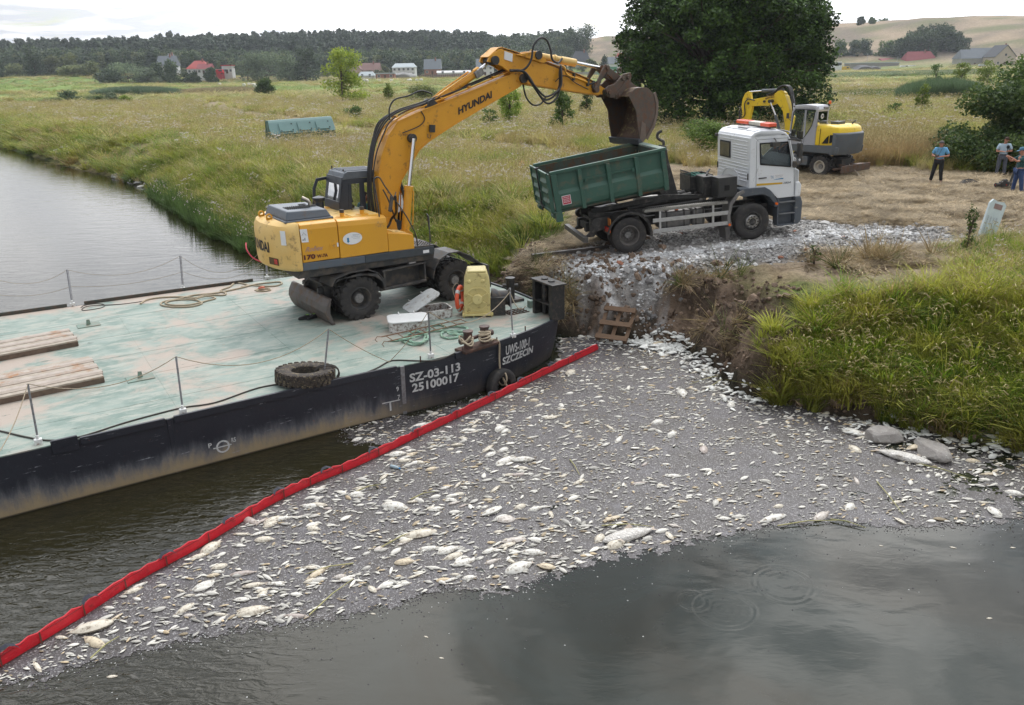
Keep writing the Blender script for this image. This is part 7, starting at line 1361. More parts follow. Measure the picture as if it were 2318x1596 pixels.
# fish shapes: floating on their backs or sides, half out of the water
def fishmesh(fat,hump,fins=True,n=12,m=8):
    q=MB();vs=[]
    prof=[(-.5,.02),(-.46,.07),(-.38,.12),(-.25,.165),(-.1,.185),(.05,.182),(.18,.158),(.29,.11),(.37,.065),(.43,.035)]
    for x,r in prof:
        for j in range(m):a=2*math.pi*j/m;vs.append((x,r*fat*math.cos(a)*(1+hump*(math.cos(a)>0)),r*.62*fat*math.sin(a)+.03))
    k_=len(prof);q.add(vs,[(i*m+j,i*m+(j+1)%m,(i+1)*m+(j+1)%m,(i+1)*m+j)for i in range(k_-1)for j in range(m)]+[tuple(range(m)),tuple(reversed(range((k_-1)*m,k_*m)))])
    if fins:q.add([(-.2,-.14*fat,.05),(-.12,-.15*fat,.05),(-.1,-.19*fat,.03),(.12,.13*fat,.05),(.2,.11*fat,.05),(.22,.155*fat,.03)],[(0,1,2),(3,4,5)])
    tq=MB();tq.add([(.41,-.025,.035),(.41,.025,.035),(.51,.055*fat+.02,.03),(.475,.0,.03),(.51,-.055*fat-.02,.03)],[(0,3,4),(0,1,3),(1,2,3)])
    return q,tq
FM=[shade('fish_belly',c_,.45,0,c2,7,.5,.15,30,dirt=(.20,.16,.12),dirt_amt=.32,dirt_scale=7,spec=.5)for c_,c2 in(((.66,.62,.52),(.46,.40,.31)),((.70,.69,.64),(.50,.47,.41)),((.62,.53,.38),(.44,.36,.25)),((.48,.42,.38),(.34,.28,.25)),((.58,.54,.49),(.40,.35,.31)))]  # brown patches put darker shading into the belly colours, for tonal variety
FT=shade('fish_fin',(.42,.36,.30),.5,0,(.3,.22,.16),10)
fprot=[]
for fat,hump in((1.0,.1),(1.35,.15),(.8,0),(1.15,.3),(.65,0)):
    q,tq=fishmesh(fat,hump);a_=q.build('fish',FM[0],None,smooth=60);b_=tq.build('tail_fin',FT,None,fixn=False);fprot.append((a_.data,b_.data));bpy.data.objects.remove(a_);bpy.data.objects.remove(b_)
small=[];M_SFS=tinted('small_fish_skin',.45,0,.12,20,spec=.5)
for fat in(1.0,.75,1.3):
    q=MB();m_=6;prof=[(-.5,.02),(-.36,.13),(-.05,.19),(.24,.13),(.42,.045),(.5,.03)]
    q.add([(x,r*fat*math.cos(2*math.pi*j/m_),r*.6*fat*math.sin(2*math.pi*j/m_)+.02)for x,r in prof for j in range(m_)],[(i*m_+j,i*m_+(j+1)%m_,(i+1)*m_+(j+1)%m_,(i+1)*m_+j)for i in range(5)for j in range(m_)]);small.append(q.build('small_fish',M_SFS,None,smooth=60))
for fat,hump in((1.0,.1),(.75,0),(1.25,.2)):q,tq=fishmesh(fat,hump);q.add(tq.v,tq.f);small.append(q.build('small_fish',M_SFS,None,smooth=60))
smc=proto_coll('small_fish',small)
rn=np.random.default_rng(5)
def scat_in(n,dens):
    o_=[]
    while len(o_)<n:
        x=rn.uniform(-8,11.5,4000);y=rn.uniform(8,22.6,4000);k_=inpoly(x,y,SCUM);k_&=(pdist(x,y,SCUM,True)>.05)&(pdist(x,y,[tuple(p.xy)for p in bpts])>.13)
        k_&=rn.uniform(0,1,4000)<dens(x,y);o_+=list(zip(x[k_],y[k_]))
    return np.array(o_[:n])
sh_d=lambda x,y:pdist(x,y,SHORE)
def pxs(x,y):return 1/np.maximum(6,y)
big_d=lambda x,y:np.clip(.12+.75*sst(.40,.68,field(x,y,2.3,61,3))*sst(3.5,-1.5,x-.35*(14-y))+.25*sst(2.0,.5,sh_d(x,y)),0,1)*np.clip(12/np.maximum(y,8),0,1)
BP=scat_in(300,big_d);BP=BP[np.argsort(BP[:,1])]
hx,hy=BP[:,0],BP[:,1]
kinds=['plump','slender','small','broad','narrow'];tones=['cream','white','yellowish','greyish pink','pale grey']
def zone_name(x,y):
    if y>19.5:return 'near the pallet'
    if x>6.5:return 'by the boulders at the grassy bank'
    if pdist(np.array([x]),np.array([y]),[tuple(p.xy)for p in bpts])[0]<.9:return 'close to the red barrier'
    if pdist(np.array([x]),np.array([y]),[tuple(at(u,v,0).xy)for u,v in LOW])[0]<1.0:return 'at the open-water edge of the scum'
    return 'in the middle of the scum'
for i,(x,y)in enumerate(BP):
    mi=int(rn.choice(5,p=[.42,.34,.10,.06,.08]));ki=int(rn.integers(0,5));ln=float(np.clip(rn.lognormal(-1.60,.38),.12,.48))*(1.15 if y<13 else.95)*1.08
    me_b,me_t=fprot[ki];o=bpy.data.objects.new('fish',me_b);COL.objects.link(o);o.material_slots[0].link='OBJECT';o.material_slots[0].material=FM[mi]
    an=rad(18)+rn.normal(0,.42)+(math.pi if rn.random()<.4 else 0)+(rn.uniform(-1.6,1.6)if(x>0.5 and rn.random()<.5)else 0)
    o.location=(x,y,-.006*ln/.3+.012);o.rotation_euler=(rn.normal(0,.22),rn.normal(0,.03),an);o.scale=(ln*1.08,ln*.98,ln)
    zn=zone_name(x,y);sz='large' if ln>.3 else 'small' if ln<.2 else 'mid-sized'
    tag(o,'%s %s %s dead fish floating %s'%(sz,tones[mi],kinds[ki],zn),'fish','%s %s %s dead fish %s'%(sz,tones[mi],kinds[ki],zn));c_=bpy.data.objects.new('tail_fin',me_t);COL.objects.link(c_);c_.parent=o
sm_d=lambda x,y:np.clip(.35+.55*sst(.38,.62,field(x,y,1.5,64,4))+.5*sst(1.6,.3,sh_d(x,y))-.6*sst(.62,.75,field(x,y,3.1,66,3))*(x>3),0.03,1)
SP=scat_in(8600,sm_d);n_=len(SP);ln=np.clip(rn.lognormal(-2.82,.42,n_),.035,.22);tint=np.array([.70,.67,.59])*rn.uniform(.4,1.05,(n_,1))*np.where(rn.random((n_,1))<.18,np.array([.85,.7,.5]),1)
pp=np.column_stack([SP,np.full(n_,.018)]);rot=np.column_stack([rn.normal(0,.2,n_),rn.normal(0,.05,n_),rad(14)+rn.normal(0,.5,n_)+(rn.random(n_)<.5)*math.pi])
big_n=560;BP2=scat_in(big_n,big_d);l2=np.clip(rn.lognormal(-1.9,.28,big_n),.11,.24);pp=np.vstack([pp,np.column_stack([BP2,np.full(big_n,.012)])]);rot=np.vstack([rot,np.column_stack([rn.normal(0,.2,big_n),rn.normal(0,.03,big_n),rad(16)+rn.normal(0,.5,big_n)+(rn.random(big_n)<.5)*math.pi])]);ln=np.concatenate([ln,l2]);tint=np.vstack([tint,np.array([.72,.69,.62])*rn.uniform(.45,1.05,(big_n,1))])
scatter('small_fish',smc,pp,rot,np.column_stack([ln*1.1,ln*.95,ln]),np.concatenate([rn.integers(0,3,n_),rn.integers(3,6,big_n)]),tint,'countless finger-long white dead fish strewn through the scum','fish')
# thick heap of fish washed up behind the pallet and along the foot of the bank
hp=[]
for cx_,cy_,sx_,sy_,n__ in((4.35,21.3,.38,.3,330),(3.6,21.75,.5,.2,160),(5.0,20.0,.25,.7,200),(5.6,18.0,.3,.5,160),(8.6,15.5,.8,.3,130),(9.8,14.6,.4,.2,60)):hp+=[(cx_+rn.normal(0,sx_),cy_+rn.normal(0,sy_))for _ in range(n__)]
hp=np.array(hp);hz=np.maximum(gh(hp[:,0],hp[:,1]),0)+.03+rn.uniform(0,.03,len(hp));kk=hz<.35;hp,hz=hp[kk],hz[kk];n_=len(hp);ln=np.clip(rn.lognormal(-1.95,.35,n_),.07,.3)
scatter('washed_up_fish',smc,np.column_stack([hp,hz]),np.column_stack([rn.normal(0,.22,n_),rn.normal(0,.12,n_),rn.uniform(0,6.28,n_)]),np.column_stack([ln,ln*1.1,ln]),rn.integers(0,6,n_),np.array([.70,.70,.66])*rn.uniform(.6,1.1,(n_,1)),'white dead fish heaped together at the foot of the bank behind the pallet','fish')
# specks drifting off the edge of the scum
q=MB();q.lathe([(0,-.3),(.5,0),(0,.4)],5);spc=proto_coll('speck',[q.build('speck',tinted('speck_skin',.7,0,.1),None)])
ed=[at(u,v,0)for u,v in LOW];sp=[]
for k_ in range(5600):
    i=rn.integers(0,len(ed)-1);p=ed[i].lerp(ed[i+1],rn.random());sp.append((p.x+rn.normal(0,.05),p.y-rn.exponential(.10 if rn.random()<.92 else.8)+.14,.002))
for k_ in range(2200):p=at(rn.uniform(760,1150),rn.uniform(900,1010),0);sp.append((p.x,p.y,.02))
sp=np.array(sp);n_=len(sp);dk=rn.random((n_,1))<.8;scatter('specks',spc,sp,np.zeros((n_,3)),rn.uniform(.008,.028,n_),np.zeros(n_),np.where(dk,np.array([.085,.077,.083]),np.array([.5,.5,.48])),'dark and pale specks scattered off the edge of the scum','specks')
# a few single fish out on the open water
for u,v,l_ in((255,1532,.10),(845,1390,.06),(1150,1240,.0),(965,1442,.05),(1700,1130,.0),(1995,1236,.05),(2158,1240,.07),(2293,1240,.06),(2240,1400,.06),(1000,1490,.05)):
    if l_==0:continue
    o=bpy.data.objects.new('fish',fprot[2][0]);COL.objects.link(o);o.location=at(u,v,.0);l_*=1.5;o.scale=(l_,l_*1.2,l_);o.rotation_euler=(0,0,rn.uniform(-.6,.6));tag(o,'tiny white dead fish floating alone on the open dark water','fish','single small fish on open water')
# two big carp with scales
for(u,v,ln,an,lab)in((1425,1214,1.0,rad(22),'very long silvery scaled carp floating at the scum edge under a reed stalk'),(2043,1036,1.05,rad(-38+180),'very long pale scaled carp stranded between the two grey boulders')):
    p=at(u,v,.02);q,tq=fishmesh(.72,.1,True,m=12)
    ms_=shade('fish_scales',(.62,.60,.56),.35,0,(.45,.42,.38),8,.5);t=ms_.node_tree;vo=t.nodes.new('ShaderNodeTexVoronoi');vo.inputs['Scale'].default_value=26;tc_=t.nodes.new('ShaderNodeTexCoord');t.links.new(tc_.outputs['Object'],vo.inputs['Vector']);bb_=t.nodes.new('ShaderNodeBump');bb_.inputs['Strength'].default_value=.8;bb_.inputs['Distance'].default_value=.02;t.links.new(vo.outputs['Distance'],bb_.inputs['Height']);t.links.new(bb_.outputs[0],t.nodes['Principled BSDF'].inputs['Normal'])
    o=q.build('carp',ms_,None,smooth=60,loc=p,rot=(0,0,an));md=o.modifiers.new('s','SUBSURF');md.levels=md.render_levels=1;o.scale=(ln,ln*1.05,ln*1.0);tag(o,lab,'carp');tq.build('tail_fin',FT,o,fixn=False)
    q=MB();q.add([(-.05,.11,.09),(.12,.1,.08),(.1,.18,.12),(-.3,-.1,.08),(-.22,-.1,.07),(-.2,-.19,.06)],[(0,1,2),(3,4,5)]);q.build('fin',FT,o,fixn=False)
# reed stalks afloat
M_STALK=shade('dry_stalk',(.42,.36,.18),.7,0,(.25,.26,.10),6)
for i,(a_,b_)in enumerate((((1362,1190),(1480,1192)),((800,1010+105),(862,1096)),((205,1490),(270,1440)),((700,1392),(800,1310)),((860,1240),(960,1195)),((800,1275),(690,1300)),((1290,1040),(1312,1075)),((1985,1090),(2045,1165)),((1760,1190),(1900,1178)),((1880,1175),(1960,1195)),((1640,1600/1.9317+20),(1560,870)),((1600,880),(1680,835)),((2080,1050),(2200,1085)),((930,1130),(985,1112)))):
    p0,p1=at(*a_,.03),at(*b_,.03);q=MB();mid=(p0+p1)/2+Vector((0,.04,.02));q.tube([p0-p0,mid-p0,p1-p0],[.012,.010,.005],5)
    for k_ in range(3):f_=(p1-p0)*(.3+.2*k_);q.add([f_,f_+Vector((.18,.05*(k_-1),.01)),f_+Vector((.2,.06*(k_-1)+.01,.0))],[(0,1,2)])
    tag(q.build('reed_stalk',M_STALK,None,loc=p0),'thin dry reed stalk floating among the dead fish','reed stalk','reed stalks afloat in the scum')
# plastic bottle lying in the scum
p=at((1300+432/1.5453)*.5659,(1600+415/1.5453)*.5659,.03);bt=thing('plastic_bottle','small clear bottle with a bright blue cap floating near the red barrier','bottle',p,(rad(90),0,rad(60)));q=MB();q.lathe([(0,-.1),(.035,-.1),(.036,.04),(.014,.09),(.014,.11)],12);q.build('bottle_body',shade('pale_plastic',(.35,.45,.5),.15),bt,smooth=50);q=MB();q.lathe([(0,.13),(.017,.13),(.017,.105)],10);q.build('cap',shade('blue_cap_plastic',(.02,.25,.6),.4),bt)

# ---------------------------------------------------------------- boulders, pallet, rubble
def rockmesh(seed,sub=2,rough=.35,flat=.7):
    b=bmesh.new();bmesh.ops.create_icosphere(b,subdivisions=sub,radius=1);rr=random.Random(seed);pl_=[(Vector((rr.gauss(0,1),rr.gauss(0,1),rr.gauss(0,1))).normalized(),rr.uniform(.55,.85))for _ in range(9)]
    for v in b.verts:
        for n_,d_ in pl_:
            h_=v.co.dot(n_)
            if h_>d_:v.co-=n_*(h_-d_)
        v.co*=1+rough*.25*math.sin(v.co.x*5+seed)*math.cos(v.co.y*4+seed*2);v.co.z*=flat
    me=bpy.data.meshes.new('rock');b.to_mesh(me);b.free();return me
M_ROCK=shade('grey_stone',(.30,.28,.26),.8,0,(.20,.18,.165),3,.6,.6,14,dirt=(.38,.37,.34),dirt_amt=.3,dirt_scale=6);M_ROCKD=shade('wet_stone',(.10,.085,.078),.45,0,(.16,.14,.13),3,.7,.6,12)
for(u,v,s_,lab,mt,sd_,fl)in((2000,988,(.40,.30,.30),'grey boulder standing in the scum beside the big carp, left of two',M_ROCK,3,.8),(2108,1018,(.52,.3,.22),'low flat grey boulder right of the big carp',M_ROCK,8,.7),(1608,812,(.36,.28,.26),'dark square-edged wet boulder at the foot of the bank',M_ROCKD,5,.8),(2240,985,(.3,.22,.16),'dark boulder half hidden under the overhanging grass',M_ROCKD,9,.8),(1640,838,(.2,.16,.1),'small dark stone beside the square boulder',M_ROCKD,14,.8)):
    p=at(u,v,.08);me=rockmesh(sd_,3);me.materials.append(mt);o=bpy.data.objects.new('boulder',me);COL.objects.link(o);o.location=p;o.scale=s_;o.rotation_euler=(0,0,sd_);tag(o,lab,'boulder')
# pallet leaning on the foot of the bank
z9=lambda x,y:((2350+x/2.1933)*.5659,(1260+y/2.1933)*.5659)
pA,pB,pC=at(*z9(70,215),.10),at(*z9(345,250),.10),at(*z9(140,80),.45)
ux=(pB-pA).normalized();uy=(pC-pA);uy=(uy-ux*uy.dot(ux));Lp=1.15;uy.normalize();uz=ux.cross(uy)
PM=Matrix(((ux.x,uy.x,uz.x,pA.x),(ux.y,uy.y,uz.y,pA.y),(ux.z,uy.z,uz.z,pA.z),(0,0,0,1)))
pal=thing('pallet','broken brown wooden pallet lying on the scum at the end of the red barrier','pallet',pA);pal.rotation_euler=PM.to_euler()
M_PAL=shade('pallet_wood',(.20,.125,.075),.85,0,(.13,.08,.05),6,.6,.5,25,stretch=(1,6,6))
Wp=(pB-pA).length
for y in(0,.46,.95):q=MB();q.bb(.0,Wp,y,y+.15,.10,.125);q.build('plank',M_PAL,pal,bevel=.004)
for x in(.0,Wp/2-.06,Wp-.12):
    q=MB();q.bb(x,x+.11,0,1.12,-.02,.0);q.build('plank',M_PAL,pal)
    for y in(.0,.47,.96):q=MB();q.bb(x,x+.12,y+.01,y+.14,.0,.10);q.build('block',M_PAL,pal)
# rubble: the larger stones one by one, the rest as gravel
RM=[rockmesh(20+i,1,.3,.65)for i in range(6)]
M_RB=[shade('rubble_grey',(.34,.33,.32),.85,0,(.26,.25,.24),6,.5,.4,30),shade('rubble_pale',(.52,.51,.49),.85,0,(.42,.41,.39),6,.5,.4,30),shade('rubble_dark',(.17,.165,.16),.85,0,(.12,.11,.11),6,.5,.4,30),shade('rubble_brick',(.42,.19,.12),.9,0,(.33,.15,.10),6,.5,.4,30)]
for me in RM:me.materials.append(M_RB[0])
def rub_d(x,y):
    rb=np.where(inpoly(x,y,RUBBLE),1,-1)*pdist(x,y,RUBBLE,True);f_=field(x,y,1.1,71,3)
    chute=.7*np.exp(-((x-3.9-.12*(23-y))/.4)**2)*sst(21.4,21.9,y)*sst(24,23.3,y)
    tr=pdist(x,y,[(2.5,24.4),(8.5,25.2)]);return np.clip(sst(-.5,.4,rb+f_*.7-.35)*(.25+.75*sst(.35,.6,f_))*(1-.75*sst(1.0,.3,tr-.1)),0,1)+chute*.9
def rub_pts(n,lo,hi,wt=1.):
    o_=[]
    while len(o_)<n:
        x=rn.uniform(.4,15,5000);y=rn.uniform(21.3,28.6,5000);k_=(rn.uniform(0,1,5000)<rub_d(x,y))&(pdist(x,y,SHORE)>.15)&inpoly(x,y,LANDP);o_+=list(zip(x[k_],y[k_]))
    return np.array(o_[:n])
PB=rub_pts(190,0,1);PB=PB[np.argsort(PB[:,1])];zb_=gh(PB[:,0],PB[:,1])
for i,(x,y)in enumerate(PB):
    mi=int(rn.choice(4,p=[.45,.33,.18,.04]));s_=float(np.clip(rn.lognormal(-2.35,.3),.06,.2))*(1.15 if y<24.6 else 1)
    o=bpy.data.objects.new('stone',RM[i%6]);COL.objects.link(o);o.material_slots[0].link='OBJECT';o.material_slots[0].material=M_RB[mi];o.location=(x,y,zb_[i]+s_*.25);o.scale=(s_*rn.uniform(.8,1.4),s_,s_*rn.uniform(.7,1.1));o.rotation_euler=(rn.normal(0,.3),rn.normal(0,.3),rn.uniform(0,6.28))
    zn='on the slope below the truck' if y<23.2 and x<6 else 'in the right part of the rubble road' if x>9 else 'in the rubble in front of the truck wheels';cn=('mid-grey','pale','dark grey','brick-red')[mi]
    tag(o,'%s broken stone lying %s'%(cn,zn),'stone','%s stones %s'%(cn,zn))
gs=[]
for i in range(4):me=RM[i].copy();me.materials.clear();me.materials.append(tinted('gravel_%s'%'x' if False else 'gravel_stone',.9,0,.3,12));o=bpy.data.objects.new('gravel_piece',me);gs.append(o)
gsc=bpy.data.collections.new('gravel');[gsc.objects.link(o)for o in gs]
GP=rub_pts(12500,0,1);n_=len(GP);sz=np.clip(rn.lognormal(-3.25,.42,n_),.015,.10);gzv=gh(GP[:,0],GP[:,1]);lsd=np.minimum(pdist(GP[:,0],GP[:,1],[(2.0,24.0),(5,24.0),(9,25.0),(12.6,26.2)])-.25,np.minimum(pdist(GP[:,0],GP[:,1],[(2.0,23.4),(4.2,23.2)])-.4,pdist(GP[:,0],GP[:,1],[(11,23.9),(14,24.5)])-.1));lw=sst(.3,-.2,lsd+(field(GP[:,0],GP[:,1],1.2,73,3)-.5)*1.2)[:,None]
tn=rn.uniform(.17,.50,(n_,1))*np.array([1,.97,.93])*(1-lw)+lw*rn.uniform(.50,.76,(n_,1))
scatter('gravel',gsc,np.column_stack([GP,gzv+sz*.2]),rn.uniform(0,6.28,(n_,3))*np.array([.1,.1,1]),sz,rn.integers(0,4,n_),tn,'grey crushed concrete gravel spread under the truck and down the bank','gravel')
# clods of earth on the dug bank and by the truck's tail
CL=[]
while len(CL)<2600:
    x=rn.uniform(-1,11,4000);y=rn.uniform(15,32,4000);s_=pdist(x,y,SHORE)*np.where(inpoly(x,y,LANDP),1,-1);k_=(s_>.1)&(rn.random(4000)<sst(3.2,1.2,s_)*sst(10.5,8,x)*sst(31,28,y)*sst(.35,.65,field(x,y,.9,75,3))+.25*np.exp(-((x-1.8)**2+(y-26.5)**2)/4));CL+=list(zip(x[k_],y[k_]))
CL=np.array(CL[:2600]);n_=len(CL);sz=np.clip(rn.lognormal(-2.9,.5,n_),.02,.22);scatter('earth_clods',gsc,np.column_stack([CL,gh(CL[:,0],CL[:,1])+sz*.15]),rn.uniform(0,6.28,(n_,3)),sz,rn.integers(0,4,n_),np.array([.18,.13,.095])*rn.uniform(.5,1.3,(n_,1)),'brown clods of earth loosened on the dug river bank','earth')
# stones at the far waterline
for i in range(110):
    t_=rn.random();p0,p1=(at(240,384,.1),at(400,446,.1))if i<84 else(at(590,0,.1)if False else at(395,452,.1),at(432,462,.1))
    p=p0.lerp(p1,t_);x,y=p.x+rn.normal(0,.5)+.4,p.y+rn.normal(0,.5)+.5*rn.random();o=bpy.data.objects.new('stone',RM[i%6]);COL.objects.link(o);s_=rn.uniform(.22,.48);o.location=(x,y,max(0.02,gz(x,y)*.5)+.05);o.scale=(s_*1.2,s_,s_*.8);o.rotation_euler=(rn.normal(0,.2),rn.normal(0,.2),rn.uniform(0,6));o.material_slots[0].link='OBJECT';o.material_slots[0].material=M_RB[(0,2,1)[i%3]]
    tag(o,('grey','dark grey','pale')[i%3]+' rounded stone in the bank of stones at the far waterline','stone',('grey','dark grey','pale')[i%3]+' stones at the far waterline')
# ---------------------------------------------------------------- grass and herbs
rv=np.random.default_rng(21)
def tuft(name,nb,h,spread,lean,w,mats,seeds=0,seedmat=None,droop=.5,upright=False,seedlen=.13,flowers=0):
    q=MB();rr=random.Random(sum(map(ord,name)))
    for i in range(nb):
        a=rr.uniform(0,6.283);r0=spread*math.sqrt(rr.random())*.6;hh=h*rr.uniform(.55,1.1);bx,by=r0*math.cos(a),r0*math.sin(a);la=a+rr.uniform(-.9,.9);ln_=lean*rr.uniform(.3,1.2)*hh;sdx,sdy=-math.sin(la)*w,math.cos(la)*w
        pts=[]
        for k_ in range(4):
            t_=k_/3;out=ln_*(t_**1.7);zz=hh*(t_-droop*.35*t_**3*min(1,lean*1.5));ww=w*(1-t_)**.6*rr.uniform(.9,1.1)if k_<3 else 0
            tw=rr.uniform(-.5,.5);sx_,sy_=-math.sin(la+tw),math.cos(la+tw)
            pts.append((bx+math.cos(la)*out,by+math.sin(la)*out,zz,sx_*ww,sy_*ww))
        b_=len(q.v);vs=[]
        for(x,y,z,dx_,dy_)in pts[:3]:vs+=[(x-dx_,y-dy_,z),(x+dx_,y+dy_,z)]
        vs.append(pts[3][:3]);q.m=0;q.add(vs,[(0,1,3,2),(2,3,5,4),(4,5,6)])
    for i in range(seeds):
        a=rr.uniform(0,6.283);r0=spread*.7*math.sqrt(rr.random());hh=h*rr.uniform(1.0,1.35);bx,by=r0*math.cos(a),r0*math.sin(a);la=rr.uniform(-1.2,.6)+(0 if rr.random()<.7 else 2);lx_,ly_=math.cos(la),math.sin(la);tl=hh*.22
        q.m=0;q.add([(bx-.004,by,0),(bx+.004,by,0),(bx+lx_*tl+.003,by+ly_*tl,hh),(bx+lx_*tl-.003,by+ly_*tl,hh)],[(0,1,2,3)])
        q.m=1;px,py,pz=bx+lx_*tl,by+ly_*tl,hh;s_=seedlen*rr.uniform(.7,1.2);nx,ny=-ly_*.011,lx_*.011
        q.add([(px-nx*.4,py-ny*.4,pz),(px+nx*.4,py+ny*.4,pz),(px+lx_*s_*.45+nx,py+ly_*s_*.45+ny,pz+s_*.3),(px+lx_*s_*.45-nx,py+ly_*s_*.45-ny,pz+s_*.3),(px+lx_*s_,py+ly_*s_,pz+s_*.12)],[(0,1,2,3),(3,2,4)]);q.add([(px+lx_*s_*.1,py+ly_*s_*.1,pz-.012),(px+lx_*s_*.5,py+ly_*s_*.5,pz+s_*.3-.010),(px+lx_*s_*.5,py+ly_*s_*.5,pz+s_*.3+.012),(px,py,pz+.015)],[(0,1,2,3)])
    for i in range(flowers):
        a=rr.uniform(0,6.283);r0=spread*math.sqrt(rr.random());hh=h*rr.uniform(.85,1.2);x,y=r0*math.cos(a),r0*math.sin(a);q.m=1
        for k_ in range(5):aa=rr.uniform(0,6.28);d_=.035*rr.random();q.box((x+d_*math.cos(aa)*1.5,y+d_*math.sin(aa)*1.5,hh+rr.uniform(-.03,.03)),(.028,.028,.02),rz=aa,rx=rr.uniform(-.5,.5))
    q.m=1 if(seeds or flowers)else 0
    o=q.build(name,mats if not(seeds or flowers)else[mats,seedmat],None,fixn=False);return o
M_BL=tinted('grass_blade',.7,.35,.3,5,spec=.3);M_SEED=shade('seed_head',(.50,.43,.22),.85,0,(.38,.31,.15),3);M_FLW=shade('white_flower',(.70,.67,.62),.8,0,(.55,.48,.46),4);M_FLP=shade('pinkish_flower',(.62,.50,.52),.8,0,(.5,.42,.42),4)
T_=[tuft('grass_lush',34,.95,.26,1.0,.015,M_BL),tuft('grass_tall_seeded',40,.85,.3,.8,.012,M_BL,3,M_SEED),tuft('grass_arching',32,.95,.22,1.6,.016,M_BL,2,M_SEED,seedlen=.17),
      tuft('grass_dry',52,.8,.32,.28,.007,M_BL,5,M_SEED,upright=True,seedlen=.15),tuft('herb_flowering',40,.75,.3,.3,.012,M_BL,0,M_FLW,flowers=6),tuft('herb_leafy',70,.55,.32,.9,.020,M_BL),tuft('reed_clump',40,1.5,.35,.22,.012,M_BL),tuft('flowering_rush',34,1.1,.34,.15,.007,M_BL,0,M_FLP,flowers=3)]
qs=MB();rr_=random.Random(4)
for i in range(70):
    a=rr_.uniform(-.7,.7)+(math.pi if rr_.random()<.5 else 0);x,y=rr_.uniform(-.4,.4),rr_.uniform(-.35,.35);l_=rr_.uniform(.15,.4);z=rr_.uniform(.0,.07);c_,s_=math.cos(a),math.sin(a)
    qs.add([(x-s_*.009,y+c_*.009,z),(x+s_*.009,y-c_*.009,z),(x+c_*l_,y+s_*l_,z+rr_.uniform(-.01,.06))],[(0,1,2)])
T_.append(qs.build('straw_mat',M_BL,None,fixn=False))
for i,o in enumerate(T_):o.name='sprig_%s'%'abcdefghi'[i]
tcoll=proto_coll('grasses',T_)
LUSH,SEEDED,ARCH,DRY,FLOW,LEAFY,REED,RUSH,STRAW=range(9)
GREENS=np.array([[.16,.27,.025],[.27,.36,.035],[.09,.18,.022],[.34,.39,.05]]);DRYS=np.array([[.48,.38,.17],[.58,.48,.28],[.40,.29,.13],[.50,.45,.17]])
def view_ok(x,y,m_=1.12):d_=np.maximum(y*.944+1.6,.1);return np.abs(x)<d_*.632*m_+1.5
BIGX=[((15.3,41.8),2.6)]
def excl(x,y):
    e=pdist(x,y,[(1.5,25.2),(9.8,27.0)])<1.9
    e|=pdist(x,y,[(13.5,41.0),(17.5,42.2)])<2.0
    e|=pdist(x,y,[(-17.8,64.6),(-13.9,66.6)])<2.0
    return e
def zone_scatter(name,label,n_try,box,dens,pick,tint,hscale,seed):
    r_=np.random.default_rng(seed);x=r_.uniform(box[0],box[1],n_try);y=box[2]+(box[3]-box[2])*r_.uniform(0,1,n_try);k_=view_ok(x,y)&inpoly(x,y,LANDP);x,y=x[k_],y[k_]
    s_=pdist(x,y,SHORE);k_=(r_.random(len(x))<dens(x,y,s_))&~excl(x,y);x,y,s_=x[k_],y[k_],s_[k_];n_=len(x)
    z=gh(x,y)-.03;idx=pick(x,y,s_,r_);tn=tint(x,y,s_,idx,r_);sc_h=hscale(x,y,s_,idx,r_)
    scatter(name,tcoll,np.column_stack([x,y,z]),np.column_stack([r_.normal(0,.08,n_),r_.normal(0,.08,n_),r_.uniform(0,6.28,n_)]),sc_h,idx,tn,label,'grass');return n_
def mown_d(x,y):return np.where(inpoly(x,y,MOWN),1,-1)*pdist(x,y,MOWN,True)
def rub_s(x,y):return np.where(inpoly(x,y,RUBBLE),1,-1)*pdist(x,y,RUBBLE,True)
def open_ok(x,y):return np.clip(1-sst(-.9,.3,mown_d(x,y)+(field(x,y,4,81,3)-.5)*1.6),0,1)*(rub_s(x,y)<-.2)*np.clip(sst(1.7,2.9,trk_d(x,y)+(field(x,y,3,82,3)-.5)*1.8),.03,1)
def greenness(x,y,s_):
    g=sst(.47,.66,field(x,y,22,31,4))*.75;g=np.maximum(g,sst(9,4,s_+4*(field(x,y,9,84,3)-.5))*(.65+.5*sst(.3,.55,field(x,y,6,83,3))));return np.clip(g,0,1)
def tint_mix(x,y,s_,idx,r_):
    g=greenness(x,y,s_)[:,None];a=GREENS[r_.integers(0,4,len(x))];b_=DRYS[r_.integers(0,4,len(x))];yl=sst(.45,.7,field(x,y,7,85,3))[:,None]
    a=a*(1-yl*.75)+np.array([.43,.42,.07])*yl*.75;sel=(r_.random((len(x),1))<g*.85+.06);c_=np.where(sel,a*.75+b_*.25*(1-g*.6),b_*.88+a*.12);c_=np.where((idx==FLOW)[:,None],c_*.8,c_)
    return c_*r_.uniform(.8,1.22,(len(x),1))
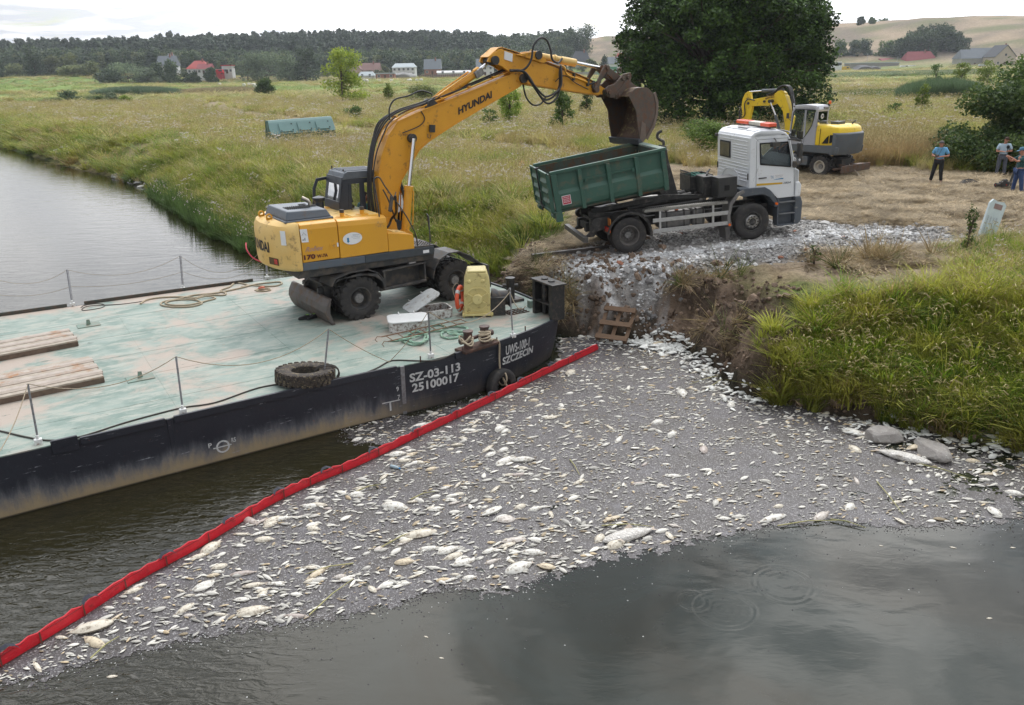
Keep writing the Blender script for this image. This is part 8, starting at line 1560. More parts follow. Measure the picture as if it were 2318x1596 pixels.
# overhanging clump on the near right bank
NEARB=[(5.3,17.1),(5.75,18.1),(6.4,18.7),(7.1,19.1),(7.6,19.5),(8.9,19.4),(9.8,19.2),(10.8,19.6),(11.9,21.0),(12.9,22.4),(18,22.8),(20,6),(12.3,12.0),(9.3,14.6),(7.2,16.1),(6.0,16.8)]
def dens_r(x,y,s_):return sst(.0,.2,s_)*sst(-.15,.5,np.where(inpoly(x,y,NEARB),1,-1)*pdist(x,y,NEARB,True)+(field(x,y,1.2,86,3)-.5)*.9)*(1-.85*sst(.62,.74,field(x,y,1.6,89,3))*sst(19,20,y))
def pick_r(x,y,s_,r_):p_=r_.random(len(x));o_=np.where(p_<.36,LUSH,np.where(p_<.56,SEEDED,np.where(p_<.95,ARCH,LEAFY)));return o_
def tint_r(x,y,s_,idx,r_):
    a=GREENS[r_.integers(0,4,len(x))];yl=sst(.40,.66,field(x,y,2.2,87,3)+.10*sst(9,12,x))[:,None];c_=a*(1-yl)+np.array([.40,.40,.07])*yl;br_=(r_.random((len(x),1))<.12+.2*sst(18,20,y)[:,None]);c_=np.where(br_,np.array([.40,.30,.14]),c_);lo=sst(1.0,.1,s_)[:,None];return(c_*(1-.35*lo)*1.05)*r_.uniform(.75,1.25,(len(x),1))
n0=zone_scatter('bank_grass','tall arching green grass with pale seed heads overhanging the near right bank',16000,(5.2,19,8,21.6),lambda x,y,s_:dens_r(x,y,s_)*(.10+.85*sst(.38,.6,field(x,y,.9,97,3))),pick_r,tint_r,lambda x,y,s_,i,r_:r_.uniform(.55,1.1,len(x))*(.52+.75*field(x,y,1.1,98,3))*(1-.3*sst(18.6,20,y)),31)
# sparse dry edge behind it
n1=zone_scatter('bank_grass_dry','dry matted grass and weeds along the top of the right bank',9000,(6,22,14,24.8),lambda x,y,s_:sst(3.2,4.5,s_)*sst(12.0,13.4,x)*sst(25.2,23.6,y)*(.30+.55*sst(.4,.65,field(x,y,1.6,88,3)))*(rub_s(x,y)<-.3),lambda x,y,s_,r_:r_.choice([LUSH,SEEDED,DRY,LEAFY,FLOW,STRAW],len(x),p=[.2,.2,.22,.18,.05,.15]),lambda x,y,s_,i,r_:(np.where(r_.random((len(x),1))<.6,GREENS[r_.integers(0,4,len(x))],DRYS[r_.integers(0,4,len(x))]*.8))*r_.uniform(.75,1.2,(len(x),1)),lambda x,y,s_,i,r_:r_.uniform(.4,.8,len(x)),33)
# left bank and the near meadow
ld=lambda x,y,s_:sst(-.05,.3,s_)*open_ok(x,y)*(y>21)*((x<4)*1.0+(x>=4)*(y>38))*(1-sst(-2.4,-.4,x+.0*y)*sst(29.5,26.5,y))
n2=zone_scatter('meadow_grass','tall mixed green and straw-coloured grass of the meadow behind the barge',46000,(-46,42,23,64),lambda x,y,s_:ld(x,y,s_)*np.clip(1.25-y/75,.3,1),lambda x,y,s_,r_:np.where(r_.random(len(x))<sst(.2,.8,greenness(x,y,s_)),r_.choice([LUSH,SEEDED,ARCH,LEAFY],len(x),p=[.3,.3,.25,.15]),r_.choice([DRY,SEEDED,FLOW,ARCH],len(x),p=[.58,.14,.17,.11])),tint_mix,lambda x,y,s_,i,r_:r_.uniform(.65,1.15,len(x))*1.12,35)
n3=zone_scatter('meadow_grass_far','pale dry meadow with green patches stretching to the far fields',52000,(-125,110,60,185),lambda x,y,s_:sst(0,.6,s_)*np.clip(sst(1.8,3.4,trk_d(x,y)),.03,1)*np.clip(1.2-y/240,.3,1),lambda x,y,s_,r_:np.where(r_.random(len(x))<sst(.2,.8,greenness(x,y,s_)),r_.choice([LUSH,SEEDED,ARCH],len(x),p=[.3,.5,.2]),r_.choice([DRY,SEEDED,FLOW],len(x),p=[.66,.18,.16])),tint_mix,lambda x,y,s_,i,r_:(r_.uniform(.8,1.3,len(x))[:,None]*np.column_stack([np.ones(len(x))*2.1,np.ones(len(x))*2.1,np.ones(len(x))*1.0])),37)
def tint_far(x,y,s_,idx,r_):
    c_=tint_mix(x,y,s_,idx,r_);g2=(sst(200,240,np.hypot(x,y))*sst(460,420,y)*sst(.35,.5,field(x,y*3,260,40,2)))[:,None];return c_*(1-g2*.8)+np.array([.20,.29,.07])*g2*.8
n4=zone_scatter('far_field_grass','distant rough grass and green pasture in front of the village',30000,(-400,380,180,560),lambda x,y,s_:(1-.75*sst(200,240,np.hypot(x,y))*sst(460,420,y)*sst(.35,.5,field(x,y*3,260,40,2)))*np.clip(1.1-y/700,.3,1),lambda x,y,s_,r_:r_.choice([LUSH,DRY,SEEDED],len(x)),tint_far,lambda x,y,s_,i,r_:(r_.uniform(.7,1.3,len(x))[:,None]*np.column_stack([np.ones(len(x))*7,np.ones(len(x))*7,np.ones(len(x))*1.0])),39)
# reeds and flowering rush standing in the water along the left bank
def shore_pts(n,lo,hi,seg0,seg1,seed):
    r_=np.random.default_rng(seed);o_=[];pts=SHORE[seg0:seg1]
    L_=[math.hypot(pts[i+1][0]-pts[i][0],pts[i+1][1]-pts[i][1])for i in range(len(pts)-1)];P_=np.array(L_)/sum(L_)
    for _ in range(n):
        i=r_.choice(len(L_),p=P_);t_=r_.random();x=pts[i][0]*(1-t_)+pts[i+1][0]*t_;y=pts[i][1]*(1-t_)+pts[i+1][1]*t_;dx_,dy_=pts[i+1][0]-pts[i][0],pts[i+1][1]-pts[i][1];l_=math.hypot(dx_,dy_);o=r_.uniform(lo,hi);o_.append((x+dy_/l_*-o*-1*-1,y-dx_/l_*-o*-1*-1))
    return np.array(o_),r_
WP,r_=shore_pts(1500,-.6,1.5,7,14,41);ins=inpoly(WP[:,0],WP[:,1],LANDP);dS=pdist(WP[:,0],WP[:,1],SHORE);clump=field(WP[:,0],WP[:,1],3.2,90,3)
kk=((~ins)&(dS<2.6*sst(.3,.7,clump)*sst(60,40,WP[:,1])+.1)&(r_.random(len(WP))<.75))|(ins&(dS<.6));gap_=(WP[:,1]>55)*(WP[:,1]<70);kk&=~(gap_&(r_.random(len(WP))<.7));WP=WP[kk];n_=len(WP)
scatter('waterside_reeds',tcoll,np.column_stack([WP,np.full(n_,-.15)]),np.column_stack([r_.normal(0,.06,n_),r_.normal(0,.06,n_),r_.uniform(0,6.28,n_)]),r_.uniform(.7,1.1,n_),r_.choice([RUSH,REED,LUSH],n_,p=[.16,.34,.50]),np.array([.09,.15,.04])*r_.uniform(.7,1.4,(n_,1)),'dark green reeds and pale-flowered rush standing in the shallows along the left bank','reeds')
# straw lying on the driven ground and over the bank
r_=np.random.default_rng(43);x=r_.uniform(0,28,42000);y=r_.uniform(20,46,42000);k_=(mown_d(x,y)>-.3)&(y>21.6)&~((x<9.5)&(y<23.4))&(rub_s(x,y)<.1)&view_ok(x,y)&(r_.random(42000)<.25+.75*sst(.35,.6,field(x,y,1.7,92,3)))&(pdist(x,y,[(2.2,25.0),(8.6,26.2)])>1.0);x,y=x[k_][:15000],y[k_][:15000];n_=len(x)
scatter('trampled_straw',tcoll,np.column_stack([x,y,gh(x,y)+.01]),np.column_stack([r_.normal(0,.1,n_),r_.normal(0,.1,n_),r_.normal(.2,.7,n_)]),r_.uniform(.7,1.4,n_),np.full(n_,STRAW),np.array([.46,.37,.24])*r_.uniform(.45,1.35,(n_,1)),'flattened dry straw covering the driven-over ground','straw')
hang=[]
for(cx_,cy_,sx_,sy_,n__)in((.9,23.2,.3,.2,26),(1.5,22.9,.2,.12,10),(4.9,22.3,.2,.12,8),(5.4,21.0,.15,.2,4),(6.1,22.5,.3,.1,5),(5.6,19.7,.12,.25,6),(9.8,22.3,.6,.2,16),(10.8,22.4,.6,.3,34),(1.0,24.0,.4,.3,10)):hang+=[(r_.normal(cx_,sx_),r_.normal(cy_,sy_))for _ in range(n__)]
hang=np.array(hang);kk=inpoly(hang[:,0],hang[:,1],LANDP)&(pdist(hang[:,0],hang[:,1],SHORE)>.1);hang=hang[kk];n_=len(hang)
scatter('hanging_dry_grass',tcoll,np.column_stack([hang,gh(hang[:,0],hang[:,1])]),np.column_stack([r_.normal(.9,.35,n_),r_.normal(0,.5,n_),r_.normal(0,.6,n_)]),r_.uniform(.45,.85,n_),r_.choice([ARCH,STRAW,LUSH,SEEDED],n_,p=[.4,.3,.15,.15]),np.where(r_.random((n_,1))<.75,np.array([.34,.26,.14]),np.array([.14,.17,.05]))*r_.uniform(.6,1.2,(n_,1)),'torn dry grass hanging over the edge of the dug bank','grass')
# reed beds farther off
def strip_of(name,label,px0,px1,D0,D1,n,hh,tint,seed,idx=REED,ws=3.):
    r_=np.random.default_rng(seed);D=r_.uniform(D0,D1,n);u=px0+(px1-px0)*r_.random(n);x=(u-1159)/FPX*(D*.944+1.7);y=D;e_=np.sin(np.pi*(u-px0)/(px1-px0))**.5
    scatter(name,tcoll,np.column_stack([x,y,gh(x,y)-.1]),np.column_stack([np.zeros(n),np.zeros(n),r_.uniform(0,6.28,n)]),np.column_stack([np.full(n,ws),np.full(n,ws),hh*(.5+.5*e_)*r_.uniform(.8,1.15,n)]),np.full(n,idx),np.array(tint)*r_.uniform(.75,1.25,(n,1)),label,'reeds')
strip_of('reed_bed','low grey-green reed bed across the left meadow in front of the bright pasture',225,415,258,285,900,1.7,(.10,.15,.085),51,ws=5);strip_of('reed_bed','blue-green reed bed in the meadow behind the white-shirted man, right',2045,2235,118,136,1500,1.9,(.10,.155,.075),52,ws=2.2);strip_of('reed_bed','green reed belt beyond the reeds at the foot of the right village',1870,2330,330,420,1900,.85,(.15,.20,.095),53,ws=7)
strip_of('reed_bed','dark green sedge band right of the big dark tree',1850,2110,128,150,900,.8,(.09,.15,.035),54,ws=3);strip_of('reed_bed','brown tall sedge across the middle meadow left of the round green bush',415,620,262,290,700,1.3,(.27,.22,.12),55,ws=5);strip_of('reed_bed','dark green patch of sedge left of the small round bush',110,300,190,205,260,1.1,(.11,.15,.06),56,ws=4)
# tan feather grass behind the small excavator
r_=np.random.default_rng(57);x=r_.uniform(17.5,24,900);y=r_.uniform(43.5,49,900);n_=900
scatter('feather_grass',tcoll,np.column_stack([x,y,gh(x,y)]),np.column_stack([r_.normal(.1,.1,n_),r_.normal(-.15,.1,n_),r_.uniform(0,6,n_)]),r_.uniform(1.2,1.6,n_),r_.choice([DRY,SEEDED],n_),np.array([.50,.38,.20])*r_.uniform(.8,1.2,(n_,1)),'tall tan feathery grass behind the small excavator','grass')
# ---------------------------------------------------------------- trees and bushes
M_BARK=shade('bark',(.10,.075,.055),.9,0,(.06,.045,.035),6,.6,.6,20)
def leafmat(name,c0,c1,trans=.3,sc_=.9):
    m=bpy.data.materials.new(name);m.use_nodes=True;t=m.node_tree;b=t.nodes['Principled BSDF'];L=t.links.new;N=t.nodes.new
    g=N('ShaderNodeNewGeometry');n=N('ShaderNodeTexNoise');n.inputs['Scale'].default_value=sc_;n.inputs['Detail'].default_value=4;tcn=N('ShaderNodeTexCoord');L(tcn.outputs['Object'],n.inputs['Vector'])
    rr=N('ShaderNodeMath');rr.operation='MULTIPLY_ADD';L(g.outputs['Random Per Island'],rr.inputs[0]);rr.inputs[1].default_value=.45;L(n.outputs['Fac'],rr.inputs[2])
    r=N('ShaderNodeMapRange');r.inputs[1].default_value=.5;r.inputs[2].default_value=.95;L(rr.outputs[0],r.inputs[0]);mx=N('ShaderNodeMix');mx.data_type='RGBA';mx.inputs[6].default_value=(*c0,1);mx.inputs[7].default_value=(*c1,1);L(r.outputs[0],mx.inputs['Factor'])
    oi=N('ShaderNodeObjectInfo');hs=N('ShaderNodeHueSaturation');L(mx.outputs[2],hs.inputs['Color']);rv_=N('ShaderNodeMapRange');rv_.inputs[3].default_value=.75;rv_.inputs[4].default_value=1.3;L(oi.outputs['Random'],rv_.inputs[0]);L(rv_.outputs[0],hs.inputs['Value'])
    L(hs.outputs[0],b.inputs['Base Color']);b.inputs['Roughness'].default_value=.6;b.inputs['Specular IOR Level'].default_value=.25
    tr=N('ShaderNodeBsdfTranslucent');L(hs.outputs[0],tr.inputs[0]);ms=N('ShaderNodeMixShader');ms.inputs[0].default_value=trans;L(b.outputs[0],ms.inputs[1]);L(tr.outputs[0],ms.inputs[2]);L(ms.outputs[0],t.nodes['Material Output'].inputs[0]);return m
def leaves(centers,radii,per,size,seed,shell=.55,asp=.6,up=.35,cut=None):
    """leaf quads spread through lobes, denser towards each lobe's skin"""
    r_=np.random.default_rng(seed);C_=[];
    for(c,R_),n_ in zip(zip(centers,radii),per):
        d=r_.normal(0,1,(n_,3));d/=np.linalg.norm(d,axis=1)[:,None];rad_=(shell+(1-shell)*r_.random(n_)**.6)*(1+.22*np.sin(d[:,0]*7+seed)*np.cos(d[:,1]*6+d[:,2]*5));C_.append(np.asarray(c)+d*rad_[:,None]*np.asarray(R_))
    C_=np.concatenate(C_)
    if cut is not None:C_=C_[cut(C_)]
    n_=len(C_);nrm=r_.normal(0,1,(n_,3));nrm[:,2]=np.abs(nrm[:,2])+up;nrm/=np.linalg.norm(nrm,axis=1)[:,None];a=np.cross(nrm,r_.normal(0,1,(n_,3)));a/=np.linalg.norm(a,axis=1)[:,None];b_=np.cross(nrm,a);s_=size*r_.uniform(.6,1.3,n_)[:,None]*.5
    v=np.stack([C_-a*s_,C_+b_*s_*asp,C_+a*s_,C_-b_*s_*asp],1).reshape(-1,3);return v,np.arange(n_*4).reshape(-1,4)
def limbs(mb,base,tips,r0,seed):
    rr=random.Random(seed)
    for t_ in tips:
        b0=Vector(base)+Vector((0,0,rr.uniform(0,.35)*(t_[2]-base[2])));e_=Vector(t_);mid=b0.lerp(e_,.5)+Vector((rr.uniform(-.1,.1),rr.uniform(-.1,.1),.12))*(e_-b0).length;P_=[b0.lerp(mid,k_/3*1.0)if k_<3 else mid for k_ in range(4)]+[mid.lerp(e_,.5),e_];mb.tube(P_,[r0,r0*.8,r0*.65,r0*.5,r0*.3,r0*.12],5)
def tree(name,label,cat,loc,lobes,per,size,lm,trunk_h,r0,seed,group=None,shell=.55,up=.35,rz=0,cut=None,bark=None):
    e=thing(name,label,cat,loc,(0,0,rz),group);C_=[l_[0]for l_ in lobes];R_=[l_[1]for l_ in lobes];v,f=leaves(C_,R_,per,size,seed,shell,up=up,cut=cut)
    o=bpy.data.objects.new('crown',rawmesh('crown',v,f,lm));COL.objects.link(o);o.parent=e
    q=MB();q.tube([(0,0,-.2),(0,0,trunk_h*.5),(.05*trunk_h,0,trunk_h)],[r0*1.25,r0,r0*.7],8);limbs(q,(0,0,trunk_h*.5),[tuple(c)for c in C_],r0*.45,seed);q.build('trunk',bark or M_BARK,e,smooth=60);return e
LM_OAK=leafmat('oak_leaf',(.008,.022,.007),(.085,.155,.03),.12,.55);LM_YG=leafmat('young_leaf',(.10,.16,.025),(.26,.33,.05),.35,1.2);LM_MG=leafmat('mid_leaf',(.05,.095,.022),(.12,.19,.04),.3,1.2);LM_WIL=leafmat('willow_leaf',(.085,.125,.07),(.19,.24,.13),.25,.2);LM_DK=leafmat('dark_leaf',(.035,.065,.03),(.095,.135,.055),.2,.25);LM_BR=leafmat('birch_leaf',(.10,.13,.055),(.21,.23,.09),.3,.2);LM_PINE=leafmat('pine_needle',(.035,.058,.038),(.085,.115,.068),.1,.25);LM_YEL=leafmat('yellow_leaf',(.22,.22,.04),(.38,.33,.07),.3,1.)  # oak: pale noise tone paints highlights on leaf clusters, dark tone the shade
# the big dark tree behind the truck
r_=np.random.default_rng(71);lobes=[];
base=at(1640,290,2.1);D_=74.;bx=(1638-1159)/FPX*(D_*.944+1.7);tb=Vector((bx,D_,gz(bx,D_)))
for i in range(230):
    a=r_.uniform(0,6.283);ph=math.acos(r_.uniform(-.55,1));rr3=r_.uniform(.55,.9)if i<120 else r_.uniform(.93,1.06);c_=(8.3*math.sin(ph)*math.cos(a)*rr3,7.3*math.sin(ph)*math.sin(a)*rr3,6.6+8.2*math.cos(ph)*rr3)
    if c_[2]<.9:c_=(c_[0],c_[1],r_.uniform(1,2.4))
    R3_=r_.uniform(1.1,2.0)if i<120 else r_.uniform(.45,.95);lobes.append((c_,(R3_*1.15,R3_*1.1,R3_*.85)))
lobes+=[((8.4,0,2.6),(1.4,2,1.3)),((7.6,-1,4.4),(1.4,2,1.4)),((3,-4,1.6),(2.2,2,1.5)),((-3,-4.4,1.5),(2.2,2,1.5)),((-8.3,0,4.2),(1.2,2,1.4)),((-7.8,-1,8.8),(1.3,1.6,1.2)),((7.6,0,9.6),(1.2,1.5,1.2)),((-5.6,-3,1.6),(2,2,1.3)),((5.5,-3,1.8),(2,2,1.4)),((0,-4.5,1.8),(2.5,2,1.5))]
tree('oak_tree','huge dense dark green tree standing behind the truck with its crown down to the grass','tree',tb,lobes,[int(950*(l_[1][0]/1.7)**2)for l_ in lobes],.31,LM_OAK,4.5,.45,5,shell=.5)
# willow bush at the right edge behind the people
def bush(name,label,cat,u,D,w_,h,n,size,lm,seed,group=None,nl=9,z=None,up=.5,low=.2):
    x=(u-1159)/FPX*(D*.944+5.2*.329);y=D;r_=np.random.default_rng(seed);lb=[]
    for i in range(nl):a=r_.uniform(0,6.28);rr3=r_.uniform(.15,.75);t_=r_.uniform(low,.78);lb.append(((w_/2*rr3*math.cos(a)*(1.15-t_*.5),w_/2*rr3*math.sin(a)*(1.15-t_*.5),h*t_),(w_*.20,w_*.20,h*.22)))
    return tree(name,label,cat,(x,y,gz(x,y)),lb,[n//nl]*nl,size,lm,h*.3,max(.02,h*.02),seed,group,shell=.25,up=up)
r_=np.random.default_rng(73)
lb=[]
for i in range(56):a=r_.uniform(0,6.28);rr3=r_.uniform(.1,1)**.6;hz_=r_.uniform(.4,4.8)*(1-.45*rr3**2);lb.append(((5.6*rr3*math.cos(a),3.4*rr3*math.sin(a),hz_),(1.2,1.1,.85)))
x=27.9;y=42.0
LM_WB=leafmat('willow_bush_leaf',(.045,.09,.025),(.16,.23,.065),.3,.8)
tree('willow_bush','wide dark green willow bush filling the right edge behind the standing men','bush',(x,y,gz(x,y)),lb,[1300]*56,.20,LM_WB,1.5,.12,9,shell=.3,up=.2)
bush('bush','small yellow-green leafy tree top at the right edge above the willow bush','bush',2310,70,7,6.5,5000,.3,LM_MG,74)
bush('bush','bright green feathery bush standing behind the left end of the truck cab','bush',1592,49,3.2,2.5,8000,.12,leafmat('feathery_leaf',(.09,.16,.03),(.22,.33,.06),.35,1.2),75,nl=14,up=1.2)
# young trees in the meadow
def sapling(label,u,D,h,w_,lm,seed,n=2600,size=.16,name='young_tree',group=None):
    x=(u-1159)/FPX*(D*.944+5.2*.329);y=D;r_=np.random.default_rng(seed);lb=[]
    for i in range(22):t_=r_.uniform(.12,1);a=r_.uniform(0,6.28);rr3=(w_/2)*(1-.6*t_)*r_.uniform(.3,1.05);lb.append(((rr3*math.cos(a),rr3*math.sin(a),h*t_),(w_*.19,w_*.19,h*.12)))
    return tree(name,label,'tree',(x,y,gz(x,y)),lb,[n//22]*22,size,lm,h*.75,max(.03,h*.012),seed,group,shell=.05,up=.2)
sapling('tall young yellow-green tree standing alone in the meadow left of the excavator arm',788,152,9.0,9.6,leafmat('bright_young_leaf',(.17,.25,.03),(.38,.44,.07),.45,1.),81,5200,.42)
bush('bush','round dense green bush standing alone in the left meadow','bush',612,236,6.2,4.8,3600,.42,LM_MG,82)
sapling('slim bright green sapling under the excavator arm, tallest of the near saplings',1165,82,4.9,2.6,leafmat('sapling_leaf',(.13,.21,.03),(.28,.37,.06),.35,1.2),83,3600,.2)
sapling('dark green sapling in the middle of the meadow behind the green container',1283,72,3.4,2.6,LM_MG,84,3000,.17)
sapling('low green sapling left of the slim bright one',1118,76,1.9,1.9,LM_MG,85,1500,.15);sapling('small green sapling near the excavator bucket',1338,96,2.8,1.9,LM_MG,86,1500,.2)
sapling('thin light green sapling left of the excavator arm, among the white flowers',892,150,3.4,2.6,LM_YG,87,900,.3);bush('bush','broad soft green bush half hidden behind the excavator arm','bush',965,150,9,3.4,4200,.35,leafmat('soft_leaf',(.14,.17,.06),(.24,.27,.09),.3,.6),88)
bush('bush','low dark green bush in the grass right of the green covered container','bush',812,100,2.9,1.7,1500,.2,LM_MG,89);bush('bush','dark willow shrub among the pale grass at the far left','bush',172,190,6.5,3.2,1800,.4,LM_DK,90);bush('bush','grey-green willow shrub left of the yellowish one','bush',265,185,4.4,2.6,1500,.35,LM_WIL,91);bush('bush','yellowish low shrub beside the grey-green willow shrub','bush',296,178,3.6,2.1,1000,.35,LM_YG,92)
bush('bush','small dark green shrub between the far left willows','bush',232,186,2.8,1.8,700,.35,LM_MG,93);bush('bush','small yellow shrub at the far left edge of the meadow','bush',32,195,3,1.6,500,.35,LM_YEL,94)
sapling('light green sapling standing before the blue-green reed bed',2095,88,3.0,2.0,LM_YG,95,1500,.18);sapling('low green sapling left of the one before the reed bed',2035,84,1.6,2.2,LM_MG,96,900,.16);sapling('bushy yellow-green sapling on the right meadow before the village',2185,170,4.8,4.4,LM_YG,97,1800,.3);sapling('dark young tree on the right meadow before the village',2128,190,4.6,4.2,LM_MG,98,1500,.3);sapling('yellow-green young tree at the right edge before the village',2245,168,5.0,6.0,LM_YG,99,2200,.3)
sapling('knee-high weed growing on the bank beside the white board',2192,22.9,1.35,.45,LM_MG,100,500,.07,name='tall_weed');sapling('small green weed growing in the rubble near the bank edge',1848,22.6,.5,.4,LM_MG,101,200,.06,name='weed')
bush('dock_plant','rust-brown dock plants standing in the grass behind the green container','plant',1292,41,1.5,.9,1100,.07,leafmat('rust_leaf',(.30,.12,.05),(.45,.22,.09),.2,2),102,nl=8,up=.2);bush('dock_plant','pale orange dock plants left of the rust-brown ones','plant',1192,44,.8,.9,500,.07,leafmat('orange_leaf',(.40,.22,.10),(.48,.3,.14),.2,2),103,nl=6,up=.2)
def pz_(u,v,D):d=(u-1159)/FPX*_r2-(v-798)/FPX*_u2+_fw;return CAM_H+d.z*D/d.y
def fx(u,D):return(u-1159)/FPX*(D*.944+5.2*.329)
# far willow groves and single trees along the village edge
fars=[('round_willow','big rounded willow, tallest of the left grove before the pine wood',305,470,26,11,LM_WIL),('round_willow','dark rounded willow at the left foot of the left grove',262,460,16,8,LM_DK),('round_willow','rounded grey willow on the right of the left grove',350,468,15,8.5,LM_WIL),('tree','dark tree standing right before the house with the white gable',404,470,9,13,LM_DK),('tree','dark bushy tree hiding the left corner of the grey-roofed farmhouse',374,480,8,10,LM_DK),('tree','low bushes before the bright red-roofed house',445,470,10,6,LM_DK),('tree','dark low trees between the red-roofed house and the small red shed',494,478,8,8,LM_DK),('tree','low dark tree in the hedge left of the red-roofed house',380,474,8,6,LM_DK),
        ('round_willow','leftmost willow of the right-hand willow row',575,500,18,15,LM_WIL),('round_willow','wide silvery willow in the middle of the right-hand willow row',622,505,26,16,LM_WIL),('round_willow','silvery willow right of the middle of the willow row',668,500,16,14,LM_WIL),('poplar','tall dark tree at the right end of the willow row',706,495,13,18,LM_DK),
        ('tree','dark round tree at the left edge below the pine wood',100,520,14,18,LM_DK),('birch','pale birch before the pine wood at the far left',140,530,10,13,LM_BR),('birch','pale birch right of the first one below the wood',180,530,12,14,LM_BR),('tree','low green thicket at the far left meadow edge',55,520,14,8,LM_BR),('tree','green thicket at the left picture edge',12,520,14,8,LM_DK),('tree','yellow-green thicket below the birches',185,500,18,6,LM_BR),('tree','grey-green thicket right of the birches',225,500,13,8,LM_BR),
        ('tree','dark trees behind the pink-gabled barn',830,590,12,12,LM_DK),('tree','green tree behind the white flat-roofed house',880,560,10,7,LM_BR),('tree','dark tree left of the dark steep-roofed house',960,590,14,13,LM_DK),('tree','dark tree right of the dark steep-roofed house',1022,600,14,12,LM_DK),('tree','green tree at the foot of the wooded hill above the arm',1075,600,14,14,LM_DK),
        ('tree','round tree on the slope left of the grey barn roof',1270,620,14,12,LM_DK),('tree','round green tree right of the grey barn roof',1385,560,9,9,LM_DK),('tree','olive bush right of the grey barn roof',1352,560,8,6,LM_BR),
        ('tree','round green tree at the left of the right-hand village',1912,640,12,12,LM_MG),('tree','dark tree behind the left end of the long shed',1942,640,12,11,LM_DK),('tree','dark tree behind the middle of the long shed',1965,640,10,11,LM_DK),('tree','rounded green tree behind the right end of the long shed',2012,630,12,10,LM_MG),
        ('tree','lone dark round bush on the bare hillside',1950,760,7,7,LM_DK),('tree','green bush right of the lone round one on the hillside',1975,770,7,6,LM_MG),('tree','green bush at the hilltop, left of two',2000,960,14,11,LM_MG),('tree','green bush at the hilltop, right of two',2078,980,14,9,LM_MG),('tree','dark bush left below the hill behind the big dark tree',1868,600,11,12,LM_DK)]
for i,(nm,lab,u,D,w_,h,lm)in enumerate(fars):bush(nm,lab,'tree',u,D,w_*1.12,h*1.08,2100,1.25,lm,200+i,nl=16,up=.3,low=.05)
# the grove behind the red-roofed farm, and the oaks on the hill shoulder: trees one can tell apart
gi=0;r_=np.random.default_rng(77)
for(u0,u1,D0,D1,w_,h,n_,what)in((2030,2185,612,632,16,18.5,13,'dense dark tree in the grove behind the red-roofed farm'),(1195,1345,690,760,21,20,13,'dark broad oak on the shoulder of the wooded hill')):
    for k_ in range(n_):
        t_=(k_+.5)/n_;u=u0+(u1-u0)*t_;hmul=(.55+.5*math.sin(math.pi*min(1,t_*1.05))**.7)if u0>2000 else(.75+.5*sst(.45,.8,t_)*sst(1.05,.95,t_))
        place=['leftmost','second from the left','third from the left','fourth from the left','fifth from the left','sixth from the left','seventh from the left','eighth from the left','ninth from the left','tenth from the left','eleventh from the left','twelfth from the left','rightmost'][k_]
        bush('grove_tree',what+', '+place,'tree',u,r_.uniform(D0,D1),w_*r_.uniform(.85,1.1),h*float(hmul),1900,1.4,LM_DK,300+gi,nl=16,up=.3,low=.05);gi+=1
# the wood itself, seen as one mass
tp=[]
for kd,(lm,h,w_)in enumerate(((LM_PINE,15,5.5),(LM_PINE,17,6.5),(LM_DK,13,9),(LM_BR,12,7),(LM_DK,15,8))):
    r_=np.random.default_rng(400+kd);lb=[]
    for i in range(9):
        t_=r_.uniform(.35 if kd<2 else.15,.95);a=r_.uniform(0,6.28);rr3=w_/2*r_.uniform(.1,.8)*(1.2-t_*.7);lb.append(((rr3*math.cos(a),rr3*math.sin(a),h*t_),(w_*.25,w_*.25,h*(.09 if kd<2 else.14))))
    v,f=leaves([l_[0]for l_ in lb],[l_[1]for l_ in lb],[44]*9,1.25,410+kd,.3,up=.3);tv=[];
    me=rawmesh('wood_tree',v,f,lm);tp.append(bpy.data.objects.new('wood_tree_%s'%'abcde'[kd],me))
tpc=bpy.data.collections.new('wood_trees');[tpc.objects.link(o)for o in tp]
r_=np.random.default_rng(79);N_=9000;az=r_.uniform(-.66,.075,N_);D=r_.uniform(575,1000,N_);x=np.tan(az)*D;y=D;ok=(field(x,y,60,95,3)>.18);edge=np.interp(az,[-.7,-.3,-.1,.04,.12,.2],[575,590,620,650,690,760]);ok&=D>edge;x,y,az,D=x[ok],y[ok],az[ok],D[ok];n_=len(x)
kd=np.where(D<edge[ok]+75,r_.choice([2,3,4,0],n_,p=[.35,.3,.3,.05]),r_.choice([0,1,2,4],n_,p=[.42,.38,.1,.1]));kd=np.where(az>-.02,r_.choice([2,4,0,3],n_,p=[.4,.35,.15,.1]),kd)
scatter('pine_wood',tpc,np.column_stack([x,y,gh(x,y)-.5]),np.column_stack([np.zeros(n_),np.zeros(n_),r_.uniform(0,6.28,n_)]),r_.uniform(.8,1.25,n_)*np.where(kd<2,1.05,1),kd,np.ones((n_,3))*.1,'dark pine and mixed wood covering the long ridge behind the village','wood')
# hedge of low scrub along the field edge
r_=np.random.default_rng(80);n_=330;u=r_.uniform(-30,1340,n_);D=r_.uniform(520,585,n_);x=fx(u,D);ok=(np.abs(u-1000)>110);x,D=x[ok],D[ok];n_=len(x)
scatter('field_scrub',tpc,np.column_stack([x,D,gh(x,D)-.5]),np.column_stack([np.zeros(n_),np.zeros(n_),r_.uniform(0,6.28,n_)]),np.column_stack([np.full(n_,.7),np.full(n_,.7),r_.uniform(.2,.42,n_)]),r_.choice([2,3,4],n_),np.ones((n_,3))*.1,'low scrub and hedge along the edge of the far field','scrub')

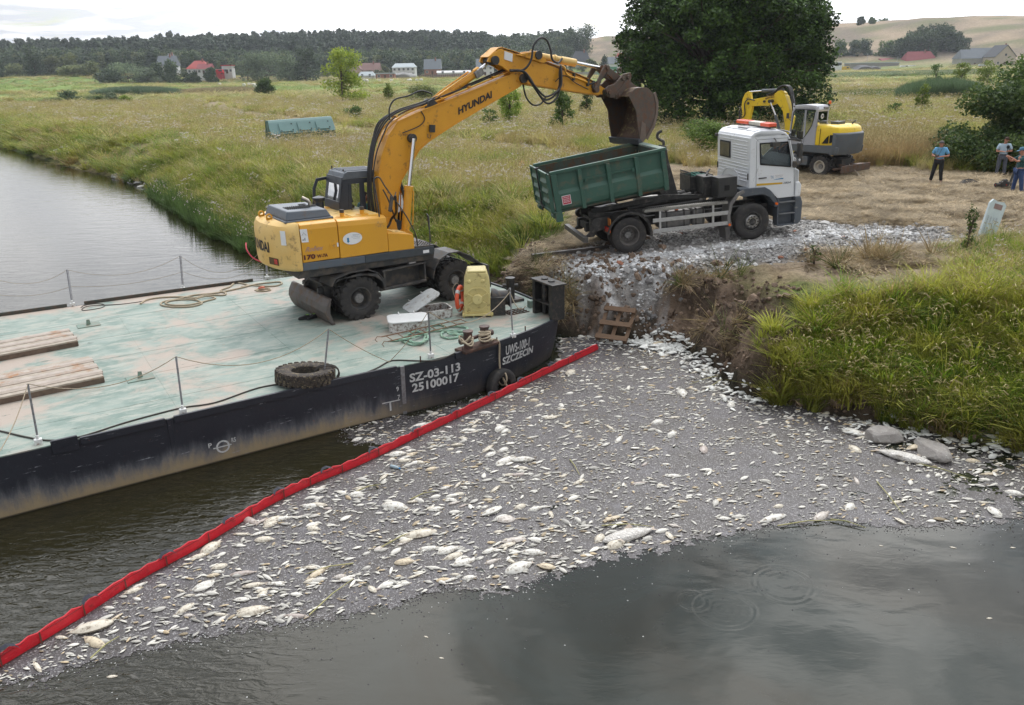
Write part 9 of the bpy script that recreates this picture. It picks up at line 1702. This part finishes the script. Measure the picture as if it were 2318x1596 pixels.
# ---------------------------------------------------------------- the village
def wallm(n_,c):return shade(n_,c,.85,0,tuple(k_*.85 for k_ in c),.4,.5)
def house(label,u0,u1,D,wall_h,roof_h,depth,wc,rc,nwin=3,rz=0.,hip=0.,gable_face=False,storeys=1,chim=True,name='house',cat='house',zoff=0.,door=True,vb=None):
    xc=fx((u0+u1)/2,D);vb=VB(u0)if vb is None else vb;W_=fx(u1,D)-fx(u0,D);e=thing(name,label,cat,(xc,D,pz_((u0+u1)/2,vb,D)-.3),(0,0,rz));h=wall_h+.3
    q=MB();q.bb(-W_/2,W_/2,0,depth,-5,h)
    if gable_face:q.prism([(-W_/2,h),(W_/2,h),(0,h+roof_h)],0,depth)
    elif hip==0:q.add([(s_*W_/2,y,z)for s_ in(-1,1)for y,z in((0,h),(depth,h),(depth/2,h+roof_h))],[(0,1,2),(3,5,4),(0,3,4,1)])
    q.build('wall',wc,e);ov=.5;q=MB()
    if gable_face:
        for s_ in(-1,1):q.add([(s_*(W_/2+ov),-ov,h-.35),(0,-ov,h+roof_h+.1),(0,depth+ov,h+roof_h+.1),(s_*(W_/2+ov),depth+ov,h-.35),(s_*(W_/2+ov),-ov,h-.1),(0,-ov,h+roof_h+.4),(0,depth+ov,h+roof_h+.4),(s_*(W_/2+ov),depth+ov,h-.1)],[(0,1,2,3),(4,5,6,7),(0,1,5,4),(0,3,7,4)])
    elif roof_h<.8:q.bb(-W_/2-ov,W_/2+ov,-ov,depth+ov,h,h+roof_h)
    else:
        hp_=hip*W_/2;R_=[(-W_/2-ov,-ov,h-.15),(W_/2+ov,-ov,h-.15),(W_/2+ov,depth+ov,h-.15),(-W_/2-ov,depth+ov,h-.15),(-W_/2-ov*(hip==0)+hp_,depth/2,h+roof_h+.15),(W_/2+ov*(hip==0)-hp_,depth/2,h+roof_h+.15)];q.add(R_,[(0,1,5,4),(2,3,4,5),(1,2,5),(3,0,4),(3,2,1,0)])
    rf=q.build('roof',rc,e)
    if chim and roof_h>1:q=MB();q.bb(W_*.15,W_*.15+.8,depth*.4,depth*.4+.8,h+roof_h*.6,h+roof_h+1.3);q.build('chimney',M_CHIM,rf)
    for st in range(storeys):
        for i in range(nwin):
            if door and st==0 and i==nwin//2 and nwin>2:continue
            xx=-W_/2+W_*(i+.5)/nwin;z_=.3+1.0+2.7*st;q=MB();q.bb(xx-.75,xx+.75,-.06,.0,z_-.1,z_+1.4);wf=q.build('window',M_FRAME,e);q=MB();q.bb(xx-.6,xx-.05,-.09,-.06,z_,z_+1.3);q.bb(xx+.05,xx+.6,-.09,-.06,z_,z_+1.3);q.build('pane',M_PANE,wf)
    if door and nwin>2:q=MB();q.bb(-.6,.6,-.08,0,.3,2.5);q.build('door',M_DOOR,e)
    if gable_face:q=MB();q.bb(-.6,.6,-.08,0,h+.4,h+1.7);q.build('window',M_PANE,e)
    return e
VB=lambda u:float(np.interp(u,[370,412,440,490,520,806,860,905,960,1010,1080,1200,1280,1310,1350,1368,1412,1460,1930,2010,2062,2118,2187,2262],[165,165,168,168,166,176,179,173,168,170,172,164,160,150,150,167,160,158,158,153,152,152,150,148]))
M_CHIM=wallm('chimney_brick',(.28,.14,.10));M_FRAME=wallm('frame_white',(.7,.7,.7));M_PANE=shade('pane_dark',(.05,.06,.07),.1);M_DOOR=wallm('door_brown',(.10,.06,.045))
W_WH=wallm('render_white',(.66,.66,.66));W_PK=wallm('render_pink',(.50,.36,.30));W_GR=wallm('render_grey',(.36,.36,.33));W_BR=wallm('brick_wall',(.32,.15,.11));R_BR=wallm('roof_brown',(.22,.13,.115));R_RD=wallm('roof_red',(.42,.09,.08));R_DRD=wallm('roof_dark_red',(.27,.075,.08));R_GR=wallm('roof_grey',(.17,.19,.21));R_DG=wallm('roof_dark',(.065,.07,.08));R_LG=wallm('roof_light',(.42,.47,.49));W_CR=wallm('render_cream',(.50,.42,.35));W_GN=wallm('sheet_green',(.13,.32,.24));W_RDV=wallm('red_paint',(.45,.03,.04))
house('grey-roofed farmhouse with a white gable among trees at the left of the village',374,412,520,4.2,5.5,10,W_WH,R_GR,3,zoff=2.5);q_=house('narrow white gable house standing behind the grey-roofed farmhouse',395,411,540,6,5,8,W_WH,R_GR,2,gable_face=True,zoff=4)
house('house with a bright red hipped roof left of the willow row',440,486,500,3.2,4.2,11,W_WH,R_RD,4,hip=.55,zoff=1.5);house('white annexe with a darker red roof beside the bright red-roofed house',463,492,490,3.0,2.6,8,W_WH,R_DRD,3,hip=.0,zoff=.4)
house('small red shed right of the red-roofed house',501,517,500,2.2,.5,5,W_RDV,R_LG,2,chim=False,door=False,zoff=1.5);house('pale flat-roofed building with a red strip left of the willow row',519,541,505,4.2,.5,6,W_WH,W_RDV,4,chim=False,zoff=1.5)
house('pink gabled barn with a brown roof, left of the village barns',806,830,540,5.0,3.8,12,W_PK,R_BR,2,gable_face=True,zoff=1);house('long pink farm building with a brown tiled roof',829,871,545,5,4.2,11,W_PK,R_BR,4,zoff=1)
house('pale greenhouse with a rounded roof before the pink barns',825,859,505,1.6,2.0,7,W_WH,R_LG,2,hip=.2,chim=False,name='greenhouse',cat='greenhouse');house('low brick garage with a pale gate before the white house',864,905,500,2.8,.6,8,W_BR,R_LG,3,chim=False);house('white two-storey house with a light grey roof in the middle of the village',902,953,535,5.6,2.2,11,W_WH,R_LG,5,hip=.2,storeys=2,chim=False,zoff=.3)
house('dark steep-roofed house with a small brick gable',974,1010,560,3.4,6.0,11,W_BR,R_GR,3,zoff=1.5);house('dark shed among trees right of the steep-roofed house',1034,1062,575,2.6,.6,6,W_BR,R_DRD,3,chim=False,zoff=2.0);house('long low white polythene shed right of the steep-roofed house',1003,1076,540,1.6,1.0,8,W_WH,W_WH,3,chim=False,door=False,zoff=.3,name='shed',cat='shed')
house('white house with grey roof seen through the gap behind the excavator cylinder',1092,1130,530,5.2,4.6,10,W_WH,R_GR,3,storeys=2);house('pink-walled building seen under the excavator arm',1246,1281,520,4.2,2.4,9,W_PK,R_GR,3);house('grey-roofed barn with a pale canopy under the excavator bucket cylinder',1309,1348,560,3.4,6.0,12,W_GR,R_DG,3,hip=.35,zoff=2.0);house('white house with a grey roof left of the red-roofed one by the big tree',1391,1414,540,5,4,10,W_WH,R_GR,2,zoff=1.0);house('red-roofed house glimpsed at the left edge of the big dark tree',1413,1462,545,4.5,6,12,W_PK,R_RD,3,zoff=1.0);house('low green metal shed left of the big dark tree',1368,1408,500,3.4,.5,7,W_GN,W_GN,3,chim=False,name='shed',cat='shed')
M_WOODF=wallm('fence_boards',(.20,.14,.12));M_CONF=wallm('concrete_wall',(.34,.34,.33))
fn=thing('garden_fence','brown board fence running along the field before the village centre','fence',(fx(960,520),520,gz(fx(960,520),520)-.2))
fw_=fx(1088,520)-fx(960,520)
for i in range(26):q=MB();q.bb(fw_*i/26,fw_*(i+.93)/26,0,.12,0,2.0);q.build('board',M_WOODF,fn)
fn=thing('boundary_wall','pale grey wall below the pink building under the excavator arm','wall',(fx(1235,510),510,gz(fx(1235,510),510)-.3));q=MB();q.bb(0,fx(1370,510)-fx(1235,510),0,.3,0,2.6);q.build('wall_panel',M_CONF,fn)
# right-hand village
house('large farmhouse with a dark red hipped roof on the right',2062,2135,600,3.0,7.4,14,W_WH,R_DRD,5,hip=.28,zoff=3.0);house('square dark red brick tower behind the red-roofed farmhouse',2118,2140,625,10.5,2.2,8,W_BR,R_DRD,1,hip=.1,chim=False,door=False,zoff=4,name='tower',cat='tower');house('long open shed with a pale flat roof before the green trees',1936,2046,585,4.2,.5,10,wallm('shed_grey',(.30,.29,.28)),R_LG,2,chim=False,door=False,zoff=1.5,name='shed',cat='shed');house('low dark red roof between the long shed and the farmhouse',2008,2064,612,5,1.4,10,W_BR,R_DRD,1,chim=False,door=False,zoff=2.0)
house('grey rendered house with a slate roof right of the grove',2187,2248,560,5.0,5.4,12,W_GR,R_GR,3,hip=.12,chim=False,zoff=2.0);house('wide house with a grey roof and dark garage doors behind the slate-roofed one',2215,2292,590,5.6,6.2,12,W_CR,R_GR,4,zoff=2.5);house('cream house with a steep gable and dark roof at the right edge',2262,2308,545,5.4,6.6,14,W_CR,R_DG,3,gable_face=True,zoff=2.2,storeys=1)
# vehicles and clutter in the village
VBV=lambda u:float(np.interp(u,[505,1870,1930,2060,2150,2240],[168,162,161,157,153,151]))
def far_vehicle(name,label,cat,u,D,L_,h,w_,body,cabfrac,zoff=0.8,cabc=None):
    x=fx(u,D);e=thing(name,label,cat,(x,D,pz_(u,VBV(u),D)));q=MB();c_=L_*cabfrac
    q.prism([(-L_/2,.45),(L_/2,.45),(L_/2,h*.5),(L_/2-.25*L_*(1-cabfrac),h*.58),(L_/2-.32*L_*(1-cabfrac),h),(-L_/2+.05*L_,h),(-L_/2,h*.6)],0,w_);q.build('body',body,e,bevel=.1)
    q=MB();q.prism([(L_*.1,h*.62),(L_/2-.36*L_*(1-cabfrac),h*.62),(L_/2-.40*L_*(1-cabfrac),h*.9),(L_*.1,h*.9)],-.03,.0);q.build('window',M_PANE,e)
    for xx in(-L_*.32,L_*.32):
        for yy in(.1,w_-.1):q=MB();q.cyl((xx,yy-.1,.35),(xx,yy+.1,.35),.36,n=12);q.build('wheel',M_RUB,e)
    return e
V_WH=wallm('vehicle_white',(.72,.73,.75));V_YL=wallm('vehicle_yellow',(.65,.42,.04))
far_vehicle('parked_car','silver car parked before the cream gabled house','car',2237,535,4.6,1.6,1.8,wallm('vehicle_silver',(.5,.52,.55)),.2,2.0);far_vehicle('box_truck','white box truck standing left of the long shed','truck',1903,570,8.5,6.0,2.6,V_WH,.9,1.0);far_vehicle('van','white van at the left end of the right-hand village','van',1878,590,7,4.5,2.4,V_WH,.85,1.5);far_vehicle('loader','yellow machine standing right of the white box truck','machine',1926,575,8,3.0,2.4,V_YL,.4,1.0);far_vehicle('loader','red machine left of the white box truck','machine',1884,560,6,3.0,2.4,wallm('vehicle_red',(.42,.09,.05)),.5,1.0);far_vehicle('van','white van parked before the red-roofed farmhouse, left one','van',2060,575,5.2,2.6,2.2,V_WH,.7,2.2);far_vehicle('van','white van parked before the red-roofed farmhouse, right one','van',2078,575,5.0,2.4,2.2,V_WH,.7,2.2);far_vehicle('parked_car','white car between the farmhouse and the grey house','car',2150,570,4.5,1.8,1.8,V_WH,.3,2.2);far_vehicle('fire_engine','bright red vehicle by the small red shed','vehicle',508,485,6.5,2.6,2.4,wallm('vehicle_bright_red',(.6,.02,.03)),.8,.8)
tx=fx(1893,585);tt=thing('tent','yellow-topped tent behind the red machine','tent',(tx,585,pz_(1893,158,585)));q=MB();q.bb(-5,5,0,6,0,2.6);q.build('tent_wall',W_WH,tt);q=MB();q.add([(-5.4,-.4,2.5),(5.4,-.4,2.5),(5.4,6.4,2.5),(-5.4,6.4,2.5),(-1,3,5),(1,3,5)],[(0,1,5,4),(1,2,5),(2,3,4,5),(3,0,4)]);q.build('tent_roof',wallm('canvas_yellow',(.6,.48,.26)),tt)
for u,D,h,lab in((1973,600,11,'tall grey power pole standing before the grove'),(2041,600,8.5,'shorter pole with a lamp left of the red-roofed farmhouse'),(2156,590,5,'short white pole right of the brick tower'),(895,545,7,'thin pole behind the white flat-roofed house')):
    x=fx(u,D);pe_=thing('power_pole',lab,'pole',(x,D,pz_(u,VB(u),D)-1));q=MB();q.cyl((0,0,-3),(0,0,h),.16,.11,n=6);q.build('pole',M_CONF,pe_);q=MB();q.bb(-.8,.8,-.06,.06,h-.6,h-.45);q.build('cross_arm',M_CONF,pe_)
# bales on the pasture, gravel heaps
M_BALE=shade('bale_wrap',(.68,.66,.60),.6,0,(.5,.46,.38),1.5,.5)
for i,(u,D)in enumerate(((565,372),(577,380),(586,376),(590,362),(750,392),(762,392),(798,388),(843,400),(872,396),(899,402),(937,398),(941,404),(956,398),(966,404),(1425,420),(510,395),(838,418),(1412,410))):
    x=fx(u,D);q=MB();q.lathe([(0,-.7),(.62,-.7),(.7,-.55),(.7,.55),(.62,.7),(0,.7)],14);o=q.build('hay_bale',M_BALE,None,smooth=40,loc=(x,D,gz(x,D)+.72),rot=(rad(90),0,rad((i*47)%180)));tag(o,'pale wrapped round bale lying on the bright pasture before the village','bale','bales on the pasture')
for u,D,w_,h,lab in((925,515,16,3.0,'grey heap of rubble before the white two-storey house'),(1963,555,18,3.0,'dark gravel heap before the long shed, left one'),(1993,558,9,2.4,'dark gravel heap before the long shed, right one')):
    x=fx(u,D);me=rockmesh(31+u,3,.5,.9);me.materials.append(M_CONF if u<1000 else wallm('dark_gravel',(.13,.13,.14)));o=bpy.data.objects.new('gravel_heap',me);COL.objects.link(o);o.location=(x,D,gz(x,D)+.6);o.scale=(w_/2,4,h);tag(o,lab,'heap')
# clean up the empties' world matrices before anything reads them
bpy.context.view_layer.update()
# ---------------------------------------------------------------- the air
m=bpy.data.materials.new('haze_air');m.use_nodes=True;t=m.node_tree;t.nodes.remove(t.nodes['Principled BSDF']);pv=t.nodes.new('ShaderNodeVolumePrincipled');pv.inputs['Color'].default_value=(.86,.92,1,1);pv.inputs['Density'].default_value=.00015;pv.inputs['Anisotropy'].default_value=.2
t.links.new(pv.outputs[0],t.nodes['Material Output'].inputs['Volume'])
q=MB();q.bb(-1720,1720,-620,1820,-3.9,78);hz=q.build('haze',m);tag(hz,kind='stuff');hz['label']='thin pale haze over the river plain and the village'

# things that share a label: tell them apart by their order from left to right where that is countable
ORD='leftmost|second from left|third from left|fourth from left|fifth from left|sixth from left|seventh from left|eighth from left|ninth from left|tenth from left|eleventh from left|twelfth from left|thirteenth from left|fourteenth from left|fifteenth from left|sixteenth from left|seventeenth from left|eighteenth from left|nineteenth from left|twentieth from left'.split('|')
bl={}
for o in COL.objects:
    if o.parent is None and 'label' in o and 'category' in o:bl.setdefault(o['label'],[]).append(o)
for k_,os_ in bl.items():
    if 2<=len(os_)<=20:
        os_.sort(key=lambda o:o.location.x/max(1,o.location.y))
        for i,o in enumerate(os_):w_=(k_.replace(' floating','').replace(' lying','')if len(k_.split())>12 else k_).split()+ORD[i].split();o['label']=' '.join(w_[:16]if len(w_)>16 else w_[:-len(ORD[i].split())]+['-']*0+w_[-len(ORD[i].split()):])if len(w_)<=16 else ' '.join(w_[:16-len(ORD[i].split())]+ORD[i].split())
